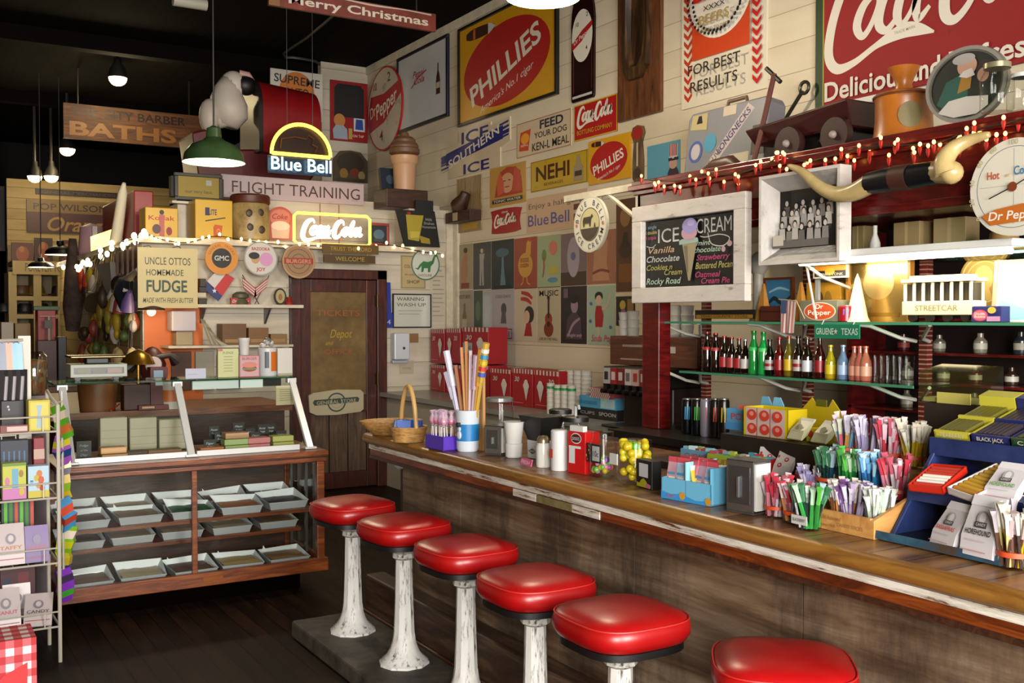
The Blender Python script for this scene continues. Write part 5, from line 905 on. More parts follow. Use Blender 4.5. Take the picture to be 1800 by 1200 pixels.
b = B(); P = [onX(x, y, 1.811) for x, y in ((159, 416), (196, 403), (198, 432), (160, 446))]; b.add([tuple(p) for p in P], [(0, 1, 2, 3), (3, 2, 1, 0)], mat('#ffe680', .4, 0, 2.5)); b.build('lit_panel', o, smooth=0)
b = B(); p = onX(146, 455, 1.77); b.lathe([(.12, 0), (.14, .04), (.12, .30), (.02, .34)], '#b08a9a', n=16); b.box(-.02, -.17, .02, .03, -.12, .3, '#c8c8d8'); tag(b.build('ornament', None, at((1.86, p.y, 2.287))), 'pink and white glossy ornament at the far end of the side ledge', 'ornament')
b = B(); P = onX(132, 500, 1.72); b.tube([(1.70, P.y, P.z+.5), (1.70, P.y, P.z+.1), (1.69, P.y-.05, P.z-.25), (1.69, P.y, P.z-.5)], [.04, .09, .11, .07], mottled('dark_cloth', [(.3, '#24160f'), (.7, '#5a4640')], 6, .8), 10); tag(b.build('hanging_coat', smooth=70), 'dark grey coat hanging at the far end of the side wall', 'coat')
for px, y, c, lb in ((142, 485, '#a8401a', 'orange red'), (150, 497, '#b03018', 'bright red'), (158, 488, '#9a8a20', 'yellow'), (163, 500, '#c2b8a8', 'white'), (150, 510, '#3a1c14', 'dark brown'), (176, 548, '#7a6a20', 'olive'), (190, 556, '#8a7a28', 'pale yellow'), (205, 565, '#a58a1c', 'gold'), (186, 570, '#221a10', 'near black')):
    p = onX(px, y, 1.70); b = B(); b.sph((0, 0, 0), .075, c, sc=(.5, 1, 1.3)); b.tube([(0, 0, .09), (.05, 0, max(.2, 2.236-p.z))], .005, '#30261c', 5); b.sph((0, 0, -.11), .05, c, sc=(.5, 1, 1)); tag(b.build('hanging_toy', None, at(p), smooth=70), lb+' little toy hung among the goods on the partition side', 'toy')
for k, (c, lb) in enumerate((('#7a3020', 'rust red'), ('#b09a6a', 'straw coloured'), ('#3a2a1a', 'dark brown'), ('#a8a098', 'off white'), ('#8a6a1c', 'brassy yellow'), ('#4a5a2a', 'moss green'))):
    for i in range(6):
        px, y = rs_.uniform(142, 236), rs_.uniform(500, 640); p = onX(px, y, 1.71+rs_.uniform(-.03, .03)); b = B(); sc_ = rs_.uniform(.035, .06); h_ = rs_.uniform(1, 2.2)
        b.lathe([(.001, sc_*h_), (sc_*.5, sc_*h_*.8), (sc_, 0), (sc_*.8, -sc_*h_*.6), (sc_*.3, -sc_*h_)], c, n=10); b.tube([(0, 0, sc_*h_*.9), (.05, 0, 2.236-p.z)], .003, '#2a221a', 4)
        tag(b.build('hanging_trinket', None, at(p), smooth=60), lb+' trinket dangling on a string in the tangle on the partition side', 'trinket', lb+' trinkets on the partition side')
# lit wire bulbs helper
def light_string(name, label, pts, n, col, s, r_=.011, drop=.015, shade=None, jit=.02):
    o = empty(name, label, 'string lights', at(pts[0])); L = bez([tuple(p) for p in pts], 10); b = B(); b.tube(L, .004, '#1d2416', 5); under(b.build('cord'), o)
    m = mat(col, .4, 0, s)
    for i in range(n):
        p = Vector(L[int(i*(len(L)-1)/(n-1))]) + Vector((random.uniform(-jit, jit), random.uniform(-jit, jit), random.uniform(-jit, jit)-drop)); b = B(); b.sph(p, r_, m, 8, 6, (1, 1, 1.3))
        bo = under(b.build('bulb'), o)
        if shade: c = B(); c.lathe([(.001, -.036), (.005, -.028), (.009, -.01), (.008, 0)], shade, tuple(p+Vector((0, 0, -.012))), 8); s2 = c.build('chili_cover', bo)
    return o
light_string('string_lights', 'warm bulbs clustered along the side ledge corner', [onX(x, y, 1.70) for x, y in ((118, 476), (140, 470), (165, 458), (200, 432), (230, 421), (258, 411))], 28, '#ffe6b0', 6, .022, 0, None, .04)
light_string('string_lights', 'warm bulbs strung along the front ledge under the tins and neon', [onY(x, y, 8.83) for x, y in ((258, 411), (290, 422), (330, 426), (380, 415), (440, 424), (500, 430), (560, 432), (620, 436), (680, 430), (740, 442), (774, 446))], 36, '#ffd890', 7, .013, 0, None, .02)
# ================================================================ back bar
BX = 3.75
r = empty('bar_cabinet', 'dark red back bar with cornice, posts and glass shelves behind the counter', 'back bar', at((4.0, 2.6, 0)))
BY0, BY1 = .45, 4.77
b = B(); b.box(BX, BY0, 2.06, BX+.05, BY1, 2.38, m_redwood); b.box(BX-.03, BY0, 2.375, 4.5, BY1+.02, 2.40, m_redwood); b.box(BX-.05, BY0, 2.345, BX, BY1+.03, 2.375, m_redwood); b.box(BX-.025, BY0, 2.32, BX, BY1+.015, 2.345, m_redwood); b.box(BX-.03, BY0, 2.06, BX, BY1, 2.10, m_redwood); b.box(BX+.05, BY0, 2.06, 4.5, BY1, 2.08, m_redwood); b.box(BX, BY1-.03, 2.06, 4.5, BY1, 2.38, m_redwood); under(b.build('header', smooth=0, bevel=.004), r)
b = B(); b.box(BX-.02, 4.55, .97, BX+.07, 4.70, 2.06, m_redwood); under(b.build('post', bevel=.006, smooth=0), r)
b = B(); b.box(3.5, BY0, .93, 4.5, 4.72, .97, mat('#15100d', .35)); b.box(3.56, BY0, 0, 4.5, 4.7, .93, m_dkwood); under(b.build('base_cabinet', smooth=0), r)
b = B(); b.box(4.46, BY0, .97, 4.5, 3.62, 2.06, mat('#1a0a08', .6)); under(b.build('back_panel', smooth=0), r)
PX = 4.1
m_std = boards('slotted_standard', ['#4a1410', '#5d1c16'], 2, .022, '#8a6a5a', .3, .4)
pys = [onX(px, 620, PX).y for px in (1237, 1416, 1622)]
for y in pys:
    b = B(); b.box(PX, y-.022, .97, PX+.04, y+.022, 2.06, m_std); under(b.build('slotted_post', smooth=0), r)
    for z in (1.585, 1.31):
        for s in (-1, 1):
            b = B(); b.tube([(PX, y+s*.035, z-.09), (PX-.08, y+s*.06, z-.075), (PX-.17, y+s*.16, z-.02), (PX-.22, y+s*.2, z-.012)], .009, '#b3b0a6', 6); under(b.build('shelf_bracket'), r)
SHY0 = onX(1800, 572, 3.8).y - .4
for z, y0, y1, nm in ((1.585, SHY0, 4.60, 'shelf'), (1.31, onX(1612, 665, 3.8).y, 4.42, 'shelf'), (1.87, 2.0, 3.55, 'shelf')):
    b = B(); b.box(3.78, y0, z-.012, PX-.01, y1, z, m_gglass); b.box(3.772, y0, z-.012, 3.78, y1, z, mat('#3a7a5c', .2)); under(b.build('glass_shelf', smooth=0), r)
# lit shop fixture under the header
r = empty('strip_light', 'long white fluorescent strip fixture under the red cornice', 'lamp', at((3.70, 2.9, 1.87)))
fy0, fy1 = onX(1792, 432, 3.70).y, onX(1398, 462, 3.70).y
b = B(); b.box(3.66, fy0, 1.878, 3.76, fy1, 1.91, mat('#c9c9c4', .4)); under(b.build('housing', bevel=.006, smooth=0), r)
b = B(); b.tube([(3.70, fy0+.03, 1.862), (3.70, fy1-.03, 1.862)], .012, mat('#fff6dc', .4, 0, 6), 10); under(b.build('tube'), r)
b = B(); b.tube([(3.70, fy1-.06, 1.86), (3.82, fy1-.06, 1.80), (4.08, fy1-.1, 1.72)], .008, '#b3b0a6', 6); b.tube([(3.72, fy1-.05, 1.86), (3.79, fy1-.05, 1.60)], .006, '#b3b0a6', 6); under(b.build('bracket'), r)
l = area('strip_light_glow', (3.75, (fy0+fy1)/2, 1.85), (4.05, (fy0+fy1)/2, 1.5), fy1-fy0, .05, 9, (1, .9, .66))
# chalkboard
P = wallX(3.66, 1121, 1321, 366, 533); T, w, h = P
m_wf = mottled('distressed_white_frame', [(.3, '#7d6d62'), (.4, '#b8b0a8'), (.7, '#c6bfb8')], 7, .5, sc3=(1, 3, 1))
fw = .085; T2 = T @ Matrix.Translation((fw, fw, 0)); ww, hh = w-2*fw, h-2*fw
pk, wt, yl, gr = '#a83a6a', '#b8b8b4', '#a39a5a', '#9fb8a4'
o = sign('chalkboard', 'chalkboard menu of ice cream flavours in a whitewashed frame', 'menu board', (T2, ww, hh), mat('#060606', .5), [
    ('heading', [('t', 'ICE', 27, 66, 20, 24, wt, {'bold': .0}), ('t', 'CREAM', 76, 74, 20, 36, wt, {'bold': -.005}), ('S', [(70, 74, 1.5), (74, 58, 1.5), (86, 54, 1.5), (92, 64, 1.5), (82, 70, 1.2), (68, 68, 1.2), (62, 70, 1)], 1.4, wt)]),
    ('flavours', [('t', 'Vanilla', 19, 51, 9, 30, '#b89a80', {'shear': .25}), ('t', 'Chocolate', 21, 38, 9, 38, wt, {'shear': .25}), ('t', 'Cookies n', 17, 26, 8, 30, yl, {'shear': .25}), ('t', 'Cream', 33, 18, 8, 20, yl, {'shear': .25}), ('t', 'Rocky Road', 22, 5, 9, 40, gr, {'shear': .25}),
                  ('t', 'mint', 66, 57, 7, 15, gr, {'shear': .25}), ('t', 'chocolate', 70, 47, 7.5, 28, gr, {'shear': .25}), ('t', 'Strawberry', 76, 36, 8, 34, pk, {'shear': .25}), ('t', 'Buttered Pecan', 77, 24, 9, 38, yl, {'shear': .25}), ('t', 'Oatmeal', 71, 12, 8, 26, pk, {'shear': .25}), ('t', 'Cream Pie', 79, 3, 8, 29, pk, {'shear': .25})]),
    ('prices', [('t', '1 single', 8, 88, 5, 13, '#7a9ab8'), ('t', '2 double', 8, 80, 5, 14, yl), ('t', '3 triple', 8, 72, 5, 13, pk), ('S', [(3, 62), (10, 60), (14, 64)], 1, wt)]),
    ('cone_drawing', [('p', [(44, 62), (60, 62), (53, 8), (51, 8)], '#8f8468'), ('p', [(41, 60), (62, 62), (61, 68), (58, 69), (44, 68), (41, 66)], '#8fa39a'), ('p', [(46, 58), (50, 58), (51, 20), (50, 20)], '#6d6450'), ('e', 52, 76, 8.5, 10, '#b08a96'), ('e', 52.5, 86, 8, 11, '#8f86b8'), ('e', 54, 90, 4, 4, '#a8a0c8'), ('e', 94, 56, 2.5, 4, '#b08a96'), ('e', 88, 49, 2, 4, '#b08a96')])], t=.012, frame=(fw, .045, m_wf))
# framed school photograph in a deep white box frame
P = wallX(3.66, 1374, 1472, 338, 438); T, w, h = P
m_bw = '#1f1c1a'
ppl = []
rr_ = random.Random(5)
for row, (yy, n) in enumerate(((74, 6), (56, 7), (34, 7))):
    for i in range(n):
        x = 12+i*80/(n-1)+rr_.uniform(-3, 3); g = rr_.choice(('#8f8a86', '#a8a29c', '#5d5854', '#77716c', '#b5b0aa')); y = yy+rr_.uniform(-4, 4)
        ppl += [('p', [(x-6, y-24), (x+6, y-24), (x+5, y-4), (x-5, y-4)], g), ('e', x, y+3.5, 3.9, 6, '#171412'), ('e', x, y+1.5, 3, 4.8, '#b5aaa2'), ('p', [(x-5, y-24), (x+5, y-24), (x+4.5, y-32), (x-4.5, y-32)], '#2c2826')]
o = sign('class_photograph', 'black and white group photograph in a deep white box frame', 'picture', P, m_bw, [('people', ppl), ('ground', [('r', 0, 0, 100, 12, '#5d5752')]), ('paper_tag', [('r', 0, 4, 20, 22, '#b5b0a4')])], t=.01)
b = B(); fw, fd = .062, .075
a = [(-fw, -fw, fd), (w+fw, -fw, fd), (w+fw, h+fw, fd), (-fw, h+fw, fd)]; c = [(0, 0, .012), (w, 0, .012), (w, h, .012), (0, h, .012)]; e = [(-fw-.015, -fw-.015, fd), (w+fw+.015, -fw-.015, fd), (w+fw+.015, h+fw+.015, fd), (-fw-.015, h+fw+.015, fd)]; g = [(x, y, 0) for x, y, _ in e]
b.add(c+a, [(i, (i+1) % 4, 4+(i+1) % 4, 4+i)[::-1] for i in range(4)], mottled('whitewash', [(.3, '#6d665e'), (.5, '#a39d96'), (.8, '#b5b0aa')], 5, .5, sc3=(1, 1, 3))); b.add(a+e+g, [(i, (i+1) % 4, 4+(i+1) % 4, 4+i)[::-1] for i in range(4)]+[(4+i, 4+(i+1) % 4, 8+(i+1) % 4, 8+i)[::-1] for i in range(4)], m_wf); b.build('frame', o, smooth=0)
# longhorns
def hp(x, y, X=3.52): return onX(x, y, X)
r = empty('longhorns', 'mounted pair of cream longhorns with a black wrapped middle on the red cornice', 'horns', at(hp(1590, 310)))
m_horn = mottled('horn', [(.3, '#8a7448'), (.6, '#b09a66'), (.8, '#bfae80')], 4, .35)
b = B(); p = [hp(1386, 291), hp(1410, 302), hp(1440, 328), hp(1470, 341), hp(1500, 338), hp(1530, 322)]; b.tube(bez([tuple(v) for v in p], 5), [.008+.036*(i/25)**.7 for i in range(26)], m_horn, 12); b.tube([hp(1384, 290), hp(1400, 297)], [.005, .014], '#3a2c1a', 8); under(b.build('horn', smooth=80), r)
b = B(); p = [hp(1740, 236), hp(1705, 246, 3.51), hp(1675, 262, 3.48), hp(1660, 285, 3.45), hp(1664, 305, 3.45), hp(1672, 305, 3.50), hp(1652, 300)]; L = bez([tuple(v) for v in p[:5]], 6); b.tube(L, [.010+.034*(i/24)**.7 for i in range(25)], m_horn, 12); b.sph(hp(1672, 303, 3.47), .045, m_horn, sc=(1, 1, 1)); b.tube([hp(1672, 303, 3.47), hp(1648, 302)], [.044, .046], m_horn, 12); under(b.build('horn', smooth=80), r)
b = B(); b.tube([hp(1527, 322), hp(1560, 316), hp(1610, 309), hp(1652, 303)], [.045, .05, .05, .047], mat('#0b0c10', .35), 14); c = under(b.build('leather_wrap', smooth=80), r)
b = B(); b.tube([hp(1572, 314), hp(1602, 310)], .0525, '#3a1c14', 14); under(b.build('wrap_band', smooth=80), r)
# round thermometer
c3 = hp(1791, 329, 3.62); R = .182
o = sign('thermometer', 'big round white dial thermometer with orange band, at the right of the cornice', 'thermometer', (basis(c3+Vector((0, R, -R)), (0, -1, 0), (0, 0, 1)), 2*R, 2*R), mat('#bdb8a8', .3), [
    ('dial', [('o', 50, 50, 42, 42, .6, '#4a5a6a'), ('s', [(50, 12), (50, 90)], .4, '#8a9096'), ('s', [(12, 52), (88, 52)], .4, '#8a9096')]+[('t', s, 50+45.5*math.cos(math.radians(a)), 48+45.5*math.sin(math.radians(a)), 5.5, 0, '#a39a78', {'rot': a-90}) for s, a in (('0', 215), ('20', 192), ('40', 168), ('60', 142), ('80', 118), ('100', 90), ('120', 62))]),
    ('lettering', [('t', 'Hot', 28, 60, 8, 14, '#a8402a', {'bold': .03}), ('t', 'or', 44, 61, 4, 5, '#b08a4a'), ('t', 'Cold', 60, 62, 9, 18, '#2a6a96', {'bold': .03})]),
    ('band', [('p', [(15, 22), (30, 28), (60, 32), (88, 30), (92, 24), (86, 16), (60, 14), (26, 12)], '#a85a1c'), ('t', 'Dr Pepper', 54, 17, 9, 62, WHT, {'shear': .15, 'bold': .03})]), ('needle', [('s', [(24, 40), (50, 50), (80, 64)], 1.2, '#1a1512'), ('e', 50, 50, 5, 5, '#6a2a14')])], t=.03, shape=ell(50, 50, 50, 50, 48))
b = B(); b.box(.16, .3, -.075, .2, .34, 0, '#777777'); b.build('mount', o, smooth=0)
# ---------------------------------------------------------------- on top of the cornice
TZ = 2.401
def top(px, py, X): p = onX(px, py, X); p.z = TZ; return p
a = onX(1199, 275, 4.25); c = onX(1340, 195, 4.25)
r = empty('suitcase', 'grey suitcase covered in stickers standing on the cornice', 'suitcase', basis((4.25, a.y, TZ), (0, -1, 0), (.12, 0, 1))); w, h = a.y-c.y, onX(1210, 196, 4.25).z-TZ
b = B(); b.prism([(w*x/100, h*y/100) for x, y in ((3, 0), (97, 0), (100, 4), (100, 92), (96, 100), (4, 100), (0, 92), (0, 4))], -.14, 0, mat('#77777c', .4, .2)); b.build('shell', r, bevel=.012, smooth=0)
b = B(); b.tube([(w*.38, h*1.0, -.07), (w*.4, h*1.1, -.07), (w*.62, h*1.1, -.07), (w*.64, h*1.0, -.07)], .012, '#5a4638', 8); b.build('handle', r)
b = B(); Art(w, h, .001).ops(b, [('p', [(22, 18), (30, 12), (84, 88), (76, 96)], '#a89a98')]); Art(w, h, .0025).ops(b, [('t', 'LONG LIVE', 36, 27, 7, 34, '#3a3038', {'rot': 43}), ('t', 'LONGNECKS', 63, 62, 9, 48, '#2a2c5a', {'rot': 43, 'bold': .04})]); b.build('slogan_sticker', r, smooth=0)
for ops in ([('p', [(4, 78), (26, 74), (26, 96), (6, 96)], '#9a8c64'), ('p', [(12, 84), (20, 84), (18, 94), (14, 94)], '#15120f')], [('o', 14, 48, 9, 14, 3, '#3a4a8a'), ('e', 14, 48, 6, 10, '#9a9698')], [('e', 32, 56, 8, 12, '#3f7a94')], [('p', [(2, 6), (22, 4), (22, 18), (2, 22)], '#b08a1c')], [('r', 58, 12, 82, 36, '#a8a08c')], [('r', 46, 86, 62, 98, '#a89a8a')], [('r', 84, 30, 99, 66, '#2c2a20')]):
    b = B(); Art(w, h, .002).ops(b, ops); b.build('sticker', r, smooth=0)
# wagon
r = empty('toy_wagon', 'dark maroon wooden toy wagon with round wheels on the cornice', 'wagon', at((4.1, 3.0, TZ)))
y0, y1 = onX(1362, 240, 4.1).y, onX(1532, 220, 4.1).y; z1 = onX(1440, 211, 4.1).z; z0 = onX(1440, 234, 4.1).z-.035
m_mar = mat('#2e0808', .35)
b = B(); b.hexa([(3.95, y1, z0), (4.4, y1, z0), (4.4, y0, z0), (3.95, y0, z0)], [(3.9, y1-.02, z1+.03), (4.45, y1-.02, z1+.03), (4.45, y0+.03, z1-.02), (3.9, y0+.03, z1-.02)], m_mar); b.box(3.98, y1+.04, z0-.12, 4.35, y0-.1, z0, mat('#0c0808', .5)); under(b.build('body', bevel=.012, smooth=0), r)
for px in (1388, 1470):
    for X in (3.93, 4.3):
        yy = onX(px, 262, 3.93).y; b = B(); b.lathe([(.02, -.02), (.085, -.02), (.09, 0), (.085, .02), (.02, .02)], mat('#2c1512', .4), n=20, T=Matrix.Translation((X, yy, TZ+.09)) @ Matrix.Rotation(PI/2, 4, 'Y')); b.sph((X-.025, yy, TZ+.09), .02, '#8a7a74'); under(b.build('wheel'), r)
b = B(); b.tube([onX(1322, 296, 3.85), onX(1338, 232, 3.92), onX(1361, 130, 4.0)], .014, '#4a1c10', 8); b.tube([onX(1347, 120, 4.0), onX(1372, 144, 4.0)], .012, '#1a1614', 8); under(b.build('pull_handle'), r)
b = B(); b.tube([onX(1376, 217, 4.72), onX(1411, 160, 4.72)], .012, mat('#3a362c', .4, .7), 8); b.tube([tuple(onX(1414, 154, 4.72)+Vector((0, .035*math.cos(t), .035*math.sin(t)))) for t in [2*PI*i/12 for i in range(12)]], .011, mat('#3a362c', .4, .7), 8, closed=True); b.tube([onX(1370, 226, 4.72), onX(1376, 217, 4.72)], [.03, .014], mat('#3a362c', .4, .7), 8); tag(b.build('wrench'), 'old steel wrench leaning on the wall by the red sign', 'wrench')
# butter churn
p = top(1588, 240, 3.95); s = .00215
r = empty('stoneware_churn', 'orange round churn with funnel lid and paper label on the cornice', 'churn', at(p)); m_or = mottled('orange_enamel', [(.3, '#8a4a14'), (.55, '#a8621c'), (.8, '#b87226')], 3, .35)
b = B(); b.lathe([(.125, 0), (.135, .02), (.13, .04), (.125, .1), (.125, .19), (.13, .20)], m_or, n=32); b.build('body', r)
b = B(); b.lathe([(.132, .20), (.132, .21), (.12, .222), (.06, .235), (.04, .24), (.035, .262), (.045, .29), (.068, .335), (.07, .34), (.055, .34), (.03, .27), (0, .262)], m_or, n=28); b.build('funnel_lid', r)
b = B(); b.lathe([(.134, .2), (.136, .205), (.134, .21)], '#5a2c10', n=32); b.build('rim_band', r)
b = B(); ang = math.atan2(-p.y, -p.x)+.22; cl = [(-.052+.104*k/16, .058*math.sqrt(max(0, 1-(-1+2*k/16)**2))) for k in range(17)]
b.add([(.1318*math.cos(ang+x/.126), .1318*math.sin(ang+x/.126), .105+s_*hh_) for x, hh_ in cl for s_ in (-1, 1)], [(2*k, 2*k+1, 2*k+3, 2*k+2) for k in range(16)]+[(2*k+2, 2*k+3, 2*k+1, 2*k) for k in range(16)], '#a39464'); b.add([((.133)*math.cos(ang-x/.126), .1275*math.sin(ang-x/.126), z) for x, z in ((-.02, .1), (.02, .1), (.02, .112), (-.02, .112))][::-1], [(0, 1, 2, 3), (3, 2, 1, 0)], '#3a2c1a'); b.build('paper_label', r, smooth=0)
# round portrait tray
P = wallX(3.80, 1633, 1776, 108, 236); T, w, h = P; T[2][3] = TZ+.004
sign('portrait_tray', 'round grey rimmed tray with an old man and white bundle painted on it', 'tray', (T, w, h), mat('#6a675c', .35, .3), [('picture', [('e', 50, 50, 43, 43, '#171c18'), ('p', [(14, 30), (26, 58), (44, 64), (54, 56), (52, 28), (30, 18)], '#1f4a40'), ('p', [(40, 40), (56, 44), (58, 62), (46, 66)], '#8a6422'), ('e', 52, 74, 12, 13, '#a5806a'), ('e', 48, 84, 14, 7, '#8f8a84'), ('p', [(42, 62), (52, 58), (62, 60), (58, 70), (48, 68)], '#b5b0a8'), ('p', [(16, 18), (30, 32), (52, 34), (78, 30), (78, 18), (64, 9), (36, 9)], '#b0aaa2'), ('e', 74, 62, 11, 16, '#2a211c'), ('e', 72, 58, 7, 9, '#a5806a')]), ('rim', [('o', 50, 50, 50, 50, 5, '#77736a')])], t=.02, shape=ell(50, 50, 50, 50, 48))
p = top(1752, 212, 3.68); r = empty('glass_jar', 'clear glass jar with metal lid in front of the round portrait tray', 'jar', at(p))
b = B(); b.lathe([(.055, 0), (.062, .01), (.062, .13), (.045, .16), (.045, .17)], m_glass, n=20); b.build('body', r); b = B(); b.lathe([(.05, .168), (.05, .188), (0, .19)], mat('#8f8a70', .3, .6), n=20); b.build('lid', r)
p = top(1796, 205, 3.75); r = empty('glass_jar', 'second clear glass jar, cut off at the right edge of the photo', 'jar', at(p)); b = B(); b.lathe([(.05, 0), (.055, .01), (.055, .1), (.04, .13)], m_glass, n=20); b.build('body', r); b = B(); b.lathe([(.042, .13), (.042, .145), (0, .147)], mat('#a8a8a4', .4), n=20); b.build('lid', r)
b = B(); q = [onX(x, y, 3.86) for x, y in ((1240, 300), (1256, 291), (1285, 287), (1300, 296))]; b.tube(q, [.02, .035, .045, .03], '#3a1a0e', 10); b.box(3.83, q[3].y, TZ, 3.9, q[0].y, TZ+.02, '#2a120a'); tag(b.build('old_shoe', smooth=70), 'brown old shoe lying among the chili lights on the cornice', 'shoe')
lp = [onX(x, y, 3.68) for x, y in ((1133, 316), (1190, 318), (1235, 306), (1290, 306), (1345, 290), (1372, 275), (1420, 283), (1480, 268), (1530, 258), (1590, 255), (1650, 250), (1690, 235), (1740, 222), (1805, 208))]
light_string('chili_lights', 'string of red chili pepper lights along the top of the red cornice', lp, 62, '#ffa050', 9, .0075, .012, mat('#a01408', .35), .042)
# ================================================================ behind the counter
b = B(); b.box(3.98, 5.0, .86, W-.005, PY-.005, .9, mat('#8f8d88', .3, .3)); b.box(4.05, 5.0, 0, W-.005, PY-.005, .86, mat('#a8a090', .5)); tag(b.build('prep_counter', smooth=0), 'grey topped work counter along the poster wall', 'counter')
def ftf(p, rz=0.0): return at(p, -PI/2+rz)       # local x = picture right, local y = away from the customer
def cartonX(name, label, cat, X, xl, xr, yt, yb, dp, col, art, grp=None, z=None):
    a = onX(xl, yb, X); t = onX(xl, yt, X); c = onX(xr, yb, X); w = a.y-c.y; z0 = a.z if z is None else z; h = t.z-z0
    T = basis((X, a.y, z0), (0, -1, 0), (0, 0, 1)); b = B(); b.box(0, 0, -dp, w, h, 0, col); o = b.build(name, None, T, bevel=.003, smooth=0); tag(o, label, cat, grp)
    A = Art(w, h, 0)
    for nm, ops in art: c2 = B(); A.ops(c2, ops); c2.build(nm, o, smooth=0)
    return o
def cone_art(flip=False, big=False, ylw='#b8b0a8'):
    cx = 72 if not flip else 28; tx = 100-cx
    return [('stripes', [('r', 0, 88, 100, 100, '#b8b0a8')]+[('r', 2+i*14, 88, 9+i*14, 100, '#8f0d18') for i in range(7)]), ('cone_picture', [('p', [(cx-11, 48), (cx+11, 48), (cx, 16)], ylw), ('e', cx, 56, 14, 11, '#bdb5ad'), ('e', cx, 64, 9, 9, '#bdb5ad')]), ('lettering', [('t', '30', tx, 66, 13, 24, '#b8a8a4', {'bold': .04, 'shear': .2}), ('s', [(10, 10), (60, 10)], 2.5, '#b05a5a')])]
m_rc = mat('#8f0d18', .45)
bx = [(757, 781, 578, 634, 'left end of the top row', 0), (784, 809, 577, 634, 'second in the top row', 1), (813, 858, 575, 632, 'widest, right end of the top row', 0), (757, 781, 640, 693, 'left end of the bottom row', 0), (784, 809, 640, 694, 'second in the bottom row', 0), (813, 858, 639, 697, 'third in the bottom row', 1)]
for xl, xr, yt, yb, wh, k in bx:
    o = cartonX('cone_carton', 'red ice cream cone carton stacked in the corner, '+wh, 'carton', 4.5, xl, xr, yt, yb, .2, m_rc, cone_art(k), 'red cone cartons', .901 if yb > 680 else onX(xl, 637, 4.5).z)
    if 'widest' in wh: b = B(); Art(.3, .3, .003).ops(b, [('r', 5, 30, 64, 62, '#8a94a0'), ('t', 'CONES', 34, 42, 9, 40, '#30343c')]); b.build('paper_label', o, smooth=0)
for xl, xr, yt, yb, wh, k in ((862, 897, 647, 708, 'left of the three by the cups', 0), (900, 936, 647, 710, 'middle of the three by the cups', 0), (939, 982, 650, 716, 'right of the three by the cups', 1)):
    cartonX('cone_carton', 'red ice cream cone carton, '+wh, 'carton', 4.3, xl, xr, yt, yb, .2, m_rc, cone_art(k), 'red cone cartons', .901)
m_cup = mat('#b9b4aa', .5)
def cupstack(px, yt, X, lab, z=.901, r_=.042, band=None, name='cup_stack', zt=None):
    t = onX(px, yt, X); h = t.z-z; r = empty(name, lab, 'cups', at((X, t.y, z)), 'white paper cup stacks'); n = max(5, int(h/.03)); pr = []
    for i in range(n): zz = h*i/n; pr += [(r_*.94, zz), (r_, zz+h/n*.9), (r_*1.03, zz+h/n*.95)]
    b = B(); b.lathe(pr+[(r_*.9, h)], m_cup, n=18); b.build('cups', r)
    if band: c = B(); c.lathe([(r_*1.05, h*.82), (r_*1.05, h*.9)], band, n=18); c.build('green_band', r)
for i, (px, yt, bd) in enumerate(((968, 673, '#1f7a3a'), (981, 676, '#1f7a3a'), (993, 676, '#1f7a3a'), (1005, 677, '#1f7a3a'))): cupstack(px, yt, 4.15, ['leftmost', 'second', 'third', 'fourth'][i]+' green banded paper cup stack beside the cone cartons', .901, .03, bd)
for i, (px, yt) in enumerate(((990, 650), (1004, 650), (1017, 650), (1031, 651))): cupstack(px, yt, 4.42, ['leftmost', 'second', 'third', 'rightmost'][i]+' tall plain white cup stack behind the banded cups', .901, .042)
cartonX('straw_box', 'red checked carton on a pale blue box beside the soda fountain', 'carton', 4.2, 1037, 1078, 680, 698, .2, '#8f3a48', [('pattern', [('p', [(x+(y % 2)*5, y*20), (x+5+(y % 2)*5, y*20), (x+5+(y % 2)*5, y*20+20), (x+(y % 2)*5, y*20+20)], '#b5a29c') for x in range(0, 95, 10) for y in range(5)])], z=onX(1037, 698, 4.2).z)
cartonX('blue_box', 'pale blue carton under the red checked box', 'carton', 4.2, 1018, 1082, 694, 714, .22, '#3f84a8', [('label', [('r', 60, 10, 98, 90, '#8fb0b8'), ('r', 4, 30, 50, 60, '#2a6a90')])], z=onX(1018, 714, 4.2).z)
cartonX('black_box', 'black carton with white letters under the pale blue box', 'carton', 4.2, 1012, 1084, 714, 736, .22, '#0d0e12', [('lettering', [('t', 'SPOON', 78, 40, 34, 40, '#a8a8a8'), ('t', 'CUPS', 30, 40, 30, 36, '#8a8a8a')])], z=.901)
# soda fountain with the crate on top
a = onX(1060, 740, 3.95); c = onX(1133, 740, 3.95); zt = onX(1062, 643, 3.95).z
r = empty('soda_fountain', 'black soda fountain with a row of drink labels, left of the red post', 'soda fountain', basis((3.95, a.y, .97), (0, -1, 0), (0, 0, 1))); w = a.y-c.y+.12; h = zt-.97
b = B(); b.box(0, h*.62, -.4, w, h, 0, mat('#0f0c0b', .35)); b.box(.06, -.069, -.4, w, h*.62, -.12, mat('#1a0f0b', .35)); b.box(0, -.069, -.4, w, -.05, .02, mat('#15110f', .3)); b.build('cabinet', r, bevel=.01, smooth=0)
for i in range(6):
    x = .02+i*.075; b = B(); b.box(x, h*.66, 0, x+.062, h*.97, .012, ['#8f8d8a', '#7d1018', '#5a0d18', '#a09a94', '#a88a84', '#7a1a14'][i]); b.box(x+.012, h*.74, .0125, x+.05, h*.9, .014, ['#1a1a1a', '#a89a94', '#a89a94', '#5a4a48', '#8a2a24', '#b0a49c'][i]); b.build('drink_label', r, smooth=0)
    b = B(); b.lathe([(.018, 0), (.02, .03), (.015, .07)], mat('#0a0a0a', .3), (x+.03, h*.52, -.02), 10, Matrix.Identity(4)); b.box(x+.01, h*.5, -.05, x+.05, h*.66, .02, mat('#0d0d0d', .3)); b.build('nozzle', r, smooth=0)
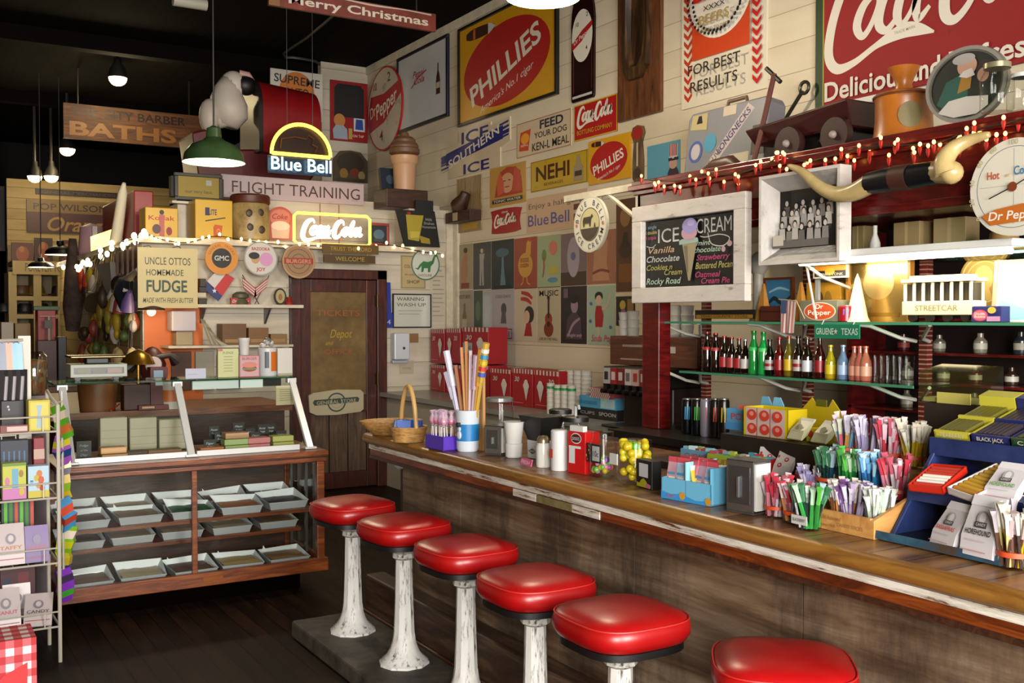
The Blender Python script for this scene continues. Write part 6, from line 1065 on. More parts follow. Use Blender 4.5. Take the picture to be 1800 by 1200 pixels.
a = onX(1072, 640, 4.12); c = onX(1224, 640, 4.12); zt = onX(1080, 590, 4.12).z
o = empty('wooden_crate', 'dark wooden soda crate on the fountain behind the red post', 'crate', basis((4.12, a.y, zt-.19), (0, -1, 0), (0, 0, 1))); w = a.y-c.y
b = B(); m_cr = woodmat('crate_wood', ['#2a1208', '#4f2614', '#6a3a20'], (1.5, 12, 12), .5, 2)
b.box(0, 0, 0, w, .19, -.02, m_cr); b.box(0, 0, -.3, w, .02, -.02, m_cr); b.box(0, 0, -.3, w, .19, -.28, m_cr); b.box(0, 0, -.28, .02, .19, -.02, m_cr); b.box(w-.02, 0, -.28, w, .19, -.02, m_cr); b.build('box', o, bevel=.006, smooth=0)
b = B(); b.box(.14, .12, .0, .36, .135, .003, '#8a7a6a'); b.box(.12, .035, 0, .36, .045, .003, '#8a7a6a'); b.box(w*.66, .09, 0, w*.78, .13, .004, '#a09890'); b.build('handle_slots', o, smooth=0)
for i, (px, yt, yb, lean) in enumerate(((1098, 548, 590, .25), (1113, 546, 590, .2), (1166, 536, 600, 0), (1187, 536, 600, 0), (1208, 536, 604, 0))):
    p = onX(px, yb, 4.27); p.z = zt-.168; t = onX(px, yt, 4.27); hh = t.z-p.z; b = B(); n = 6; pr = []
    for k in range(n): pr += [(.036, hh*k/n), (.042, hh*(k+.9)/n), (.044, hh*(k+.95)/n)]
    b.lathe(pr+[(.03, hh)], m_cup, n=16); tag(b.build('cup_stack', None, at(p)), ['white cup stack', 'second white cup stack'][i] + ' leaning at the left of the crate' if i < 2 else ['tall white cup stack just right of the red post', 'middle white cup stack under the chalkboard', 'right white cup stack under the chalkboard'][i-2], 'cups', 'white paper cup stacks')
# ---------------------------------------------------------------- bottles and cans on the glass shelves
def bottle(px, yt, z, X, rad, glass, lab, cap, label, grp='soda bottles on the middle glass shelf', shape=0, art=None):
    t = onX(px, yt, X); h = t.z-z; r = empty('soda_bottle', label, 'bottle', at((X, t.y, z)), grp); a = rad
    pr = [(a*.92, 0), (a, h*.03), (a, h*.48), (a*.92, h*.56), (a*.55, h*.7), (a*.38, h*.8), (a*.36, h*.93), (a*.44, h*.94), (a*.44, h*.965)] if shape == 0 else [(a*.92, 0), (a, h*.03), (a*.86, h*.3), (a*.98, h*.5), (a*.8, h*.62), (a*.48, h*.76), (a*.38, h*.9), (a*.44, h*.94), (a*.44, h*.965)]
    b = B(); b.lathe(pr, mat(glass, .08, 0, 0, .0, 1, .6), n=16); b.build('glass', r)
    if lab: b = B(); b.lathe([(a*1.015, h*.14), (a*1.015, h*.42)] if shape == 0 else [(a*.93, h*.5), (a*.93, h*.6), (a*.85, h*.62)], mat(lab, .4), n=16); b.build('label', r)
    if art: b = B(); b.lathe([(a*1.03, h*.24), (a*1.03, h*.32)], mat(art, .4), n=16); b.build('label_band', r)
    b = B(); b.lathe([(a*.46, h*.945), (a*.48, h*.96), (a*.46, h*.995), (0, h)], mat(cap, .3, .4), n=12); b.build('cap', r)
Z2 = 1.311
bs = [(1243, 583, '#120504', '#8a1a1e', '#7a1418', 1, 'dark cola bottle with red label, leftmost of the shelf'), (1258, 585, '#120504', '#8a2a2e', '#7a1418', 1, 'dark cola bottle with pink red label, second on the shelf'), (1273, 590, '#140605', '#8f1a1e', '#8a1a1c', 0, 'short dark cola bottle, third on the shelf'), (1286, 592, '#140605', '#94302e', '#8a1a1c', 0, 'short dark cola bottle, fourth on the shelf'), (1299, 594, '#140605', '#8f1a1e', '#8a1a1c', 0, 'short dark cola bottle, fifth on the shelf'), (1310, 596, '#100404', '#a8a09a', '#8a8a8a', 0, 'dark bottle with pale label before the green ones'),
      (1325, 581, '#12702c', '#2a9a4a', '#1a6a2a', 1, 'tall bright green bottle on the left of the pair'), (1342, 583, '#128038', '#4aa85a', '#1a6a2a', 1, 'tall bright green bottle on the right of the pair'), (1353, 596, '#0c0908', '#8f8d88', '#1a1a1a', 0, 'black bottle with white lettered label'), (1370, 592, '#4a0608', '#7d0a10', '#a51a1a', 0, 'deep red bottle next to the black one'), (1387, 590, '#5a4a10', '#b08f16', '#b0302a', 0, 'bottle with golden yellow label'), (1403, 590, '#1a0c08', '#9a8a84', '#2a1a14', 0, 'dark bottle with grey and orange label'), (1419, 592, '#180a06', '#a8a8b0', '#6a4a1a', 0, 'dark bottle with white and blue label'),
      (1441, 590, '#2a0506', '#7a1014', '#b01a20', 0, 'bottle with bright red neck and label'), (1460, 606, '#8f7a14', '#b5981c', '#c0a81c', 0, 'yellow soda bottle near the shelf end'), (1482, 606, '#5a6a8a', '#8a98b5', '#8aa5c2', 0, 'pale blue soda bottle near the shelf end'), (1502, 608, '#8a4a40', '#b5786a', '#c05a4a', 0, 'left salmon pink bottle at the shelf end'), (1512, 608, '#944a40', '#b87a68', '#c05a4a', 0, 'middle salmon pink bottle at the shelf end'), (1522, 608, '#a05a48', '#bd8a74', '#c26a52', 0, 'right salmon pink bottle at the shelf end')]
for px, yt, g, l, c, sh, lb in bs: bottle(px, yt, Z2, 3.88, .030 if sh else .027, g, l, c, lb, shape=sh, art='#7a1014' if sh == 0 and g in ('#1a0c08', '#0c0908') else None)
def can(px, yt, z, X, col, mark, label, grp, rad=.031):
    t = onX(px, yt, X); h = t.z-z; r = empty('drink_can', label, 'can', at((X, t.y, z)), grp)
    b = B(); b.lathe([(rad*.85, 0), (rad, h*.05), (rad, h*.92), (rad*.85, h*.98)], mat(col, .25, .3), n=18); b.build('body', r); b = B(); b.lathe([(rad*.86, h*.975), (rad*.86, h), (rad*.7, h*.985), (0, h*.985)], mat('#b0b0b0', .25, .9), n=18); b.build('lid', r)
    c = B(); a0 = math.atan2(-t.y, -X)
    for dx in mark[1]: c.add([((rad*1.01)*math.cos(a0+d), (rad*1.01)*math.sin(a0+d), zz) for d, zz in ((dx-.1, h*.42), (dx+.05, h*.42), (dx+.14, h*.78), (dx-.06, h*.78))], [(0, 1, 2, 3), (3, 2, 1, 0)], mark[0])
    c.build('emblem', r, smooth=0)
for px, col, mk, lb in ((1208, '#0a0c12', ('#3a8ab5', (-.35, 0, .35)), 'black can with blue claw marks'), (1225, '#0a0d0a', ('#3a9a2a', (-.35, 0, .35)), 'black can with green claw marks'), (1241, '#7d7884', ('#a03a4a', (0,)), 'silver grey can with a red mark'), (1257, '#14100c', ('#b0301a', (-.2, .2)), 'black can with red and yellow marks'), (1272, '#12100c', ('#b5981c', (-.3, .25)), 'black can with golden marks')): can(px, 700, .971, 3.72, col, mk, lb+' on the lower back bar shelf', 'energy drink cans')
can(1487, 537, 1.586, 3.86, '#8a1420', ('#2a5aa0', (-.3, .3)), 'blue and red soda can on the top glass shelf', 'top shelf cans', .033)
for i, px in enumerate((1540, 1551, 1562, 1573, 1584, 1595)):
    p = onX(px, 660, 4.0 if i % 2 else 3.88); b = B(); b.lathe([(.026, 0), (.03, .1), (.033, .12)], m_glass, n=14, cap=(1, 0)); tag(b.build('glass_tumbler', None, at((p.x, p.y, Z2))), ['first', 'second', 'third', 'fourth', 'fifth', 'last'][i]+' clear glass tumbler after the salmon pink bottles', 'glass', 'clear tumblers on the bottle shelf')
b = B(); P = onX(1164, 700, 4.3); Q = onX(1184, 700, 4.3); b.box(4.3, Q.y, .97, 4.33, P.y, 1.36, mat('#b9bdbc', .3, .3)); b.box(4.3, Q.y+.0, 1.05, 4.295, P.y-.03, 1.3, mat('#8f9a9c', .25, .6)); tag(b.build('steel_panel', bevel=.004, smooth=0), 'narrow upright steel panel just right of the red post', 'panel')
# things on the top glass shelf
ZT = 1.586
cartonX('soda_crate_box', 'grey six-pack box with an orange oval, on the top glass shelf', 'box', 3.84, 1405, 1472, 528, 567, .12, '#5d5a4a', [('oval', [('e', 54, 48, 42, 42, '#b5a89a'), ('e', 54, 48, 39, 38, '#a8401a')]), ('lettering', [('t', 'Dr', 54, 60, 22, 20, WHT, {'bold': .03}), ('t', 'Pepper', 54, 32, 22, 60, WHT, {'bold': .03})])], z=ZT)
P = onX(1385, 567, 3.80)
o = empty('small_flag', 'small striped flag with blue corner, drooping from the top glass shelf', 'flag', basis((3.77, onX(1372, 567, 3.77).y, onX(1372, 574, 3.77).z), (0, -1, 0), (0, 0, 1)))
b = B(); fw_, fh_ = .085, .13
for i in range(9): x0, x1 = fw_*i/9, fw_*(i+1)/9; b.add([(x0, -.03, .003*math.sin(i*1.3)), (x1, -.032, .003*math.sin(i*1.3+1.3)), (x1*1.15+.008, fh_, .003), (x0*1.15+.008, fh_+.002, .003)], [(0, 1, 2, 3), (3, 2, 1, 0)], '#9a5a54' if i % 2 else '#b5aca4')
b.add([(.008, fh_*.5, .006), (fw_*.5, fh_*.5, .006), (fw_*.58, fh_, .006), (.008, fh_, .006)], [(0, 1, 2, 3)], '#3a4664'); b.build('cloth', o, smooth=0)
b = B(); b.tube([(-.01, fh_+.006, .003), (fw_*1.25, fh_-.004, .003), (fw_*1.4, .04, -.04)], .003, '#8a7a5a', 6); b.build('stick', o)
T, w, h = wallX(3.92, 1432, 1493, 465, 490)
sign('music_sign', 'white sign with orange and black band on the lit shelf', 'sign', (T, w, h), '#a8a496', [('picture', [('r', 5, 12, 95, 52, '#14100c'), ('r', 5, 52, 95, 88, '#b5721a'), ('e', 50, 46, 14, 26, '#b5821a'), ('t', 'HONKY TONK', 50, 18, 18, 76, '#a8a08c')])], t=.012)
b = B(); b.box(0, -.24, -.02, .02, 0, -.004, '#777777'); b.build('stand', COL.objects[-2] if False else [o for o in COL.objects if o.name.startswith('music_sign')][0], smooth=0)
cartonX('yellow_tin', 'golden tin with dark pictures under the white music sign', 'tin', 4.0, 1417, 1478, 497, 528, .1, '#a8781c', [('picture', [('e', 40, 50, 12, 30, '#4a3010'), ('e', 64, 50, 12, 30, '#7a5a1a')])], z=onX(1417, 528, 4.0).z-.13)
T, w, h = wallX(4.0, 1498, 1602, 452, 562); T[2][3] = ZT
sign('brass_plaque', 'tall polished brass plaque blazing with reflected light, on the top shelf', 'plaque', (T, w, h), mat('#c9a860', .22, .9), [('relief', [('e', 50, 60, 26, 26, mat('#d6ba7a', .3, .9)), ('r', 14, 8, 86, 14, mat('#a8843c', .3, .9))])], t=.02, frame=(.015, .03, mat('#8a5a1c', .4)))
b = B(); P = onX(1530, 560, 3.9); 
pr = [(.06, 0), (.05, .02), (.035, .09), (.02, .16), (.012, .2), (0, .23)]
b.lathe(pr, mat('#c9b894', .35), n=18); tag(b.build('white_bell', None, at((3.9, onX(1507, 540, 3.9).y, ZT))), 'white bell shaped ornament before the brass plaque', 'ornament')
# model bus
a, c = onX(1585, 564, 3.80), onX(1710, 567, 3.80); r = empty('toy_tram', 'white toy tram with dark arched windows on the top glass shelf', 'toy', basis((3.80, a.y, ZT), (0, -1, 0), (0, 0, 1))); w = a.y-c.y
m_tr = mat('#cfc4a4', .35)
b = B(); b.box(0, .03, -.09, w, .09, 0, m_tr); b.box(w*.0, .17, -.1, w*1.0, .185, .01, m_tr); b.box(.03, .185, -.08, w*.9, .2, -.01, m_tr)
for i in range(8): x = w*(.02+i*.132); b.box(x, .09, -.012, x+.012, .17, 0, m_tr); b.box(x, .09, -.09, x+.012, .17, -.078, m_tr)
b.build('body', r, bevel=.003, smooth=0)
b = B(); b.box(.01, .09, -.07, w-.01, .165, -.02, mat('#3a3224', .4)); b.build('seats', r, smooth=0)
for i in range(4):
    b = B(); b.lathe([(.02, -.008), (.02, .008)], '#241a12', (0, 0, 0), 14, Matrix.Translation((w*(.12+.25*i), .02, -.02))); b.build('wheel', r)
b = B(); Art(w, .06, .001).ops(b, [('t', 'STREETCAR', 50, 30, 40, 60, '#8a7a5a')]); b.build('lettering', r, Matrix.Translation((0, .03, 0)), smooth=0)
T, w, h = wallX(4.2, 1690, 1760, 470, 540); T[2][3] = ZT+.05; s = .26
sign('gold_medallion', 'round gold medallion sign with an embossed head behind the tram', 'plaque', (T, s, s), mat('#8a6a30', .35, .6), [('relief', [('o', 50, 50, 46, 46, 3, mat('#b59a5a', .35, .6)), ('e', 48, 56, 18, 22, mat('#a5884a', .35, .6)), ('p', [(30, 18), (66, 18), (58, 40), (40, 40)], mat('#a5884a', .35, .6)), ('o', 50, 50, 36, 36, 2, mat('#b59a5a', .35, .6))])], t=.02, shape=ell(50, 50, 50, 50, 40))
b = B(); b.box(.04, -.05, 0, .22, .0, .015, '#3a2a14'); b.build('foot', [o for o in COL.objects if o.name.startswith('gold_medallion')][0], smooth=0)
P_ = onX(1752, 540, 3.9); T = basis((3.9, P_.y, ZT+.0), (0, -1, 0), (.1, 0, 1))
sign('framed_whiteboard', 'white framed blank panel leaning at the right end of the top shelf', 'panel', (T, .26, .24), '#b8c4c4', [('tint', [('p', [(4, 4), (96, 4), (96, 30), (50, 22), (4, 40)], '#7aa8b4')])], t=.012, frame=(.014, .02, mat('#9a8a6a', .4)))
cartonX('gum_box', 'navy and pink bubble gum box at the tram\'s right', 'box', 3.80, 1707, 1760, 538, 567, .06, '#1c2058', [('picture', [('e', 30, 42, 26, 36, '#a8344a'), ('e', 30, 42, 22, 29, '#b85a6a'), ('t', 'Double', 30, 46, 14, 34, WHT), ('t', 'Bubble', 30, 28, 14, 36, WHT), ('e', 70, 74, 14, 20, '#b09a3a'), ('r', 54, 6, 98, 36, '#a87a9a')])], z=ZT)
T, w, h = wallX(3.76, 1433, 1512, 570, 594)
o = sign('street_sign', 'small green road plate with white town name and star under the top shelf', 'sign', (T, w, h), mat('#12684a', .4), [('lettering', [('t', 'GRUENE', 24, 28, 46, 40, '#a8b5a8', {'bold': .02}), ('t', 'TEXAS', 79, 28, 46, 36, '#a8b5a8', {'bold': .02}), ('p', [(49+(5 if i % 2 == 0 else 2)*math.sin(2*PI*i/10), 50+(24 if i % 2 == 0 else 9)*math.cos(2*PI*i/10)) for i in range(10)], '#b5a0a0')])], t=.006)
b = B(); 
for x in (.15, .85): b.tube([(w*x, h, 0), (w*x, h+.02, -.015)], .002, '#999999', 5)
b.build('hooks', o)
# things at left end of the top shelf and behind the chalkboard
b = B(); T, w, h = wallX(4.0, 1322, 1345, 440, 490); b.sph((4.0, T[1][3]-w/2, T[2][3]+h/2), .055, '#9a948a', sc=(.8, 1, 1.25)); b.lathe([(.05, 0), (.03, .05)], '#8f897e', (4.0, T[1][3]-w/2, ZT), 14); b.lathe([(.03, 0), (.03, .28)], '#8f897e', (4.0, T[1][3]-w/2, ZT), 10); tag(b.build('plaster_bust', smooth=80), 'pale plaster head on a stalk, partly behind the chalkboard edge', 'bust')
T, w, h = wallX(4.02, 1350, 1392, 495, 537); T[2][3] = ZT
sign('picture_tile', 'small blue picture with grey swirls and a dark frame, left of the flag', 'picture', (T, .18, .22), '#2f6484', [('picture', [('S', [(4, 40, 6), (30, 56, 10), (60, 44, 8), (96, 60, 5)], 8, '#14222c'), ('S', [(10, 70, 4), (50, 80, 6), (90, 74, 4)], 5, '#7a9aa8'), ('e', 70, 24, 12, 10, '#14222c')])], t=.01, frame=(.012, .02, mat('#5a2a10', .4)))
for px, lb in ((1342, 'left'), (1408, 'right')):
    b = B(); P = onX(px, 566, 3.95); b.hexa([(3.92, P.y-.035, ZT), (3.98, P.y-.035, ZT), (3.98, P.y+.035, ZT), (3.92, P.y+.035, ZT)], [(3.945, P.y-.004, ZT+.2), (3.955, P.y-.004, ZT+.2), (3.955, P.y+.004, ZT+.2), (3.945, P.y+.004, ZT+.2)], '#9a6a2a'); tag(b.build('wooden_pyramid', smooth=0), lb+' one of two tall orange wooden wedges beside the blue picture', 'ornament')
cartonX('wooden_box', 'reddish wooden box under the blue picture', 'box', 3.88, 1336, 1372, 538, 566, .1, '#4a1c12', [('line', [('r', 0, 60, 100, 68, '#2a0e08')])], z=ZT)
sign('name_strip', 'black strip with gold lettering under the chalkboard', 'sign', wallX(3.9, 1224, 1328, 545, 560), '#14100c', [('band', [('r', 2, 6, 98, 46, '#8a6414')]), ('lettering', [('t', 'TEXAS COUNTRY STORE', 50, 14, 28, 80, '#14100c')])], t=.01)
# upper deep shelf goods
for (xl, xr, yt, yb, c, lb, X) in ((1570, 1616, 392, 440, '#8a7450', 'tan carton on the upper shelf, left of the slotted post', 3.98), (1640, 1697, 385, 432, '#8f7a56', 'tan carton on the upper shelf, right of the slotted post', 3.98), (1497, 1518, 398, 444, '#7a6a44', 'olive tan box by the picture frame on the upper shelf', 3.98)):
    cartonX('carton', lb, 'carton', X, xl, xr, yt, yb, .1, c, [('tape', [('r', 44, 0, 56, 100, '#a08c64')])], z=1.871)
b = B(); P = onX(1538, 440, 3.9); b.lathe([(.02, 0), (.024, .02), (.024, .08), (.01, .12), (.01, .16)], '#b5b3ac', n=12); tag(b.build('white_bottle', None, at((3.9, P.y, 1.871))), 'slim white bottle on the upper shelf', 'bottle')
T, w, h = wallX(3.88, 1520, 1590, 425, 445); 
b = B(); b.hexa([(3.86, T[1][3]-.2, 1.871), (3.98, T[1][3]-.2, 1.871), (3.98, T[1][3], 1.871), (3.86, T[1][3], 1.871)], [(3.93, T[1][3]-.15, 1.93), (3.98, T[1][3]-.15, 1.93), (3.98, T[1][3]-.05, 1.93), (3.93, T[1][3]-.05, 1.93)], '#8a7038'); tag(b.build('slanted_case', smooth=0), 'slanted tan wooden case on the upper shelf', 'case')
b = B(); P = onX(1770, 420, 3.95); b.lathe([(.10, .01), (.10, .02), (.06, .03), (.055, .08), (.04, .1), (0, .095)], '#8a6a3a', n=18); tag(b.build('hat', None, at((3.93, P.y, 1.871))), 'small tan straw hat under the round thermometer', 'hat')
# dark shelves of jars and bottles against the back panel
b = B()
for z in (1.16, 1.30, 1.44, 1.60, 1.76): b.box(4.2, BY0+.05, z-.012, 4.46, 3.6, z, m_redwood)
for y in (BY0+.05, 1.75, 2.48, 3.58): b.box(4.2, y, .97, 4.46, y+.03, 2.05, m_redwood)
under(b.build('cabinet_shelves', smooth=0), [o for o in COL.objects if o.name == 'bar_cabinet'][0])
rj = random.Random(11)
for i, z in enumerate((1.162, 1.302, 1.442)):
    for k in range(15):
        y = .6+k*.195+rj.uniform(-.03, .03)
        if abs(y-1.765) < .05 or abs(y-2.495) < .05: continue
        c = rj.choice(('#3a0c10', '#2a1a12', '#5a5448', '#4a3a2a', '#6a6258', '#20242a')); hh = rj.uniform(.075, .10); b = B(); b.lathe([(.028, 0), (.03, .01), (.03, hh*.6), (.014, hh*.8), (.014, hh)], mat(c, .2), n=12); b.lathe([(.0302, hh*.2), (.0302, hh*.5)], mat(rj.choice(('#8a8478', '#7a2a24', '#9a9488')), .5), n=12)
        tag(b.build('small_bottle', None, at((4.3, y, z))), 'small dark bottle on the %s shelf of the dark cabinet' % ['lower', 'middle', 'upper'][i], 'bottle', 'small bottles on the %s cabinet shelf' % ['lower', 'middle', 'upper'][i])
# ================================================================ goods on the lunch counter
CT = 1.001
rc = random.Random(21)
def cp(px, py, z=CT): return onZ(px, py, z)
cp_ = cp
def ftc(p, turn=0.0): return at(p, -PI/2+turn)
def tubebox(b, w, d, h, t, col, y0=0): # open topped box centred on x, front at y0
    b.box(-w/2, y0, 0, w/2, y0+d, t, col); b.box(-w/2, y0, 0, w/2, y0+t, h, col); b.box(-w/2, y0+d-t, 0, w/2, y0+d, h, col); b.box(-w/2, y0, 0, -w/2+t, y0+d, h, col); b.box(w/2-t, y0, 0, w/2, y0+d, h, col)
m_wick = mottled('wicker', [(.3, '#6d4a20'), (.55, '#a57c44'), (.8, '#bf9a5e')], 30, .5, sc3=(1, 1, 4), bump=.4)
# baskets
p = cp(688, 762); r = empty('wicker_tray', 'flat pale wicker tray at the far end of the counter', 'basket', at(p)); b = B(); b.lathe([(.10, 0), (.16, .05), (.17, .07), (.155, .06), (.1, .012), (0, .012)], m_wick, n=24, sy=.8); b.build('tray', r)
for i in range(9): q = (rc.uniform(-.08, .08), rc.uniform(-.06, .06), .03+rc.uniform(0, .02)); b = B(); b.sph(q, .02, '#5d4024', 8, 6, (1.3, 1, .8)); tag(b.build('nut_cluster', None, at(p), smooth=60), 'brown nut cluster in the flat wicker tray', 'candy', 'nut clusters in the wicker tray')
p = cp(718, 775); r = empty('handled_basket', 'wicker basket with tall hoop handle holding blue packets', 'basket', at(p)); b = B(); b.lathe([(.075, 0), (.09, .06), (.095, .075), (.085, .07), (.068, .01), (0, .01)], m_wick, n=24); b.build('bowl', r)
b = B(); b.tube([(0.0, -.088+.176*i/12, .07+.20*math.sin(PI*i/12)**.6) for i in range(13)], .011, '#b08a50', 8); b.build('handle', r)
for i in range(7): 
    b = B(); a_ = rc.uniform(0, 6); b.hexa([(-.03, -.02, 0), (.03, -.02, 0), (.03, .02, 0), (-.03, .02, 0)], [(-.035, -.004, .05), (.035, -.004, .05), (.035, .004, .05), (-.035, .004, .05)], rc.choice(('#2a4a8f', '#4a6aa8', '#8f9ab8'))); tag(b.build('candy_packet', None, at((p.x+rc.uniform(-.045, .045), p.y+rc.uniform(-.045, .045), CT+.055), a_), smooth=0), 'blue candy packet in the hoop handled basket', 'packet', 'blue packets in the basket')
# purple display box of wrapped lollipops
p = cp(763, 790); T = ftc(p, .06) @ Matrix.Scale(1.3, 4, (0, 0, 1)); w = .155
r = empty('lollipop_box', 'purple display box full of wrapped lollipops', 'display box', T); b = B(); tubebox(b, w, .10, .05, .004, mat('#4a2a9a', .4)); b.build('box', r, smooth=0); b = B(); Art(.05, .05, 0).ops(b, [('r', 0, 0, 90, 96, '#8a2a6a'), ('r', 10, 20, 80, 60, '#a85a8f')]); b.build('side_label', r, basis((-w/2-.001, .1, 0), (0, -1, 0), (0, 0, 1)), smooth=0)
for i in range(18):
    x = -w/2+.014+(i % 6)*.0255; y = .02+(i//6)*.03; M_ = T @ Matrix.Translation((x, y, .006)) @ Matrix.Rotation(rc.uniform(-.1, .1), 4, 'Y'); o = empty('lollipop', 'pink wrapped lollipop standing in the purple box', 'lollipop', M_, 'lollipops in the purple box'); c = rc.choice(('#b56a9a', '#c28ab0', '#a85a6a', '#b87a8a'))
    b = B(); b.tube([(0, 0, 0), (0, 0, .075)], .0025, '#c9c4c0', 5); b.build('stick', o); b = B(); b.sph((0, 0, .095), .014, mat(c, .25), 8, 6); b.lathe([(.004, .078), (.014, .1), (.006, .118), (.014, .13), (.0, .125)], mat('#d8bccf', .2, 0, 0, 0, .4), n=7); b.build('candy', o)
# blue tumbler with candy sticks
p = cp(822, 792); T = ftc(p) @ Matrix.Scale(1.38, 4); r = empty('snowman_tumbler', 'blue and white winter tumbler holding tall wrapped candy sticks', 'tumbler', T); b = B(); b.lathe([(.033, 0), (.037, .01), (.039, .13), (.041, .135), (.036, .135), (.03, .02), (0, .02)], mat('#b5bcc4', .35), n=22); b.build('cup', r)
b = B(); b.lathe([(.0378, .035), (.0396, .09)], mat('#1c6aa0', .35), n=22); b.build('band', r); b = B(); b.sph((.01, -.037, .055), .014, '#c2c6cc', 10, 8, (1, .35, 1)); b.sph((.012, -.038, .075), .010, '#c2c6cc', 10, 8, (1, .35, 1)); b.box(.002, -.046, .082, .022, -.036, .086, '#15161a'); b.box(.006, -.046, .086, .018, -.036, .096, '#15161a'); b.box(-.02, -.042, .05, -.006, -.036, .06, '#7a4a20'); b.build('snowman', r, smooth=0)
for i, (tx, ty, c, e) in enumerate(((-.09, .21, '#b5b3c2', 1), (-.10, .14, '#b9b6c8', 1), (-.05, .17, '#8a5a3a', 0), (-.02, .23, '#a87a4a', 0), (.0, .25, '#9a6a3a', 0), (.02, .22, '#b5a0a8', 0), (.05, .2, '#a08a9a', 1), (.07, .22, '#a5762a', 1), (.09, .24, '#a88a3a', 1), (-.03, .19, '#a55a4a', 0))):
    o = empty('candy_stick', 'tall wrapped candy stick %s in the blue winter tumbler' % ['leaning far left', 'leaning lower left, thick', 'brown, leaning left', 'upright left of centre', 'upright at the centre', 'pale upright', 'pale, leaning slightly right', 'golden, leaning right', 'striped with rainbow tip, leaning far right', 'red short'][i], 'candy', T, None)
    a_ = Vector((tx*.1, -.01+.003*i, .03)); e_ = Vector((tx, .0+.006*(i-5), .11+ty)); b = B(); b.tube([a_, e_], .006, c, 6); b.build('stick', o)
    if e: b = B(); b.tube([a_.lerp(e_, .62), e_.lerp(a_, -.02)], [.009, .012], mat(c, .25), 8); b.build('wrapped_end', o)
    if i == 8:
        for k in range(5): b = B(); b.tube([a_.lerp(e_, .68+k*.06), a_.lerp(e_, .72+k*.06)], .0135, ['#3a4a9a', '#a8302a', '#b5981c', '#2a7aa0', '#c2bcb4'][k], 8); b.build('stripe', o)
b = B(); b.box(-.012, .04, 0, .03, .05, .27, '#9a7040'); tag(b.build('paddle_stick', None, T, smooth=0), 'flat wooden stirring paddle behind the blue tumbler', 'paddle')
def jar(px, py, R, H, label, neck=.8, lid=None, name='glass_jar', fill=None, z=CT, cat='jar'):
    p = cp(px, py, z); p += Vector((p.x, p.y, 0)).normalized()*R; r = empty(name, label, cat, ftc(p)); b = B(); b.lathe([(R*.85, 0), (R, R*.15), (R, H*.72), (R*neck, H*.88), (R*neck, H), (R*(neck-.06), H)], m_glass, n=24); b.build('glass', r)
    if lid: b = B(); b.lathe([(R*neck*1.05, H), (R*neck*1.05, H+.018), (R*neck*.9, H+.022), (0, H+.022)], lid, n=24); b.build('lid', r)
    if fill: b = B(); b.lathe([(R*.83, .004), (R*.97, R*.15), (R*.97, H*fill[1]), (0, H*fill[1])], fill[0], n=20); b.build('contents', r)
    return r, p
jar(878, 765, .075, .17, 'wide clear glass cookie jar behind the napkin dispenser', .9, mat('#8f9290', .2, .6))
def napkin(px, py, w, d, h, label, turn=0.0):
    T = ftc(cp(px, py), turn); r = empty('napkin_dispenser', label, 'napkin dispenser', T); m_ch = mat('#8f9296', .22, .9)
    b = B(); b.box(-w/2, 0, .006, w/2, .006, h, m_ch); b.box(-w/2, d-.006, .006, w/2, d, h, m_ch); b.box(-w/2, 0, h-.006, w/2, d, h, m_ch); b.box(-w/2, 0, .0, w/2, d, .006, m_ch); b.build('case', r, bevel=.002, smooth=0)
    b = B(); b.box(-w/2+.012, -.003, .03, w/2-.012, .0, h-.02, mat('#6d7074', .3, .9)); b.box(-.004, -.012, .05, .004, -.003, h-.05, mat('#a0a3a6', .2, .9)); b.build('face_plate', r, bevel=.002, smooth=0)
    b = B(); b.box(-w/2-.004, .008, .012, w/2+.004, d-.008, h-.01, mat('#b5b2ac', .6)); b.build('napkins', r, smooth=0)
napkin(866, 800, .085, .10, .13, 'chrome napkin dispenser at the far end, beside the blue tumbler', .5)
napkin(1300, 902, .105, .085, .165, 'chrome napkin dispenser standing in front of the candy canes', .12)
def roundcup(name, label, cat, px, py, prof, col, z=CT, extra=None):
    p = cp(px, py, z); R = max(q[0] for q in prof); p += Vector((p.x, p.y, 0)).normalized()*R; r = empty(name, label, cat, ftc(p)); b = B(); b.lathe(prof, col, n=24); b.build('body', r)
    if extra: extra(r)
    return r
roundcup('cup_stack', 'white cup stack standing on the counter by the napkin dispenser', 'cups', 903, 806, [(.032, 0), (.036, .005), (.038, .06), (.034, .062), (.044, .15), (.047, .155), (.04, .155)], mat('#b9b6b2', .5))
p = cp(937, 806); r = empty('straw_caddy', 'black flared caddy with a white lower half', 'caddy', ftc(p, .05) @ Matrix.Scale(1.3, 4)); b = B(); b.hexa([(-.032, 0, .0), (.032, 0, .0), (.032, .07, .0), (-.032, .07, .0)], [(-.036, 0, .06), (.036, 0, .06), (.036, .07, .06), (-.036, .07, .06)], '#aaa8a4'); b.build('base', r, bevel=.003, smooth=0)
b = B(); b.hexa([(-.034, .002, .06), (.034, .002, .06), (.034, .068, .06), (-.034, .068, .06)], [(-.068, -.012, .14), (.064, -.012, .14), (.064, .085, .14), (-.068, .085, .14)], m_black); b.build('hopper', r, smooth=0); b = B(); Art(.064, .06, 0).ops(b, [('p', [(14, 42), (50, 26), (86, 42), (50, 58)], '#3a3a3a'), ('t', 'TABASCO', 50, 38, 9, 60, '#aaa8a4')]); b.build('emblem', r, basis((-.032, -.0045, .0), (1, 0, 0), (0, .06, 1)), smooth=0)
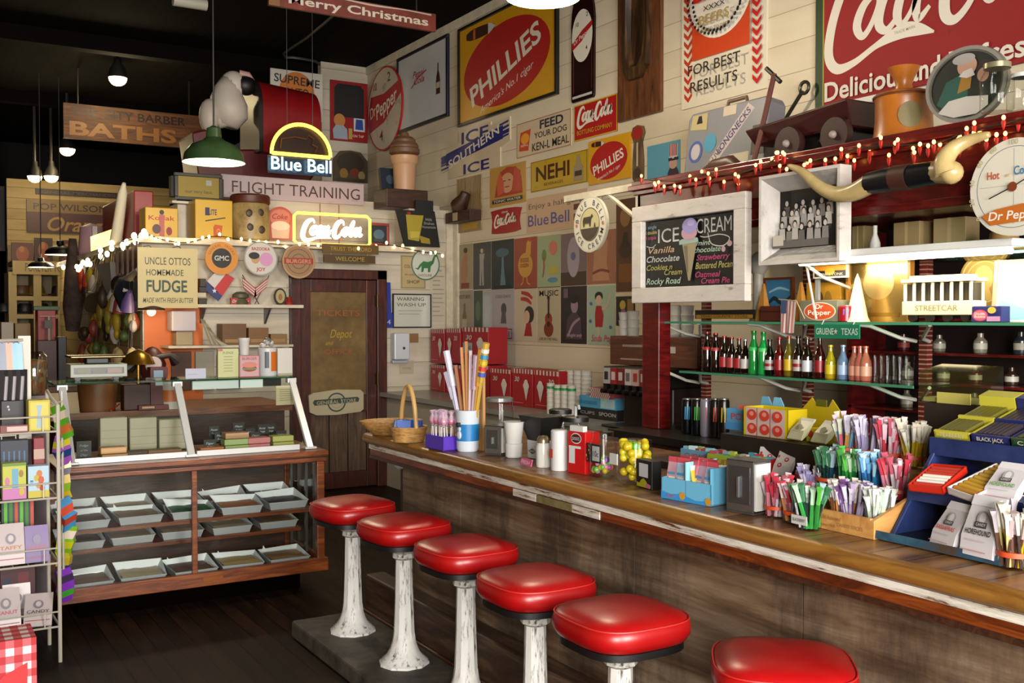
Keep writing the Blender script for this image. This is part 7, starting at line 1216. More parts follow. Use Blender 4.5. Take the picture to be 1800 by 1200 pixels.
p = cp(924, 822); b = B(); Art(.09, .04, .001).ops(b, [('p', [(4, 20), (96, 10), (100, 70), (60, 90), (8, 84)], '#a84a6a'), ('t', 'FRESH', 48, 30, 36, 70, '#c8a8b0', {'rot': -3})]); b.box(.004, .006, -.004, .086, .034, .001, '#a84a6a'); tag(b.build('pink_sticker', None, basis(p+Vector((.0, .05, .003)), (0, -1, 0), (.25, 0, 1)), smooth=0), 'small pink lettered card at the foot of the black caddy', 'card')
def shaker_x(r): b = B(); b.lathe([(.026, .098), (.026, .112), (.018, .125), (0, .128)], mat('#8a7a60', .3, .7), n=18); b.build('lid', r)
roundcup('sugar_shaker', 'glass sugar shaker filled white, beside the black caddy', 'shaker', 955, 822, [(.028, 0), (.03, .01), (.03, .08), (.025, .1)], mat('#b5b2ac', .25), extra=shaker_x)
def lab_x(r): b = B(); b.box(-.02, -.0345, .05, .004, -.0325, .085, '#a83a2a'); b.build('label', r, smooth=0)
roundcup('white_canister', 'tall white canister with a small orange label next to the red carton', 'canister', 983, 828, [(.033, 0), (.034, .004), (.034, .155), (.03, .16), (0, .16)], mat('#b0aeac', .45), extra=lab_x)
r, p = jar(1012, 812, .062, .165, 'big glass jar with a black pump lid behind the red carton', .85, m_black, fill=(mat('#6a5a30', .4), .5)); b = B(); b.tube([(0, 0, .18), (0, 0, .235), (.05, -.02, .235), (.055, -.02, .22)], .006, '#8a8a88', 6); b.build('pump', r)
jar(985, 790, .06, .16, 'clear jar with a black flip lid behind the sugar shaker', .85, m_black)
p = cp(1013, 832); T = ftc(p, .15) @ Matrix.Scale(1.12, 4); r = empty('treat_carton', 'bright red carton with a white order form label', 'carton', T); w = .088; b = B(); b.box(-w/2, 0, 0, w/2, .07, .145, mat('#a80d10', .4)); b.box(-w/2+.01, .0, .145, w/2-.01, .02, .165, mat('#b5b2ae', .4)); b.build('box', r, bevel=.002, smooth=0)
b = B(); Art(w, .145, 0).ops(b, [('e', 50, 84, 30, 13, '#b5b2ae'), ('e', 50, 84, 27, 10.5, '#3a1010'), ('t', "DOG'S", 50, 80, 7, 40, '#b5b2ae'), ('r', 12, 24, 46, 66, '#b5b2ae'), ('r', 12, 60, 80, 66, '#b5b2ae')]); b.build('label', r, Matrix.Translation((-w/2, 0, 0)) @ basis((0, -.001, 0), (1, 0, 0), (0, 0, 1)), smooth=0)
def balls(p, R, H, cols, n, label, grp, rad, name='gumball'):
    for i in range(n):
        a_ = rc.uniform(0, 2*PI); q = R*.92*math.sqrt(rc.random()) if i % 3 else R*.9; b = B(); b.sph((0, 0, 0), rad, mat(rc.choice(cols), .25), 10, 7); tag(b.build(name, None, at((p.x+(q-rad)*math.cos(a_), p.y+(q-rad)*math.sin(a_), CT+.006+rad+H*rc.random())), smooth=80), label, 'candy', grp)
r, p = jar(1060, 840, .052, .17, 'glass jar with black sign card and coloured candies at its base', .8); b = B(); b.box(-.045, -.045, .055, .04, -.038, .125, '#14100f'); b.build('sign_card', r, smooth=0)
b = B(); Art(.085, .07, 0).ops(b, [('r', 45, 10, 100, 90, '#a8a8a8'), ('t', '10c', 72, 34, 30, 42, '#2a2a3a')]+[('e', rc.uniform(6, 40), rc.uniform(8, 92), 5, 6, rc.choice(('#a88a1c', '#a83a2a', '#8a3a6a'))) for i in range(8)]); b.build('price', r, basis((-.045, -.0455, .055), (1, 0, 0), (0, 0, 1)), smooth=0)
balls(p, .052, .05, ('#a84a8a', '#b5981c', '#7a4aa0', '#c28a3a', '#6aa04a', '#c27aa0'), 42, 'small coloured candy in the jar with the black sign card', 'coloured candies in the jar', .012)
r, p = jar(1116, 852, .068, .155, 'wide glass jar of yellow gumballs with a white tag', .9); b = B(); b.box(-.06, -.071, .065, -.015, -.067, .105, '#b0b0ac'); b.build('paper_tag', r, smooth=0)
balls(p, .068, .125, ('#b8a010', '#c2aa1c', '#b59a14', '#c2b02a', '#4a9a2a'), 80, 'yellow or green gumball in the wide jar', 'gumballs in the wide jar', .0155)
p = cp(1132, 858); T = ftc(p, -.1); r = empty('tip_box', 'black edged box with a white paper and yellow stars before the gumball jar', 'box', T); b = B(); b.box(-.05, 0, 0, .05, .04, .10, mat('#0f0f0e', .4)); b.build('box', r, bevel=.002, smooth=0); b = B(); Art(.1, .1, 0).ops(b, [('r', 20, 40, 78, 88, '#b0b0b4'), ('p', [(6, 4), (94, 4), (96, 18), (80, 14), (66, 28), (50, 36), (36, 30), (22, 16), (6, 20)], '#8f8a14'), ('e', 80, 12, 14, 8, '#a84a7a')]); b.build('label', r, basis((-.05, -.001, 0), (1, 0, 0), (0, 0, 1)), smooth=0)
# blue display box with bagged gums
m_lb = mat('#5a9ab8', .4)
p = cp(1205, 882); T = ftc(p, .12); w, d = .215, .15
r = empty('gum_display_box', 'pale blue open display box of bagged rope candy', 'display box', T); b = B(); b.box(-w/2, 0, 0, w/2, .004, .07, m_lb); b.box(-w/2, d-.004, 0, w/2, d, .07, m_lb); b.box(-w/2, 0, 0, w/2, d, .004, m_lb); b.box(-w/2, 0, 0, -w/2+.004, d, .07, m_lb); b.box(w/2-.004, 0, 0, w/2, d, .12, m_lb); b.box(-.002, 0, 0, .002, d, .13, mat('#7ab0c8', .4)); b.build('box', r, smooth=0)
b = B(); Art(w, .07, 0).ops(b, [('p', [(0, 0), (100, 0), (100, 22), (70, 14), (44, 34), (20, 26), (0, 36)], '#2a7ab0'), ('e', 44, 26, 6, 18, '#a87a2a'), ('t', 'ROPES', 20, 10, 14, 16, '#a8402a'), ('e', 96, 20, 6, 18, '#a87a2a')]); b.build('print', r, basis((-w/2, -.001, 0), (1, 0, 0), (0, 0, 1)), smooth=0)
def sachet(p, rz, w, h, col, top, label, grp, tilt=.15, name='candy_bag', mark=None):
    r = empty(name, label, 'packet', p @ Matrix.Rotation(rz, 4, 'Z') @ Matrix.Rotation(-tilt, 4, 'X'), grp); b = B(); n = 5; t = .012
    b.hexa([(-w/2, -.003, 0), (w/2, -.003, 0), (w/2, .003, 0), (-w/2, .003, 0)], [(-w/2*.94, -t, h*.35), (w/2*.94, -t, h*.35), (w/2*.94, t, h*.35), (-w/2*.94, t, h*.35)], col); b.hexa([(-w/2*.94, -t, h*.35), (w/2*.94, -t, h*.35), (w/2*.94, t, h*.35), (-w/2*.94, t, h*.35)], [(-w/2*.97, -.003, h*.86), (w/2*.97, -.003, h*.86), (w/2*.97, .003, h*.86), (-w/2*.97, .003, h*.86)], col); b.build('pouch', r)
    b = B(); b.box(-w/2, -.003, h*.84, w/2, .003, h, top); b.build('header', r, smooth=0)
    if mark:
        b = B(); Art(w, h, 0).ops(b, mark); b.build('print', r, basis((-w/2, -.0135, 0), (1, 0, 0), (0, 0, 1)), smooth=0)
for i in range(9):
    x = -w/2+.025+(i % 5)*.04; y = .03+(i//5)*.05; sachet(T @ Matrix.Translation((x, y, .012)), rc.uniform(-.2, .2), .05, .125, mat(('#a8808a', '#8a9ab0', '#b06a70', '#a07a8a', '#7a9ab0')[i % 5], .22), mat('#a8404a', .35), 'shiny bag of rope candy with red header in the pale blue box', 'rope candy bags', .08, mark=[('r', 25, 30+k*12, 80, 36+k*12, ('#a84a3a', '#c2b0a0', '#3a7aa0')[k]) for k in range(3)])
for i in range(5):
    sachet(T @ Matrix.Translation((.03+i*.02, .03+i*.024, .01)), 1.1+rc.uniform(-.2, .2), .045, .11, mat(('#b5a030', '#a86a3a', '#a8a8b0', '#b57a3a', '#a05a5a')[i], .25), mat('#b0a8a0', .35), 'bag of gummy candy leaning in the right half of the pale blue box', 'gummy bags', .2)
# tiered riser behind: boxes of chews
b = B(); q0, q1 = cp(1215, 800), cp(1480, 840); m_rs = mat('#1b1512', .4)
ry0, ry1 = 2.5, 3.32
b.box(2.64, 2.66, CT, 2.80, ry1, 1.028, m_rs); b.box(2.80, ry0, CT, 3.02, 3.03, 1.148, m_rs); tag(b.build('display_riser', smooth=0), 'low black stepped riser under the boxes of chews at the back of the counter', 'riser')
def chewbox(px, py, w, d, h, col, label, art, z, turn=0, cat='display box', name='candy_box', fill=None, tilt=0, grp=None):
    T = ftc(cp(px, py, z), turn) @ Matrix.Rotation(-tilt, 4, 'X'); r = empty(name, label, cat, T, grp); b = B(); tubebox(b, w, d, h, .004, col); b.build('box', r, smooth=0); b = B(); Art(w, h, 0).ops(b, art); b.build('print', r, basis((-w/2, -.001, 0), (1, 0, 0), (0, 0, 1)), smooth=0)
    if fill:
        n, c1, lab, g, s = fill
        for i in range(n):
            x = -w/2+.02+(w-.04)*(i % s)/max(1, s-1); y = .02+(d-.04)*(i//s)/max(1, (n-1)//s or 1); b = B(); b.box(-.016, -.008, 0, .016, .008, h*rc.uniform(.85, 1.15), rc.choice(c1)); b.box(-.016, -.009, h*.3, .016, -.0082, h*.7, '#b8b0a8'); tag(b.build('candy_bar', None, T @ Matrix.Translation((x, y, .006)) @ Matrix.Rotation(rc.uniform(-.3, .3), 4, 'Z'), smooth=0), lab, 'candy', g)
    return T
chewbox(1222, 813, .16, .085, .05, mat('#5a8aa0', .4), 'blue and green box of chews at the back riser\'s far end', [('t', 'CHEWS', 50, 30, 40, 70, '#a83a3a'), ('r', 0, 0, 100, 20, '#8aa03a')], 1.029, .1, fill=(10, ('#7ab0b8', '#8ab060', '#a8c0c0', '#a84a4a'), 'pastel chew bar in the blue and green box', 'pastel chews', 5))
chewbox(1268, 823, .15, .085, .05, mat('#8aa030', .4), 'lime edged box of fruit chews in front of the riser', [('t', 'FRUITS', 50, 30, 40, 70, '#a83a3a'), ('r', 0, 0, 100, 20, '#b5981c')], 1.029, .1, fill=(10, ('#a8b04a', '#a04a4a', '#7aa8b0', '#4a8a5a'), 'bright chew bar in the lime edged box', 'bright chews', 5))
chewbox(1318, 832, .12, .085, .055, mat('#a01418', .4), 'red box of taffy bars behind the napkin dispenser', [('t', 'TAFFY', 50, 30, 45, 76, '#b8a89a', {'bold': .03}), ('r', 0, 0, 100, 22, '#b5a01c')], 1.029, .1, fill=(8, ('#b02a20', '#4a9ab0', '#b5a02a', '#b0a8a0'), 'taffy bar in the red box', 'taffy bars', 4))
# ring candy boxes on the riser top
m_yb = mat('#b8a010', .4)
T = chewbox(1345, 768, .22, .11, .11, m_yb, 'yellow and white box with round candy pictures on the riser', [('r', 6, 2, 94, 98, '#a8948c')]+[k for x in (20, 50, 80) for y in (26, 74) for k in (('e', x, y, 11, 19, '#a8301c' if (x+y) % 3 else '#8a4a1c'), ('e', x, y+4, 5, 8, '#b8706a'))]+[('r', 34.5, 0, 36, 100, '#a83a2a'), ('r', 64.5, 0, 66, 100, '#a83a2a')], 1.149, .05)
cp = lambda *q: Vector((2.93, 3.03, q[2]))
chewbox(1300, 728, .20, .11, .085, mat('#4a84a8', .4), 'blue box with red twist candies piled over its rim, behind the yellow box', [('r', 0, 0, 100, 34, '#3a7aa8'), ('t', 'POPS', 40, 50, 30, 50, '#a83030')], 1.149, .1, fill=(14, ('#a82a2a', '#b04a3a', '#8a6a8a', '#a05a6a'), 'red twist candy in the tall blue box', 'red twist candies', 7))
cp = cp_
for px, py, c, lb in ((1385, 702, '#5a94b0', 'left folded pale blue carton flap sticking up behind the ring candy'), (1402, 702, '#6aa4c0', 'right folded pale blue carton flap sticking up behind the ring candy')):
    b = B(); b.prism([(-.03, 0), (.03, 0), (.03, .11), (.012, .14), (-.02, .14), (-.03, .11)], 0, .004, c, basis((0, 0, 0), (1, 0, 0), (0, 0, 1))); tag(b.build('box_flap', None, ftc(Vector((3.0, 2.98-(px-1385)*.0038, 1.149))), smooth=0), lb, 'carton')
chewbox(1450, 780, .18, .10, .05, m_yb, 'bright yellow open display tray of cream packets', [('e', 12, 60, 8, 26, '#a8401c')], 1.149, -.02)
b = B(); P = Vector((3.005, 2.70, 1.149)); b.prism([(-.12, 0), (.12, 0), (.12, .09), (.06, .15), (.04, .12), (-.02, .12), (-.05, .15), (-.12, .09)], 0, .004, m_yb, basis((0, 0, 0), (1, 0, 0), (0, 0, 1))); b.box(-.025, -.006, .12, .03, -.001, .145, '#5a5a10', Matrix.Identity(4)); tag(b.build('scalloped_card', None, ftc(P, -.1), smooth=0), 'yellow scalloped back card rising behind the cream packets', 'card')
for i, (px, py) in enumerate(((1400, 778), (1442, 784))):
    sachet(ftc(cp(px-4, py-6, 1.158), -.1), 0, .075, .10, mat('#a8a684', .4), mat('#b5b2a4', .4), ['left', 'right'][i]+' cream candy packet with a faint printed face on the yellow tray', None, .75, mark=[('e', 50, 48, 18, 14, '#77755a'), ('r', 26, 30, 74, 34, '#8f8d6a')])
# peppermint boxes
for i, (px, py, tl, lb) in enumerate(((1345, 830, .5, 'white peppermint packet with red swirls, behind the napkin dispenser'), (1372, 836, .6, 'second white peppermint packet with red swirls'), (1355, 806, .3, 'upright white peppermint packet at the back'))):
    sachet(ftc(cp(px, py, 1.03), .4-.2*i), 0, .075, .10, mat('#b8b0ac', .4), mat('#b8b0ac', .4), lb, None, tl, mark=[('e', 36, 36, 12, 9, '#a02a30'), ('e', 66, 60, 12, 9, '#a02a30'), ('e', 36, 36, 6, 4, '#b8b0ac'), ('e', 66, 60, 6, 4, '#b8b0ac'), ('e', 20, 70, 6, 6, '#a02a30')])
b = B(); b.box(2.60, 2.42, CT, 2.715, 2.78, 1.028, glassmat('acrylic', '#dfe4c8', .3)); tag(b.build('acrylic_stand', smooth=0), 'low clear acrylic stand under the peppermint packets', 'stand')
T = ftc(cp(1405, 842, 1.03), -.3) @ Matrix.Rotation(-.35, 4, 'X'); b = B(); b.box(-.04, 0, 0, .04, .12, .03, mat('#b0aaa6', .4)); b.box(-.04, -.001, 0, .04, 0, .025, '#8f1018'); b.box(-.03, .02, .0302, .03, .07, .031, '#8f1018'); tag(b.build('stick_carton', None, T, smooth=0), 'long white and red open carton beside the peppermint packets', 'carton')
# ---------------------------------------------------------------- jars of candy sticks
stuffB = B(); stuff_n = [0]
def sjar(px, py, z, cols, label, slab, n=15, R=.036, H=.085, L=.125, band='#b5421c', bandlab='orange', tag_=None, spread=.5):
    p = cp(px, py, z); p += Vector((p.x, p.y, 0)).normalized()*R; T = at(p, -PI/2); r = empty('candy_jar', label, 'jar', T); b = B(); b.lathe([(R*.9, 0), (R, .008), (R, H*.9), (R*1.04, H), (R*.98, H)], m_glass, n=18); b.build('glass', r)
    if band: b = B(); b.lathe([(R*1.03, H*.30), (R*1.03, H*.42)], band, n=18); b.build('label_band', r)
    if tag_: b = B(); b.box(-R*.8, -R*1.06, H*.2, R*.8, -R*1.02, H*.5, '#aaa8a4'); c = Art(R*1.6, H*.3, 0); c.ops(b, []); b.build('paper_label', r, smooth=0); b = B(); Art(R*1.6, H*.3, 0).ops(b, [('t', tag_, 50, 34, 34, 80, '#2a2a2a')]); b.build('lettering', r, basis((-R*.8, -R*1.07, H*.2), (1, 0, 0), (0, 0, 1)), smooth=0)
    for i in range(n):
        a_ = rc.uniform(0, 2*PI); q = R*.75*math.sqrt(rc.random()); tp = R*(1+spread*rc.random()); a2 = a_+rc.uniform(-.6, .6); ln = L*rc.uniform(.85, 1.1); c1 = rc.choice(cols); s0 = Vector((q*math.cos(a_), q*math.sin(a_), .006)); s1 = Vector((tp*math.cos(a2)*.9, tp*math.sin(a2)*.9, ln))
        b = B(); b.tube([s0, s0.lerp(s1, .6)], .006, mat(c1[0], .2), 5); b.tube([s0.lerp(s1, .6), s0.lerp(s1, .88), s1], [.006, .0065, .0105], mat(c1[1], .2), 5)
        tag(b.build('candy_stick', None, T, smooth=60), slab, 'candy', slab)
    for i in range(14):
        a_ = rc.uniform(0, 2*PI); q = R*.8*math.sqrt(rc.random()); tp = R*(1+spread*.8*rc.random()); a2 = a_+rc.uniform(-.6, .6); ln = L*rc.uniform(.8, 1.05); c1 = rc.choice(cols); s0 = T @ Vector((q*math.cos(a_), q*math.sin(a_), .006)); s1 = T @ Vector((tp*math.cos(a2)*.9, tp*math.sin(a2)*.9, ln))
        stuffB.tube([s0, s0.lerp(s1, .6)], .005, mat(c1[0], .2), 5); stuffB.tube([s0.lerp(s1, .6), s1], [.005, .009], mat(c1[1], .2), 5)
red = (('#a02a3a', '#b89aa4'), ('#b06a7a', '#a83040'), ('#b0a0a8', '#a04a5a')); pur = (('#4a2a5a', '#9a8aa8'), ('#a89ab0', '#5a3a6a'), ('#8a7a98', '#b0a8b8')); grn = (('#1f6a2a', '#4a9a3a'), ('#2a7a34', '#9ab89a'), ('#12502a', '#3a7a3a')); blu = (('#2a6a9a', '#8ab0c8'), ('#3a7ab0', '#a8c0d0'), ('#1f4a7a', '#5a90b8')); dgr = (('#15302a', '#3a6a4a'), ('#1a3a4a', '#8aa0a8'), ('#0f2018', '#2a5a3a')); wht = (('#a8b0a0', '#c0c4bc'), ('#b8b8b0', '#a0b0a0'), ('#9aa89a', '#c8c8c4')); yel = (('#b5a01c', '#c0b8a0'), ('#a88a14', '#b8b0a0'), ('#b8ac6a', '#c0bcb0')); mix = (('#7a4a2a', '#b5a8a0'), ('#a86a3a', '#c0b8b0'), ('#4a4a5a', '#a8a0a8')); lil = (('#9a90b0', '#bcb4c4'), ('#8a80a8', '#b0a8bc'), ('#b0a4bc', '#8a84b0')); rain = (('#b0844a', '#b8b0c0'), ('#5a90b0', '#c0a8b0'), ('#b05a6a', '#b0b8a0')); choc = (('#3a2018', '#8a7a78'), ('#2a1810', '#a89890'), ('#5a3a30', '#a8a0a8'))
# wooden stepped crate
m_pine = woodmat('pine_crate', ['#8a5a2e', '#a8783f', '#b88a50'], (1.5, 9, 9), .5, 2)
k0, k1, k2, k3 = 2.27, 2.42, 2.56, 2.72; ya, yb_ = 1.868, onX(1440, 940, 2.27).y
r = empty('candy_stand', 'pale pine stepped stand holding rows of candy stick jars', 'stand', at((2.4, (ya+yb_)/2, CT)))
b = B(); b.box(k0, ya, CT, k0+.012, yb_+.02, CT+.055, m_pine); under(b.build('front_board', smooth=0), r); b = B(); Art(yb_-ya, .055, 0).ops(b, [('t', 'Old Fashioned', 24, 55, 22, 40, '#8a5a30', {'shear': .2}), ('t', 'CANDY STICKS', 62, 30, 18, 50, '#8a6238'), ('t', 'since 1908', 20, 18, 16, 26, '#8a5a30')]); b.build('lettering', None, basis((k0-.001, yb_, CT), (0, -1, 0), (0, 0, 1)), smooth=0); under(COL.objects[-1], r)
for y in (ya-.012,):
  b = B(); b.hexa([(k0, y, CT), (k3, y, CT), (k3, y+.012, CT), (k0, y+.012, CT)], [(k0, y, CT+.05), (k3, y, CT+.2), (k3, y+.012, CT+.2), (k0, y+.012, CT+.05)], m_pine)
  under(b.build('side_board', smooth=0), r)
b = B(); b.box(k1, ya, CT+.06, k2, yb_+.17, CT+.072, m_pine); b.box(k2, ya+.03, CT+.135, k3, yb_+.28, CT+.147, m_pine); b.box(k1, ya, CT, k1+.01, yb_+.17, CT+.06, m_pine); b.box(k2, ya+.03, CT+.06, k2+.01, yb_+.28, CT+.135, m_pine); under(b.build('steps', smooth=0), r)
def yjar(X, Y, z, *a, **k):
    # jar by plan position
    global cp
    p = Vector((X, Y, z)); old = cp
    cp = lambda *q: Vector((X, Y, z)); sjar(0, 0, z, *a, **k); cp = old
def ypx(px, X): return onX(px, 800, X).y
for px, c, lb, sl in ((1484, mix, 'bottom row jar of amber and white sticks, left end of the pine stand', 'amber and white candy stick in the bottom row of the pine stand'), (1500, pur, 'bottom row jar of purple striped sticks on the pine stand', 'purple striped candy stick in the bottom row of the pine stand'), (1545, wht, 'bottom row jar of pale mint sticks with a paper label', 'pale mint candy stick in the bottom row of the pine stand')): yjar(k0+.045, ypx(px, k0+.045), CT+.002, c, lb, sl, n=14, tag_='MINT' if c is wht else None, band='#b5421c' if c is pur else None)
for px, c, lb, sl, bd in ((1455, dgr, 'middle row jar of near black green sticks', 'near black candy stick in the middle row of the pine stand', '#b5421c'), (1492, grn, 'middle row jar of bright green sticks', 'bright green candy stick in the middle row of the pine stand', '#7aa030'), (1531, blu, 'middle row jar of blue sticks', 'blue candy stick in the middle row of the pine stand', '#b5421c'), (1574, red, 'middle row jar of red and clear sticks', 'red and clear candy stick in the middle row of the pine stand', '#a85a4a')): yjar(k1+.03, ypx(px, k1+.03), CT+.073, c, lb, sl, n=15, band=bd)
for px, c, lb, sl in ((1488, rain, 'back row jar of rainbow pale sticks', 'rainbow pale candy stick in the back row of the pine stand'), (1523, lil, 'back row jar of lilac sticks', 'lilac candy stick in the back row of the pine stand'), (1563, red, 'back row jar of pink and white sticks', 'pink and white candy stick in the back row of the pine stand'), (1606, yel, 'back row jar of yellow and white sticks', 'yellow and white candy stick in the back row of the pine stand')): yjar(k2+.06, ypx(px, k2+.06), CT+.148, c, lb, sl, n=15, L=.135)
sjar(1365, 912, CT, red, 'jar of pink cane sticks right beside the napkin dispenser', 'pink cane stick in the jar beside the napkin dispenser', n=14, L=.12)
sjar(1398, 922, CT, red+mix, 'jar of red and orange sticks between the cane jar and green sticks', 'red or orange stick in the jar before the cane jar', n=14, L=.115)
sjar(1421, 934, CT, grn+dgr, 'foremost jar of green and black sticks with a white name label', 'green or black stick in the foremost labelled jar', n=15, L=.125, tag_='BLACKBERRY', band=None, spread=1.1)
sjar(1425, 895, CT, lil, 'jar of lilac canes behind the foremost green jar', 'lilac cane in the jar behind the foremost green jar', n=12, L=.125)
sjar(1462, 900, CT+.002, choc+mix, 'jar of brown swirled sticks at the pine stand\'s left edge', 'brown swirled stick in the jar at the pine stand edge', n=12, L=.13)
sjar(1783, 1004, CT, yel+choc, 'jar of yellow and black twisted sticks at the right edge of the photo', 'yellow twisted stick in the jar at the photo edge', n=16, R=.04, H=.10, L=.15)
sjar(1801, 985, CT, yel, 'jar of yellow sticks cut off at the right edge behind the navy stand', 'yellow stick in the cut off jar at the photo edge', n=10, R=.042, H=.10, L=.15)
tag(stuffB.build('candy_sticks', smooth=60), 'many more wrapped candy sticks crowded among the others in the jars', 'candy', None, 'stuff')
# ---------------------------------------------------------------- navy display stand
m_navy = mottled('navy_paint', [(.3, '#0c1430'), (.55, '#16244e'), (.8, '#25365f')], 6, .45)
fx, y_l, y_r = 2.32, 1.85, 1.50
r = empty('navy_stand', 'navy blue stepped wooden display stand of packets and gum near the right edge', 'display stand', at((2.4, 1.45, CT)))
yl = y_l
zt1 = CT+.13; zt2 = CT+.262; fxt = 2.53
for y in (yl, y_r):
  b = B(); b.hexa([(fx, y-.012, CT), (2.78, y-.012, CT), (2.78, y, CT), (fx, y, CT)], [(fxt, y-.012, zt2), (2.78, y-.012, zt2), (2.78, y, zt2), (fxt, y, zt2)], m_navy)
  under(b.build('side_panel', bevel=.003, smooth=0), r)
b = B(); b.box(fx-.03, y_r-.012, CT, 2.74, yl, CT+.012, mat('#10100f', .4)); b.hexa([(fx-.045, y_r-.01, CT+.004), (fx-.02, y_r-.01, CT), (fx-.02, yl+.01, CT), (fx-.045, yl+.01, CT+.004)], [(fx-.042, y_r-.01, CT+.026), (fx-.03, y_r-.01, CT+.022), (fx-.03, yl+.01, CT+.022), (fx-.042, yl+.01, CT+.026)], mottled('worn_blue_lip', [(.35, '#3a2c20'), (.5, '#1f3a4c'), (.8, '#3a6070')], 9, .5)); under(b.build('bottom_shelf', smooth=0), r)
b = B(); b.hexa([(fx+.09, y_r-.01, zt1-.012), (2.66, y_r-.01, zt1+.085), (2.66, yl, zt1+.085), (fx+.09, yl, zt1-.012)], [(fx+.09, y_r-.01, zt1), (2.66, y_r-.01, zt1+.097), (2.66, yl, zt1+.097), (fx+.09, yl, zt1)], m_navy); b.box(fx+.08, y_r-.01, zt1-.03, fx+.095, yl, zt1+.012, m_navy); under(b.build('middle_shelf', smooth=0), r)
b = B(); b.hexa([(fxt-.02, y_r-.01, zt2-.014), (2.86, y_r-.01, zt2+.086), (2.86, yl+.005, zt2+.086), (fxt-.02, yl+.005, zt2-.014)], [(fxt-.02, y_r-.01, zt2), (2.86, y_r-.01, zt2+.10), (2.86, yl+.005, zt2+.10), (fxt-.02, yl+.005, zt2)], m_navy); b.box(fxt-.03, y_r-.01, zt2-.045, fxt-.018, yl+.005, zt2+.004, m_navy); under(b.build('top_shelf', smooth=0), r)
b = B(); b.box(2.76, y_r, CT+.05, 2.78, yl, zt2+.03, m_dkwood); b.box(2.66, (yl+y_r)/2, CT+.012, 2.74, (yl+y_r)/2+.012, zt1, m_navy); under(b.build('back_board', smooth=0), r)
# gum trays on the top
sl = math.atan2(.064, .34)
def top_tray(y0, y1, col, bar, label, grp, txt):
    M_ = basis((fxt-.015, y1, zt2+.003), (0, -1, 0), (.34, 0, .10)); w = y1-y0; L = .27
    r = empty('gum_tray', label, 'tray', M_, None); b = B(); b.box(0, 0, 0, w, L, .006, col); b.box(0, 0, 0, w, .008, .022, col); b.box(0, L-.05, 0, w, L, .05, col); b.box(0, 0, 0, .006, L, .018, col); b.box(w-.006, 0, 0, w, L, .018, col); b.box(0, L*.42, 0, w, L*.45, .026, col); b.build('tray', r, smooth=0)
    b = B(); Art(w, .022, 0).ops(b, [('t', txt, 50, 25, 50, 70, '#b0a890')]); b.build('lettering', r, basis((0, -.001, 0), (1, 0, 0), (0, 0, 1)), smooth=0)
    for row in range(2):
        for i in range(6):
            x = .012+i*(w-.03)/6; b = B(); b.box(x, .015+row*L*.42, .007, x+(w-.03)/6*.72, .015+row*L*.42+L*.32, .022, bar); tag(b.build('gum_pack', None, M_, smooth=0), label.split(' tray')[0].replace('top', 'flat')+' pack of gum lying in its tray', 'gum pack', grp)
ws = (yl-y_r)/3
top_tray(yl-ws+.004, yl-.002, mat('#a8a030', .4), mat('#55501a', .35), 'bright yellow tray of gum packs on the navy stand top', 'yellow gum packs', 'TEABERRY'); top_tray(yl-2*ws+.004, yl-ws-.001, mat('#1c2250', .4), mat('#2a2430', .35), 'dark blue tray of gum packs on the navy stand top', 'dark blue gum packs', 'BLACK JACK'); top_tray(y_r, yl-2*ws-.001, mat('#1c3a24', .4), mat('#3a3a22', .35), 'dark green tray of gum packs on the navy stand top', 'green gum packs', 'CLOVE')
# middle shelf boxes
def midp(px, py):
    z = zt1
    for _ in range(25): p = onZ(px, py, z); z = zt1+.006+(.097/.25)*max(0, p.x-fx-.09)*.999
    return p
def mid_box(px, py, w, L, col, label, bars, blab, grp, turn=0, face='#b8b2ae', h=.02):
    p = midp(px, py); M_ = Matrix.Translation(p) @ Matrix.Rotation(-.37, 4, 'Y') @ Matrix.Rotation(-PI/2+turn, 4, 'Z'); r = empty('bar_box', label, 'display box', M_); b = B(); tubebox(b, w, L, h, .003, col); b.build('box', r, smooth=0)
    for i in range(bars):
        b = B(); y = .012+i*(L-.02)/bars; b.tube([(-w*.4, y+.007, .012), (w*.4, y+.007, .012)], .0085, rc.choice(face) if isinstance(face, tuple) else face, 8); b.sph((-w*.4, y+.007, .012), .008, '#8f1a14', 6, 5); b.sph((w*.4, y+.007, .012), .008, '#8f1a14', 6, 5); tag(b.build('candy_roll', None, M_, smooth=50), blab, 'candy', grp)
mid_box(1628, 866, .10, .13, mat('#a8200f', .4), 'red edged box of candy rolls at the left of the middle shelf', 7, 'red and white candy roll in the left box', 'left box rolls', .1, ('#c0b8b0', '#c8c0b4', '#a02a1c'))
mid_box(1690, 876, .095, .19, mat('#b8b2ae', .4), 'long white box of gold wrapped rolls on the middle shelf', 10, 'gold wrapped candy roll in the long white box', 'gold rolls', -.25, ('#a8801c', '#9a6a18', '#b08a2a'))
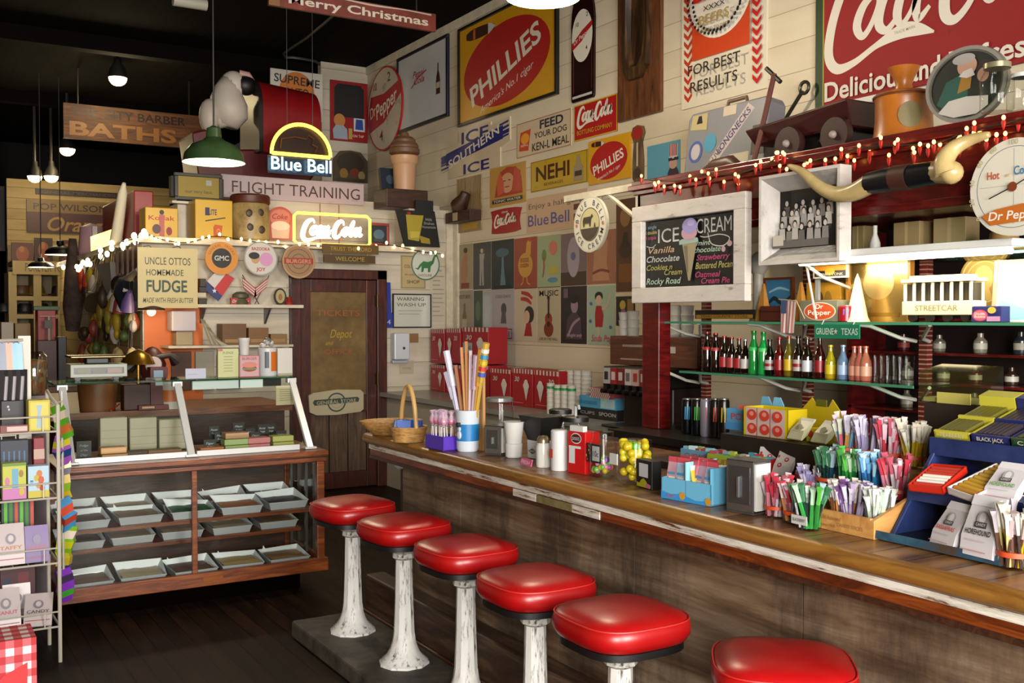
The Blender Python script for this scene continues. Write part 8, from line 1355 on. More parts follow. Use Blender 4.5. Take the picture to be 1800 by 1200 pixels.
def pouch(p, w, h, label, word, wc, M_=None, grp=None, tilt=.5):
    M = (M_ or ftc(p)) @ Matrix.Rotation(-tilt, 4, 'X'); r = empty('candy_pouch', label, 'packet', M, grp); b = B(); col = mat('#b4aeb0', .4); t = .014
    b.hexa([(-w/2, -.004, 0), (w/2, -.004, 0), (w/2, .004, 0), (-w/2, .004, 0)], [(-w/2, -t, h*.3), (w/2, -t, h*.3), (w/2, t, h*.3), (-w/2, t, h*.3)], col); b.hexa([(-w/2, -t, h*.3), (w/2, -t, h*.3), (w/2, t, h*.3), (-w/2, t, h*.3)], [(-w/2*.98, -.004, h*.86), (w/2*.98, -.004, h*.86), (w/2*.98, .004, h*.86), (-w/2*.98, .004, h*.86)], col); b.build('pouch', r)
    b = B(); b.hexa([(-w/2, -.006, h*.84), (w/2, -.006, h*.84), (w/2, .006, h*.84), (-w/2, .006, h*.84)], [(-w/2, -.003, h*1.02), (w/2, -.003, h*1.02), (w/2, .003, h*1.02), (-w/2, .003, h*1.02)], mat('#bcb8ba', .4)); b.build('folded_top', r, smooth=0)
    b = B(); A = Art(w, h, 0); A.ops(b, [('e', 54, 62, 17, 13, '#8f8a8c'), ('e', 54, 63, 10, 9, '#b4aeb0'), ('r', 36, 46, 72, 56, '#3a3638'), ('t', 'CANDY', 54, 49, 5, 30, '#b4aeb0'), ('t', word, 52, 34, 9, 78, wc, {'bold': .04}), ('s', [(20, 24), (80, 24)], 1.5, '#a59a9c'), ('r', 10, 6, 90, 7.5, '#a06a6a')]); b.build('print', r, basis((-w/2, -.0155, 0), (1, 0, 0), (0, -.0, 1)), smooth=0)
pouch(midp(1752, 885), .085, .125, 'white pouch with a green printed name on the middle navy shelf', 'HOREHOUND', '#4a7a2a', tilt=.75)
pouch(onZ(1655, 962, CT+.014), .085, .125, 'white pouch with an orange red printed name on the bottom navy shelf', 'SASSAFRAS', '#b03a20', ftc(onZ(1655, 962, CT+.014), -.25), tilt=.55)
pouch(onZ(1716, 978, CT+.014), .095, .15, 'larger white pouch with a black printed name on the bottom navy shelf', 'HOREHOUND', '#2a2426', ftc(onZ(1716, 978, CT+.014), -.1), tilt=.35)
# acrylic bin and card behind the navy stand
p = onX(1632, 735, 3.0); b = B(); M_ = at((3.0, onX(1690, 735, 3.0).y, CT), -PI/2)
r = empty('acrylic_bin', 'clear acrylic bin with a pale yellow card, behind the navy stand', 'bin', at((2.88, onX(1672, 720, 2.88).y, 1.33), -PI/2)); b = B(); b.hexa([(-.12, 0, 0), (.10, 0, 0), (.10, .12, 0), (-.12, .12, 0)], [(-.12, 0, .10), (.06, 0, .10), (.10, .12, .12), (-.12, .12, .12)], glassmat('acrylic_clear', '#e8ecd0', .3)); b.build('bin', r, smooth=0); b = B(); b.box(-.05, -.004, 0, .07, -.001, .035, mat('#a8a050', .4)); b.build('card', r, smooth=0); b = B(); b.box(-.11, .01, 0.002, .09, .11, .015, '#b0a878'); b.build('contents', r, smooth=0); b = B(); b.box(-.10, .0, -.328, .09, .12, -.001, mat('#2a201a', .5)); b.build('pedestal', r, smooth=0)
# ================================================================ on and in the sneeze guard
GT = GZ+.011
def gp(px, py, Y): p = onY(px, py, Y); return p
def gcard(name, label, cat, xl, xr, yt, Y, col, art, d=.01, grp=None):
    a, c = onY(xl, yt, Y), onY(xr, yt, Y); w, h = c.x-a.x, a.z-GT; b = B(); b.box(0, 0, -d, w, h, 0, col); T = basis((a.x, Y, GT), (1, 0, 0), (0, 0, 1)); o = b.build(name, None, T, bevel=.001, smooth=0); tag(o, label, cat, grp)
    A = Art(w, h, 0)
    for nm, ops in art: k = B(); A.ops(k, ops); k.build(nm, o, smooth=0)
    return o
gcard('price_card', 'pale yellow price card in an acrylic holder on the guard top', 'card', 383, 419, 613, 6.2, '#a8a878', [('lettering', [('t', 'FUDGE', 50, 82, 8, 50, '#5a5a3a')]+[('s', [(28, 72-i*10), (72, 72-i*10)], 2, '#77774a') for i in range(6)]), ('corner', [('r', 0, 92, 22, 100, '#a84a50')])], .03)
gcard('burger_tin', 'pinkish red tin with a burger picture on the guard top', 'tin', 421, 456, 625, 6.18, '#a88488', [('picture', [('e', 50, 40, 36, 16, '#7a2a20'), ('e', 50, 56, 38, 14, '#b06a5a'), ('r', 14, 34, 86, 40, '#5a7a2a'), ('t', 'BURGER', 50, 80, 12, 74, '#a03030'), ('f', 0, 0, 100, 100, 2.5, '#a04048')])], .08)
p = onY(434, 625, 6.24); b = B(); b.lathe([(.026, 0), (.033, .14), (.036, .145), (.036, .16), (.03, .16)], mat('#b5b2ae', .5), n=18); tag(b.build('paper_cup', None, at((p.x, 6.3, GT+.075))), 'white paper cup sticking up behind the burger tin', 'cup')
p = onY(470, 668, 6.24); r = empty('orange_canister', 'white canister with an orange panel, wrapped candies heaped on top', 'canister', at((p.x, 6.24, GT))); b = B(); b.lathe([(.055, 0), (.057, .005), (.057, .17), (.05, .175)], mat('#b0b0b0', .4), n=24); b.build('body', r); b = B()
a0 = -PI/2+.1; m_o = mat('#b05a14', .4)
for k in range(6): b.add([(.0578*math.cos(a0+k*.16), .0578*math.sin(a0+k*.16), z) for z in (.03, .15)]+[(.0578*math.cos(a0+(k+1)*.16), .0578*math.sin(a0+(k+1)*.16), z) for z in (.15, .03)], [(0, 3, 2, 1)], m_o)
for k in range(3): b.add([(.0578*math.cos(a0-.2-k*.16), .0578*math.sin(a0-.2-k*.16), z) for z in (.05, .15)]+[(.0578*math.cos(a0-.2-(k+1)*.16), .0578*math.sin(a0-.2-(k+1)*.16), z) for z in (.15, .05)], [(0, 1, 2, 3)], '#3a3f4a')
b.build('orange_panel', r, smooth=0)
for i in range(14): a_ = rc.uniform(0, 6.28); q = rc.uniform(0, .045); b = B(); b.sph((0, 0, 0), .016, mat(rc.choice(('#8f8a88', '#a8a4a0', '#b8a8a0', '#5a5654')), .3), 8, 6, (1.2, .9, .9)); tag(b.build('wrapped_candy', None, at((p.x+q*math.cos(a_), 6.24+q*math.sin(a_), GT+.185+(.045-q)*.9)), smooth=60), 'silver wrapped candy heaped on the orange canister', 'candy', 'candies on the canister')
gcard('white_holder', 'white upright holder at the right end of the guard top', 'holder', 488, 514, 612, 6.2, mat('#b0aca4', .4), [('foot', [('r', 0, 0, 100, 8, '#8a806a')])], .06)
gcard('folded_note', 'small lilac white folded note on the guard top', 'note', 326, 362, 648, 6.15, '#a0a0b0', [('line', [('r', 10, 40, 60, 46, '#8a8a9a')])], .01)
T, w, h = wallY(6.09, 485, 519, 678, 712); sign('hanging_notice', 'cream typed notice hanging from the right end of the guard glass', 'notice', (T, w, h), '#a89e7a', [('lettering', [('s', [(18, 80-i*11), (82, 80-i*11)], 2.5, '#6a6248') for i in range(6)])], t=.003)
# scale
T, w, h = wallY(6.30, 124, 224, 641, 664)
r = empty('shop_scale', 'grey shop scale with a long display window at the guard\'s left end', 'scale', basis((T[0][3], 6.30, GT), (1, 0, 0), (0, 0, 1))); z0 = T[2][3]-GT
b = B(); b.box(0, z0, -.2, w, z0+h, 0, mat('#8f9488', .4)); b.box(.02, .01, -.18, w-.02, z0, -.02, mat('#7a8078', .4)); 
for x in (.04, w-.06): b.lathe([(.015, 0), (.02, .02)], m_black, (x, .012, -.03), 10)
b.build('housing', r, bevel=.008, smooth=0)
b = B(); b.box(w*.06, z0+h*.25, .0, w*.94, z0+h*.75, .003, mat('#20241c', .3)); Art(w, h, .003).ops(b, []); b.build('display_window', r, smooth=0)
b = B(); Art(w, h, .0035).ops(b, [('r', 12, 30, 34, 70, '#77786a'), ('r', 38, 30, 60, 70, '#6d7064'), ('r', 64, 30, 90, 70, '#8f7a72')]); b.build('digit_plates', r, Matrix.Translation((0, z0, 0)), smooth=0)
b = B(); b.box(-.0, z0+h+.035, -.24, w*.98, z0+h+.05, .0, mat('#7a6a4a', .25, .8)); b.box(w*.3, z0+h, -.15, w*.7, z0+h+.036, -.05, m_black); b.build('weighing_pan', r, bevel=.006, smooth=0)
# brass and red curios on the work counter behind
b = B()
def wc(px, py, Y=6.9): return onY(px, py, Y)
p = wc(268, 640, 7.2); r = empty('wall_telephone', 'dark red old style telephone clock with a white dial', 'telephone', at((p.x, 7.2, 1.001))); z = p.z-1.0
b = B(); b.lathe([(.10, 0), (.11, .03), (.07, .08), (.06, z*.6), (.08, z*.8), (.09, z), (.06, z+.08), (.03, z+.11), (0, z+.12)], '#3a0c0a', n=20); b.build('body', r); b = B(); b.lathe([(.001, 0), (.05, .0), (.055, -.01)], '#a89a90', n=20, T=Matrix.Translation((-.01, -.09, z+.0)) @ Matrix.Rotation(PI/2, 4, 'X')); b.build('dial', r); b = B(); b.tube([(-.16, -.02, z-.02), (-.1, -.05, z+.03), (.1, -.05, z+.06), (.15, -.02, z+.02)], [.045, .02, .02, .045], '#1a0a08', 10); b.build('handset', r)
for px, py, c, lb, nm in ((243, 640, '#8a6420', 'brass shade reading lamp on the work counter', 'brass_lamp'),):
    p = wc(px, py, 7.1); r = empty(nm, lb, 'lamp', at((p.x, 7.1, 1.001))); z = p.z-1; b = B(); b.lathe([(.07, 0), (.07, .015), (.015, .03), (.012, z)], mat(c, .25, .9), n=18); b.build('base', r); b = B(); b.lathe([(.11, z), (.08, z+.06), (.03, z+.09), (0, z+.1)], mat(c, .25, .9), n=18); b.build('shade', r)
b = B(); p = wc(240, 660, 7.05); b.box(p.x-.09, 7.0, 1.001, p.x+.10, 7.12, 1.17, '#3a0e0a'); tag(b.build('red_box', bevel=.006, smooth=0), 'dark red wooden box under the brass lamp', 'box')
b = B(); p = wc(276, 655, 7.02); b.box(p.x-.05, 6.98, 1.001, p.x+.06, 7.08, 1.28, '#4a0a0c'); b.box(p.x-.03, 6.977, 1.2, p.x+.03, 6.98, 1.26, '#7a96a8'); b.box(p.x-.02, 6.975, 1.16, p.x+.04, 6.979, 1.21, '#a8b0b0'); tag(b.build('booklet_holder', bevel=.004, smooth=0), 'dark red holder with pale blue and white cards', 'holder')
for px, Y, lb in ((294, 6.75, 'small white tub with orange print, left of the pair'), (318, 6.72, 'larger white tub with orange print and lid')):
    p = onY(px, 700, Y); r = empty('food_tub', lb, 'tub', at((p.x, Y+.3, 1.001))); rr = .05 if px < 300 else .07; hh = .2 if px < 300 else .17
    b = B(); b.lathe([(rr*.9, 0), (rr, hh)], mat('#a8a298', .45), n=20); b.build('body', r); b = B(); b.lathe([(rr*.96, hh*.3), (rr*.99, hh*.75)], mat('#a85a24', .45), n=20); b.build('label', r); b = B(); b.lathe([(rr*1.06, hh), (rr*1.06, hh+.02), (0, hh+.022)], mat('#b0aca6', .4), n=20); b.build('lid', r)
b = B(); p = onY(268, 700, 7.02); b.box(p.x-.10, 6.96, 1.001, p.x+.13, 7.12, 1.035, '#5a0e0a'); b.box(p.x-.08, 6.955, 1.012, p.x+.0, 6.961, 1.026, '#b09a7a'); tag(b.build('red_tray', bevel=.008, smooth=0), 'flat dark red box with a pale label on the work counter edge', 'box')
b = B(); q1, q2 = onY(196, 690, 7.0), onY(216, 676, 7.05); b.tube([(q1.x, 7.02, 1.006), (q2.x, 7.2, 1.03)], .008, '#a01c1c', 6); tag(b.build('red_pen'), 'slim red stick lying on the work counter edge', 'stick')
b = B(); p = onY(148, 700, 6.98); b.lathe([(.11, 0), (.12, .1), (.125, .2), (.12, .21), (0, .21)], mat('#6d4220', .5), n=20); tag(b.build('wooden_tub', None, at((1.15, 7.15, 1.001))), 'round brown wooden tub in the left of the glass guard', 'tub')
# inside the guard: fudge for sale
FZ = .834
def fudge(xl, xr, yb, Y, n, cols, label, dz=.034, grp=None):
    a, c = onY(xl, yb, Y), onY(xr, yb, Y)
    for i in range(n):
        b = B(); j = rc.uniform(-.004, .004); b.box(a.x+j, Y, FZ+i*(dz+.002), c.x+j, Y+.09, FZ+i*(dz+.002)+dz, mat(cols[i % len(cols)], .5)); tag(b.build('fudge_slab', bevel=.005, smooth=0), label+(', layer %s of its pile' % ('lowest', 'second', 'third', 'top')[i] if n > 1 else ''), 'fudge', grp)
fudge(352, 394, 793, 5.86, 1, ('#a8602c',), 'orange fudge slab with the chalk card on it'); fudge(396, 438, 790, 5.88, 3, ('#8a9a5c', '#93a36a', '#a07a58'), 'pale green fudge slab'); fudge(437, 476, 788, 5.88, 2, ('#b0686a', '#b87072'), 'pink fudge slab'); fudge(480, 517, 786, 5.9, 2, ('#9a9a50', '#a5a55c'), 'yellow green fudge slab'); fudge(178, 224, 800, 5.84, 2, ('#a5784a', '#b08858'), 'cream topped brown fudge slab'); fudge(262, 322, 794, 5.9, 1, ('#7a5236',), 'nutty brown fudge slab behind the glass'); fudge(222, 262, 794, 5.9, 1, ('#4a3022',), 'dark chocolate fudge slab behind the glass')
for i, (px, py, Y, w_, lb) in enumerate(((369, 782, 5.9, .07, 'on the orange slab'), (387, 768, 6.0, .065, 'lowest left of the cluster'), (419, 752, 6.1, .07, 'highest of the cluster'), (416, 765, 6.02, .07, 'over the green slabs'), (440, 762, 6.06, .06, 'just right of the green slabs'), (449, 768, 6.0, .065, 'over the pink slabs'), (461, 755, 6.1, .06, 'high, above the pink slabs'), (476, 754, 6.12, .055, 'high at the right'), (494, 766, 6.0, .065, 'over the yellow slabs'), (376, 758, 6.08, .06, 'at the far left of the cluster'))):
    p = onY(px, py, Y); b = B(); b.box(-w_/2, -.004, -.025, w_/2, .004, .032, m_black); b.box(-.006, 0, FZ-p.z+.0, .006, .008, -.02, m_black); o = tag(b.build('chalk_label', None, at(p), smooth=0), 'small black chalk label '+lb, 'label', None); c = B(); Art(w_, .057, 0).ops(c, [('t', ('Tiger', 'Maple', 'Plain', 'Mint', 'Nut', 'Cherry', 'Rocky', 'Vanilla', 'Lemon', 'Pecan')[i], 50, 52, 20, 66, '#a8a8a8', {'shear': .3}), ('t', 'Fudge', 50, 18, 18, 52, '#a8a8a8', {'shear': .3})]); c.build('lettering', o, basis((-w_/2, -.0045, -.025), (1, 0, 0), (0, 0, 1)), smooth=0)
for i, (xl, xr, yt, Y, lb) in enumerate(((176, 224, 735, 6.15, 'leftmost of the three cream boxes in the guard'), (228, 276, 735, 6.17, 'middle of the three cream boxes in the guard'), (280, 330, 738, 6.15, 'rightmost of the three cream boxes in the guard'))):
    a, c = onY(xl, yt, Y), onY(xr, yt, Y); b = B(); b.box(a.x, Y, FZ, c.x, Y+.08, a.z, mat('#a8a08a', .6)); o = tag(b.build('cream_box', bevel=.006, smooth=0), lb, 'box', 'cream boxes in the guard'); b = B()
    for k in range(3): b.box(a.x+.004, Y-.001, FZ+.04+k*.045, c.x-.004, Y+.0, FZ+.043+k*.045, '#8f8672')
    under(b.build('fold_lines', smooth=0), o)
T, w, h = wallY(5.95, 134, 160, 753, 783); T[2][3] = FZ; sign('chalk_menu', 'black lettered menu card at the left end of the guard', 'card', (T, w, h*1.1), m_black, [('lettering', [('t', 'Fudge', 50, 72, 12, 60, '#8a8a8a', {'shear': .3}), ('t', 'of the', 50, 48, 10, 50, '#8a8a8a', {'shear': .3}), ('t', 'Day', 50, 22, 12, 50, '#8a8a8a', {'shear': .3})])], t=.01)
# ================================================================ wire rack at the left
RX, RYf, RYb = .645, 5.15, 5.45
m_wire = mat('#b0a99c', .4, .1)
r = empty('wire_rack', 'cream wire display rack of candy at the left edge', 'rack', at((.3, 5.3, 0)))
def wx(px, Y=RYf): return onY(px, 800, Y).x
xr_, xl_ = .655, -.05; zb = .0
zs = [onY(60, y, RYf).z for y in (1107, 994, 878, 760)]
ztop = onY(93, 712, RYf).z; zhead = onY(40, 590, RYb).z
b = B(); b.tube([(xr_, RYf, 0), (xr_, RYf, ztop)], .009, m_wire, 8); b.tube([(xr_-.01, RYb, 0), (xr_-.01, RYb, ztop+.05)], .009, m_wire, 8); b.tube([(xr_, RYf, ztop), (xr_-.02, RYf+.06, ztop+.03), (xr_-.01, RYb, ztop+.05)], .007, m_wire, 6); under(b.build('uprights'), r)
xh = onY(40, 700, RYb).x
b = B(); b.box(xh-.02, RYb-.02, 1.02, xh+.035, RYb+.02, zhead, mat('#b5b0a2', .4)); b.tube([(xl_, RYb-.25, zhead-.03), (xh, RYb-.02, zhead-.02)], .008, m_wire, 6); under(b.build('header_post', smooth=0), r)
for z in zs:
    b = B(); b.tube([(xl_, RYf, z), (xr_, RYf, z)], .005, m_wire, 6); b.tube([(xl_, RYf, z+.07), (xr_, RYf, z+.07)], .004, m_wire, 6); b.tube([(xr_, RYf, z+.0), (xr_-.01, RYb, z)], .005, m_wire, 6)
    for i in range(12): x = xl_+(xr_-xl_)*i/11; b.tube([(x, RYf, z), (x, RYb, z)], .0025, m_wire, 4)
    for i in range(4): b.tube([(xl_+(xr_-xl_)*i/3.3, RYf, z), (xl_+(xr_-xl_)*i/3.3, RYf, z+.07)], .003, m_wire, 4)
    for k in range(6): b.tube([(xl_, RYb, z+.05+k*.055), (xr_-.15, RYb, z+.05+k*.055)], .0035, m_wire, 4)
    for i in range(10): x = xl_+(xr_-.15-xl_)*i/9; b.tube([(x, RYb+.003, z), (x, RYb+.003, z+.34)], .0035, m_wire, 4)
    under(b.build('shelf'), r)
def rk(name, label, cat, xl, xr, yt, k, Y, d, col, art, tilt=.0, grp=None):
    a = onY(xl, yt, Y); c = onY(xr, yt, Y); z = zs[k]+.004; w, h = c.x-a.x, a.z-z; T = basis((a.x, Y, z), (1, 0, 0), (0, tilt, 1)); b = B(); b.box(0, 0, -d, w, h, 0, col); o = b.build(name, None, T, bevel=.002, smooth=0); tag(o, label, cat, grp)
    A = Art(w, h, 0)
    for nm, ops in art: q = B(); A.ops(q, ops); q.build(nm, o, smooth=0)
    return o
rk('yellow_carton', 'tall yellow carton on the top shelf of the wire rack', 'carton', 50, 88, 704, 3, 5.17, .1, mat('#b5a814', .4), [('picture', [('p', [(36, 10), (58, 10), (56, 60), (64, 84), (36, 84), (42, 60)], '#8aa0b0')]), ('edge', [('f', 2, 2, 98, 98, 4, '#a89a20')])])
rk('dark_bag', 'black wrapped candy bag behind the grid of the top rack shelf', 'bag', 2, 42, 705, 3, 5.3, .05, '#141018', [('specks', [('e', 30, 80, 5, 4, '#a0a0b0'), ('e', 34, 70, 4, 4, '#a0a0b0'), ('r', 60, 20, 90, 40, '#30202c')])])
rk('price_strip', 'red strip with a white blank label on the top rack shelf', 'label', 0, 50, 748, 3, 5.14, .004, '#6a2a20', [('label', [('r', 24, 20, 96, 80, '#b8a09a')])])
rk('gum_pouch', 'yellow and pink candy box on the second rack shelf, left of the pair', 'box', 4, 46, 815, 2, 5.18, .07, mat('#a8a82a', .4), [('picture', [('r', 0, 0, 100, 30, '#b0689a'), ('r', 40, 30, 66, 84, '#5a94b0'), ('e', 20, 50, 10, 12, '#b06a8a'), ('e', 78, 70, 10, 10, '#8a6a2a'), ('e', 80, 20, 12, 10, '#b09a2a')]), ('lid', [('r', 0, 92, 100, 100, '#5a7a1a')])])
rk('gummy_box', 'pale blue box with gummy bears printed, right of the pair', 'box', 49, 86, 820, 2, 5.18, .07, mat('#9ab4c4', .4), [('picture', [('e', 54, 76, 14, 11, '#b06a1c'), ('e', 40, 62, 12, 10, '#a8961c'), ('e', 62, 56, 14, 12, '#b04a1c'), ('e', 50, 38, 12, 9, '#b57a2a'), ('e', 66, 30, 12, 9, '#a03a1c'), ('r', 0, 0, 100, 22, '#b0a02a'), ('r', 10, 40, 24, 46, '#2a6a8a'), ('r', 10, 50, 24, 56, '#2a6a8a')])])
rk('dark_candy', 'dark blue bags behind the grid of the second rack shelf', 'bag', 0, 50, 775, 2, 5.35, .06, '#10182c', [('streaks', [('r', 10+i*18, 10, 16+i*18, 80, '#3a5a7a') for i in range(5)])])
rk('red_carton', 'small dark red and pink box inside the second rack shelf', 'box', 59, 78, 770, 2, 5.3, .08, '#7a1220', [('band', [('r', 0, 62, 100, 80, '#a88a7a')])])
rk('green_bags', 'bright green bags behind the third rack shelf', 'bag', 2, 60, 880, 1, 5.36, .05, '#14301a', [('streaks', [('r', 8+i*16, 30, 18+i*16, 96, ('#4a9a24', '#2a6a20', '#a83a2a')[i % 3]) for i in range(6)])])
rk('purple_bags', 'dark purple bags behind the bottom rack shelf', 'bag', 0, 62, 1000, 0, 5.37, .05, '#3a0c14', [('streaks', [('r', 6, 20, 30, 80, '#14203a'), ('r', 50, 30, 80, 90, '#5a1018')])])
def rpouch(px, py, w, h, label, k, Y, word, wc, col='#b4a8a8', tilt=.6, rz=0.0):
    p = onY(px, py, Y); M_ = at((p.x, Y, zs[k]+.006), rz) @ Matrix.Rotation(-tilt, 4, 'X'); r = empty('candy_pouch', label, 'packet', M_); b = B(); t = .015; cl = mat(col, .35)
    b.hexa([(-w/2, -.004, 0), (w/2, -.004, 0), (w/2, .004, 0), (-w/2, .004, 0)], [(-w/2, -t, h*.3), (w/2, -t, h*.3), (w/2, t, h*.3), (-w/2, t, h*.3)], cl); b.hexa([(-w/2, -t, h*.3), (w/2, -t, h*.3), (w/2, t, h*.3), (-w/2, t, h*.3)], [(-w/2, -.004, h), (w/2, -.004, h), (w/2, .004, h), (-w/2, .004, h)], cl); b.build('pouch', r)
    b = B(); Art(w, h, 0).ops(b, [('e', 50, 62, 18, 13, '#77707a'), ('e', 50, 63, 10, 8, col), ('t', word, 50, 36, 9, 80, wc, {'bold': .03}), ('r', 6, 12, 94, 14, '#a04a4a')]); b.build('print', r, basis((-w/2, -.0155, 0), (1, 0, 0), (0, 0, 1)), smooth=0)
rpouch(20, 990, .115, .19, 'white pouch with orange print on the third rack shelf', 1, 5.19, 'TAFFY', '#a86a3a', tilt=.3)
rpouch(66, 990, .10, .17, 'lilac and blue pouch beside the white one on the third rack shelf', 1, 5.19, 'SOURS', '#a85a5a', '#7a6a94', tilt=.25)
rpouch(12, 1100, .12, .19, 'white pouch with pink print at the bottom shelf\'s left', 0, 5.19, 'PEANUT', '#a84a5a', tilt=.4)
rpouch(66, 1105, .12, .17, 'white pouch with grey print lying tilted on the bottom rack shelf', 0, 5.18, 'CANDY', '#5a4a4a', tilt=.75, rz=-.2)
rpouch(30, 1070, .12, .17, 'blank white pouch behind the others on the bottom rack shelf', 0, 5.34, ' ', '#888888', tilt=.15)
# hanging strips on the rack's right side
for i, (px, py, c, c2, lb) in enumerate(((102, 745, '#4a8a1c', '#a85a2a', 'green and orange'), (108, 790, '#8a4a9a', '#1c3a6a', 'purple and navy'), (116, 845, '#b5981c', '#7a9a1c', 'yellow'), (118, 905, '#3a7aa8', '#a03a2a', 'blue and red'), (116, 950, '#6a9a14', '#a8a81c', 'lime'), (112, 990, '#a8921c', '#3a2a6a', 'golden'), (108, 1030, '#6a2a9a', '#3a8a2a', 'violet'))):
    p = onY(px, py, 5.37); b = B(); w_ = (.030, .036, .026, .034, .038, .03, .034)[i]; h_ = (.085, .075, .10, .08, .07, .085, .075)[i]; cl = mat(c, .25); c2l = mat(c2, .25)
    n = 6; prof = [(w_, .003), (w_*.92, .012), (w_*1.05, .022), (w_*.95, .02), (w_*1.04, .012), (w_, .003)]; vs = []
    for k, (ww_, tt_) in enumerate(prof): z_ = -h_+2*h_*k/5+rc.uniform(-.008, .008); j = rc.uniform(-.008, .008); vs += [(-ww_+j, -tt_, z_), (ww_+j, -tt_, z_+.01), (ww_+j, tt_, z_+.01), (-ww_+j, tt_, z_)]
    for k in range(5): b.add(vs[4*k:4*k+8], [(i_, (i_+1) % 4, 4+(i_+1) % 4, 4+i_) for i_ in range(4)], (cl, c2l, cl, mat(('#a8a020', '#2a1a3a', '#b0402a', '#c0b0a0')[(i+k) % 4], .3), cl)[k])
    o = tag(b.build('hanging_bag', None, at((max(p.x, .705), 5.36+.02*(i % 3), p.z), rc.uniform(-.5, .5)) @ Matrix.Rotation(rc.uniform(-.3, .3), 4, 'Y')), lb+' candy bag hanging on the rack side before the fudge case', 'bag'); c_ = B(); c_.tube([(0, 0, h_-.005), (-.03, .0, h_+.03)], .003, '#999999', 5); c_.build('hook', o)
b = B(); b.tube([(.70, 5.36, .3), (.70, 5.36, 1.25)], .006, m_wire, 6); b.tube([(.655, 5.3, 1.2), (.70, 5.36, 1.2)], .005, m_wire, 5); tag(b.build('clip_strip'), 'thin wire strip holding the column of hanging candy bags', 'strip')
# goods hung at the rack's top: blue bags and dark pops
for i, (px, c, lb) in enumerate(((4, '#14305a', 'navy'), (15, '#a85a1c', 'orange'), (24, '#2a84c0', 'sky blue'), (33, '#3a8ac8', 'bright blue'))):
    p = onY(px, 635, 5.4); b = B(); b.hexa([(-.02, -.02, -.1), (.02, -.02, -.1), (.02, .02, -.1), (-.02, .02, -.1)], [(-.014, -.004, .09), (.014, -.004, .09), (.014, .004, .09), (-.014, .004, .09)], mat(c, .3)); b.tube([(0, 0, .085), (0, -.01, zhead-p.z-.03)], .003, '#999999', 4); tag(b.build('hanging_bag', None, at(p)), lb+' bag hanging at the top of the wire rack', 'bag')
p = onY(58, 650, 5.9); r = empty('candy_jar', 'cloudy glass jar of wrapped sweets behind the rack post', 'jar', at((p.x, 5.9, 1.2))); b = B(); b.lathe([(.06, 0), (.07, .02), (.07, .2), (.05, .23)], glassmat('cloudy', '#cfc8b0', .5), n=18); b.build('glass', r); b = B(); b.lathe([(.06, .004), (.065, .18), (0, .19)], speckle('sweets', ['#8a7a4a', '#a89a7a', '#6a6a72', '#a86a4a'], 40), n=16); b.build('contents', r); b = B(); b.box(-.06, -.05, -1.2, .06, .06, -.001, '#5a4c50'); b.build('pedestal', r, smooth=0)
for i, px in enumerate((6, 20, 34)):
    p = onY(px, 700, 5.42); r = empty('dark_pop', ('left', 'middle', 'right')[i]+' dark wrapped candy standing on the top rack shelf', 'candy', at((p.x, 5.40, zs[3]+.2)), None); b = B(); b.tube([(0, 0, -.19), (0, 0, .08)], [.03, .034], '#120c10', 8); b.build('wrapper', r); b = B(); b.tube([(0, -.034, -.1), (.01, -.036, .05)], .008, '#9a949a', 6); b.build('stripe', r)
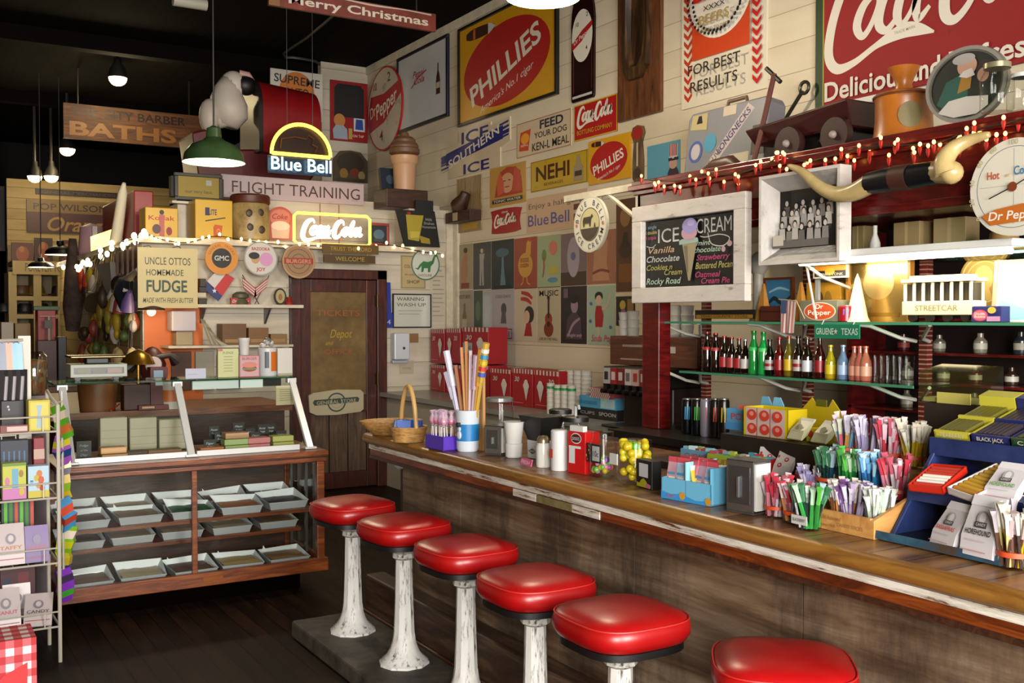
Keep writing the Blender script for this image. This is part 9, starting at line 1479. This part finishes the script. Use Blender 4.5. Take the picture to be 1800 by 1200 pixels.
# gingham cloth corner at the bottom left
def gingham():
    m, nt, bs = nodes('red_gingham'); L = nt.links; tc = nt.nodes.new('ShaderNodeTexCoord'); sp = nt.nodes.new('ShaderNodeSeparateXYZ'); L.new(tc.outputs['UV'], sp.inputs[0]); vals = []
    for k in (0, 1):
        a = nt.nodes.new('ShaderNodeMath'); a.operation = 'FRACT'; L.new(sp.outputs[k], a.inputs[0]); g = nt.nodes.new('ShaderNodeMath'); g.operation = 'GREATER_THAN'; g.inputs[1].default_value = .5; L.new(a.outputs[0], g.inputs[0]); vals.append(g)
    ad = nt.nodes.new('ShaderNodeMath'); ad.operation = 'ADD'; L.new(vals[0].outputs[0], ad.inputs[0]); L.new(vals[1].outputs[0], ad.inputs[1]); dv = nt.nodes.new('ShaderNodeMath'); dv.operation = 'DIVIDE'; dv.inputs[1].default_value = 2; L.new(ad.outputs[0], dv.inputs[0])
    r = ramp(nt, [(0, '#c2b8b0'), (.3, '#a84a50'), (.8, '#96141c')]); r.color_ramp.interpolation = 'CONSTANT'; L.new(dv.outputs[0], r.inputs[0]); L.new(r.outputs[0], bs.inputs['Base Color']); bs.inputs['Roughness'].default_value = .7; return m
m_gg = gingham()
o = empty('covered_crate', 'red and white gingham covered stand with a red cloth at the bottom left corner', 'display stand', at((.1, 3.9, 0)))
zt = .66; e1 = onZ(64, 1119, zt)
me = bpy.data.meshes.new('cloth_top'); 
xr2, yb2 = e1.x, e1.y+.16
def cloth(name, vs, uv, mt):
    me = bpy.data.meshes.new(name); me.from_pydata(vs, [], [tuple(range(len(vs)))]); u = me.uv_layers.new(); 
    for i, q in enumerate(uv): u.data[i].uv = q
    me.materials.append(mt); ob = bpy.data.objects.new(name, me); COL.objects.link(ob); under(ob, o); return ob
x0 = -.5; yf2 = e1.y; S = 22
cloth('cloth_top', [(x0, yf2, zt), (xr2, yf2, zt), (xr2, yb2, zt), (x0, yb2, zt)], [(x0*S, yf2*S), (xr2*S, yf2*S), (xr2*S, yb2*S), (x0*S, yb2*S)], m_gg)
cloth('cloth_side', [(xr2, yf2, zt-.6), (xr2, yb2, zt-.6), (xr2, yb2, zt), (xr2, yf2, zt)], [(yf2*S, -.6*S), (yb2*S, -.6*S), (yb2*S, 0), (yf2*S, 0)], m_gg)
cloth('cloth_front', [(x0, yf2, zt-.6), (xr2, yf2, zt-.6), (xr2, yf2, zt), (x0, yf2, zt)], [(x0*S, -.6*S), (xr2*S, -.6*S), (xr2*S, 0), (x0*S, 0)], m_gg)
b = B(); b.add([(x0, yf2-.004, .2), (xr2-.03, yf2-.004, .2), (xr2-.025, yf2-.004, zt-.07), (xr2-.09, yf2-.004, zt-.10), (xr2-.2, yf2-.004, zt-.22), (x0, yf2-.004, zt-.3)], [(0, 1, 2, 3, 4, 5)], mat('#a5141a', .6)); under(b.build('red_cloth', smooth=0), o)
b = B(); b.box(x0+.02, yf2+.02, 0, xr2-.01, yb2-.01, zt-.004, m_dkwood); under(b.build('crate', smooth=0), o)
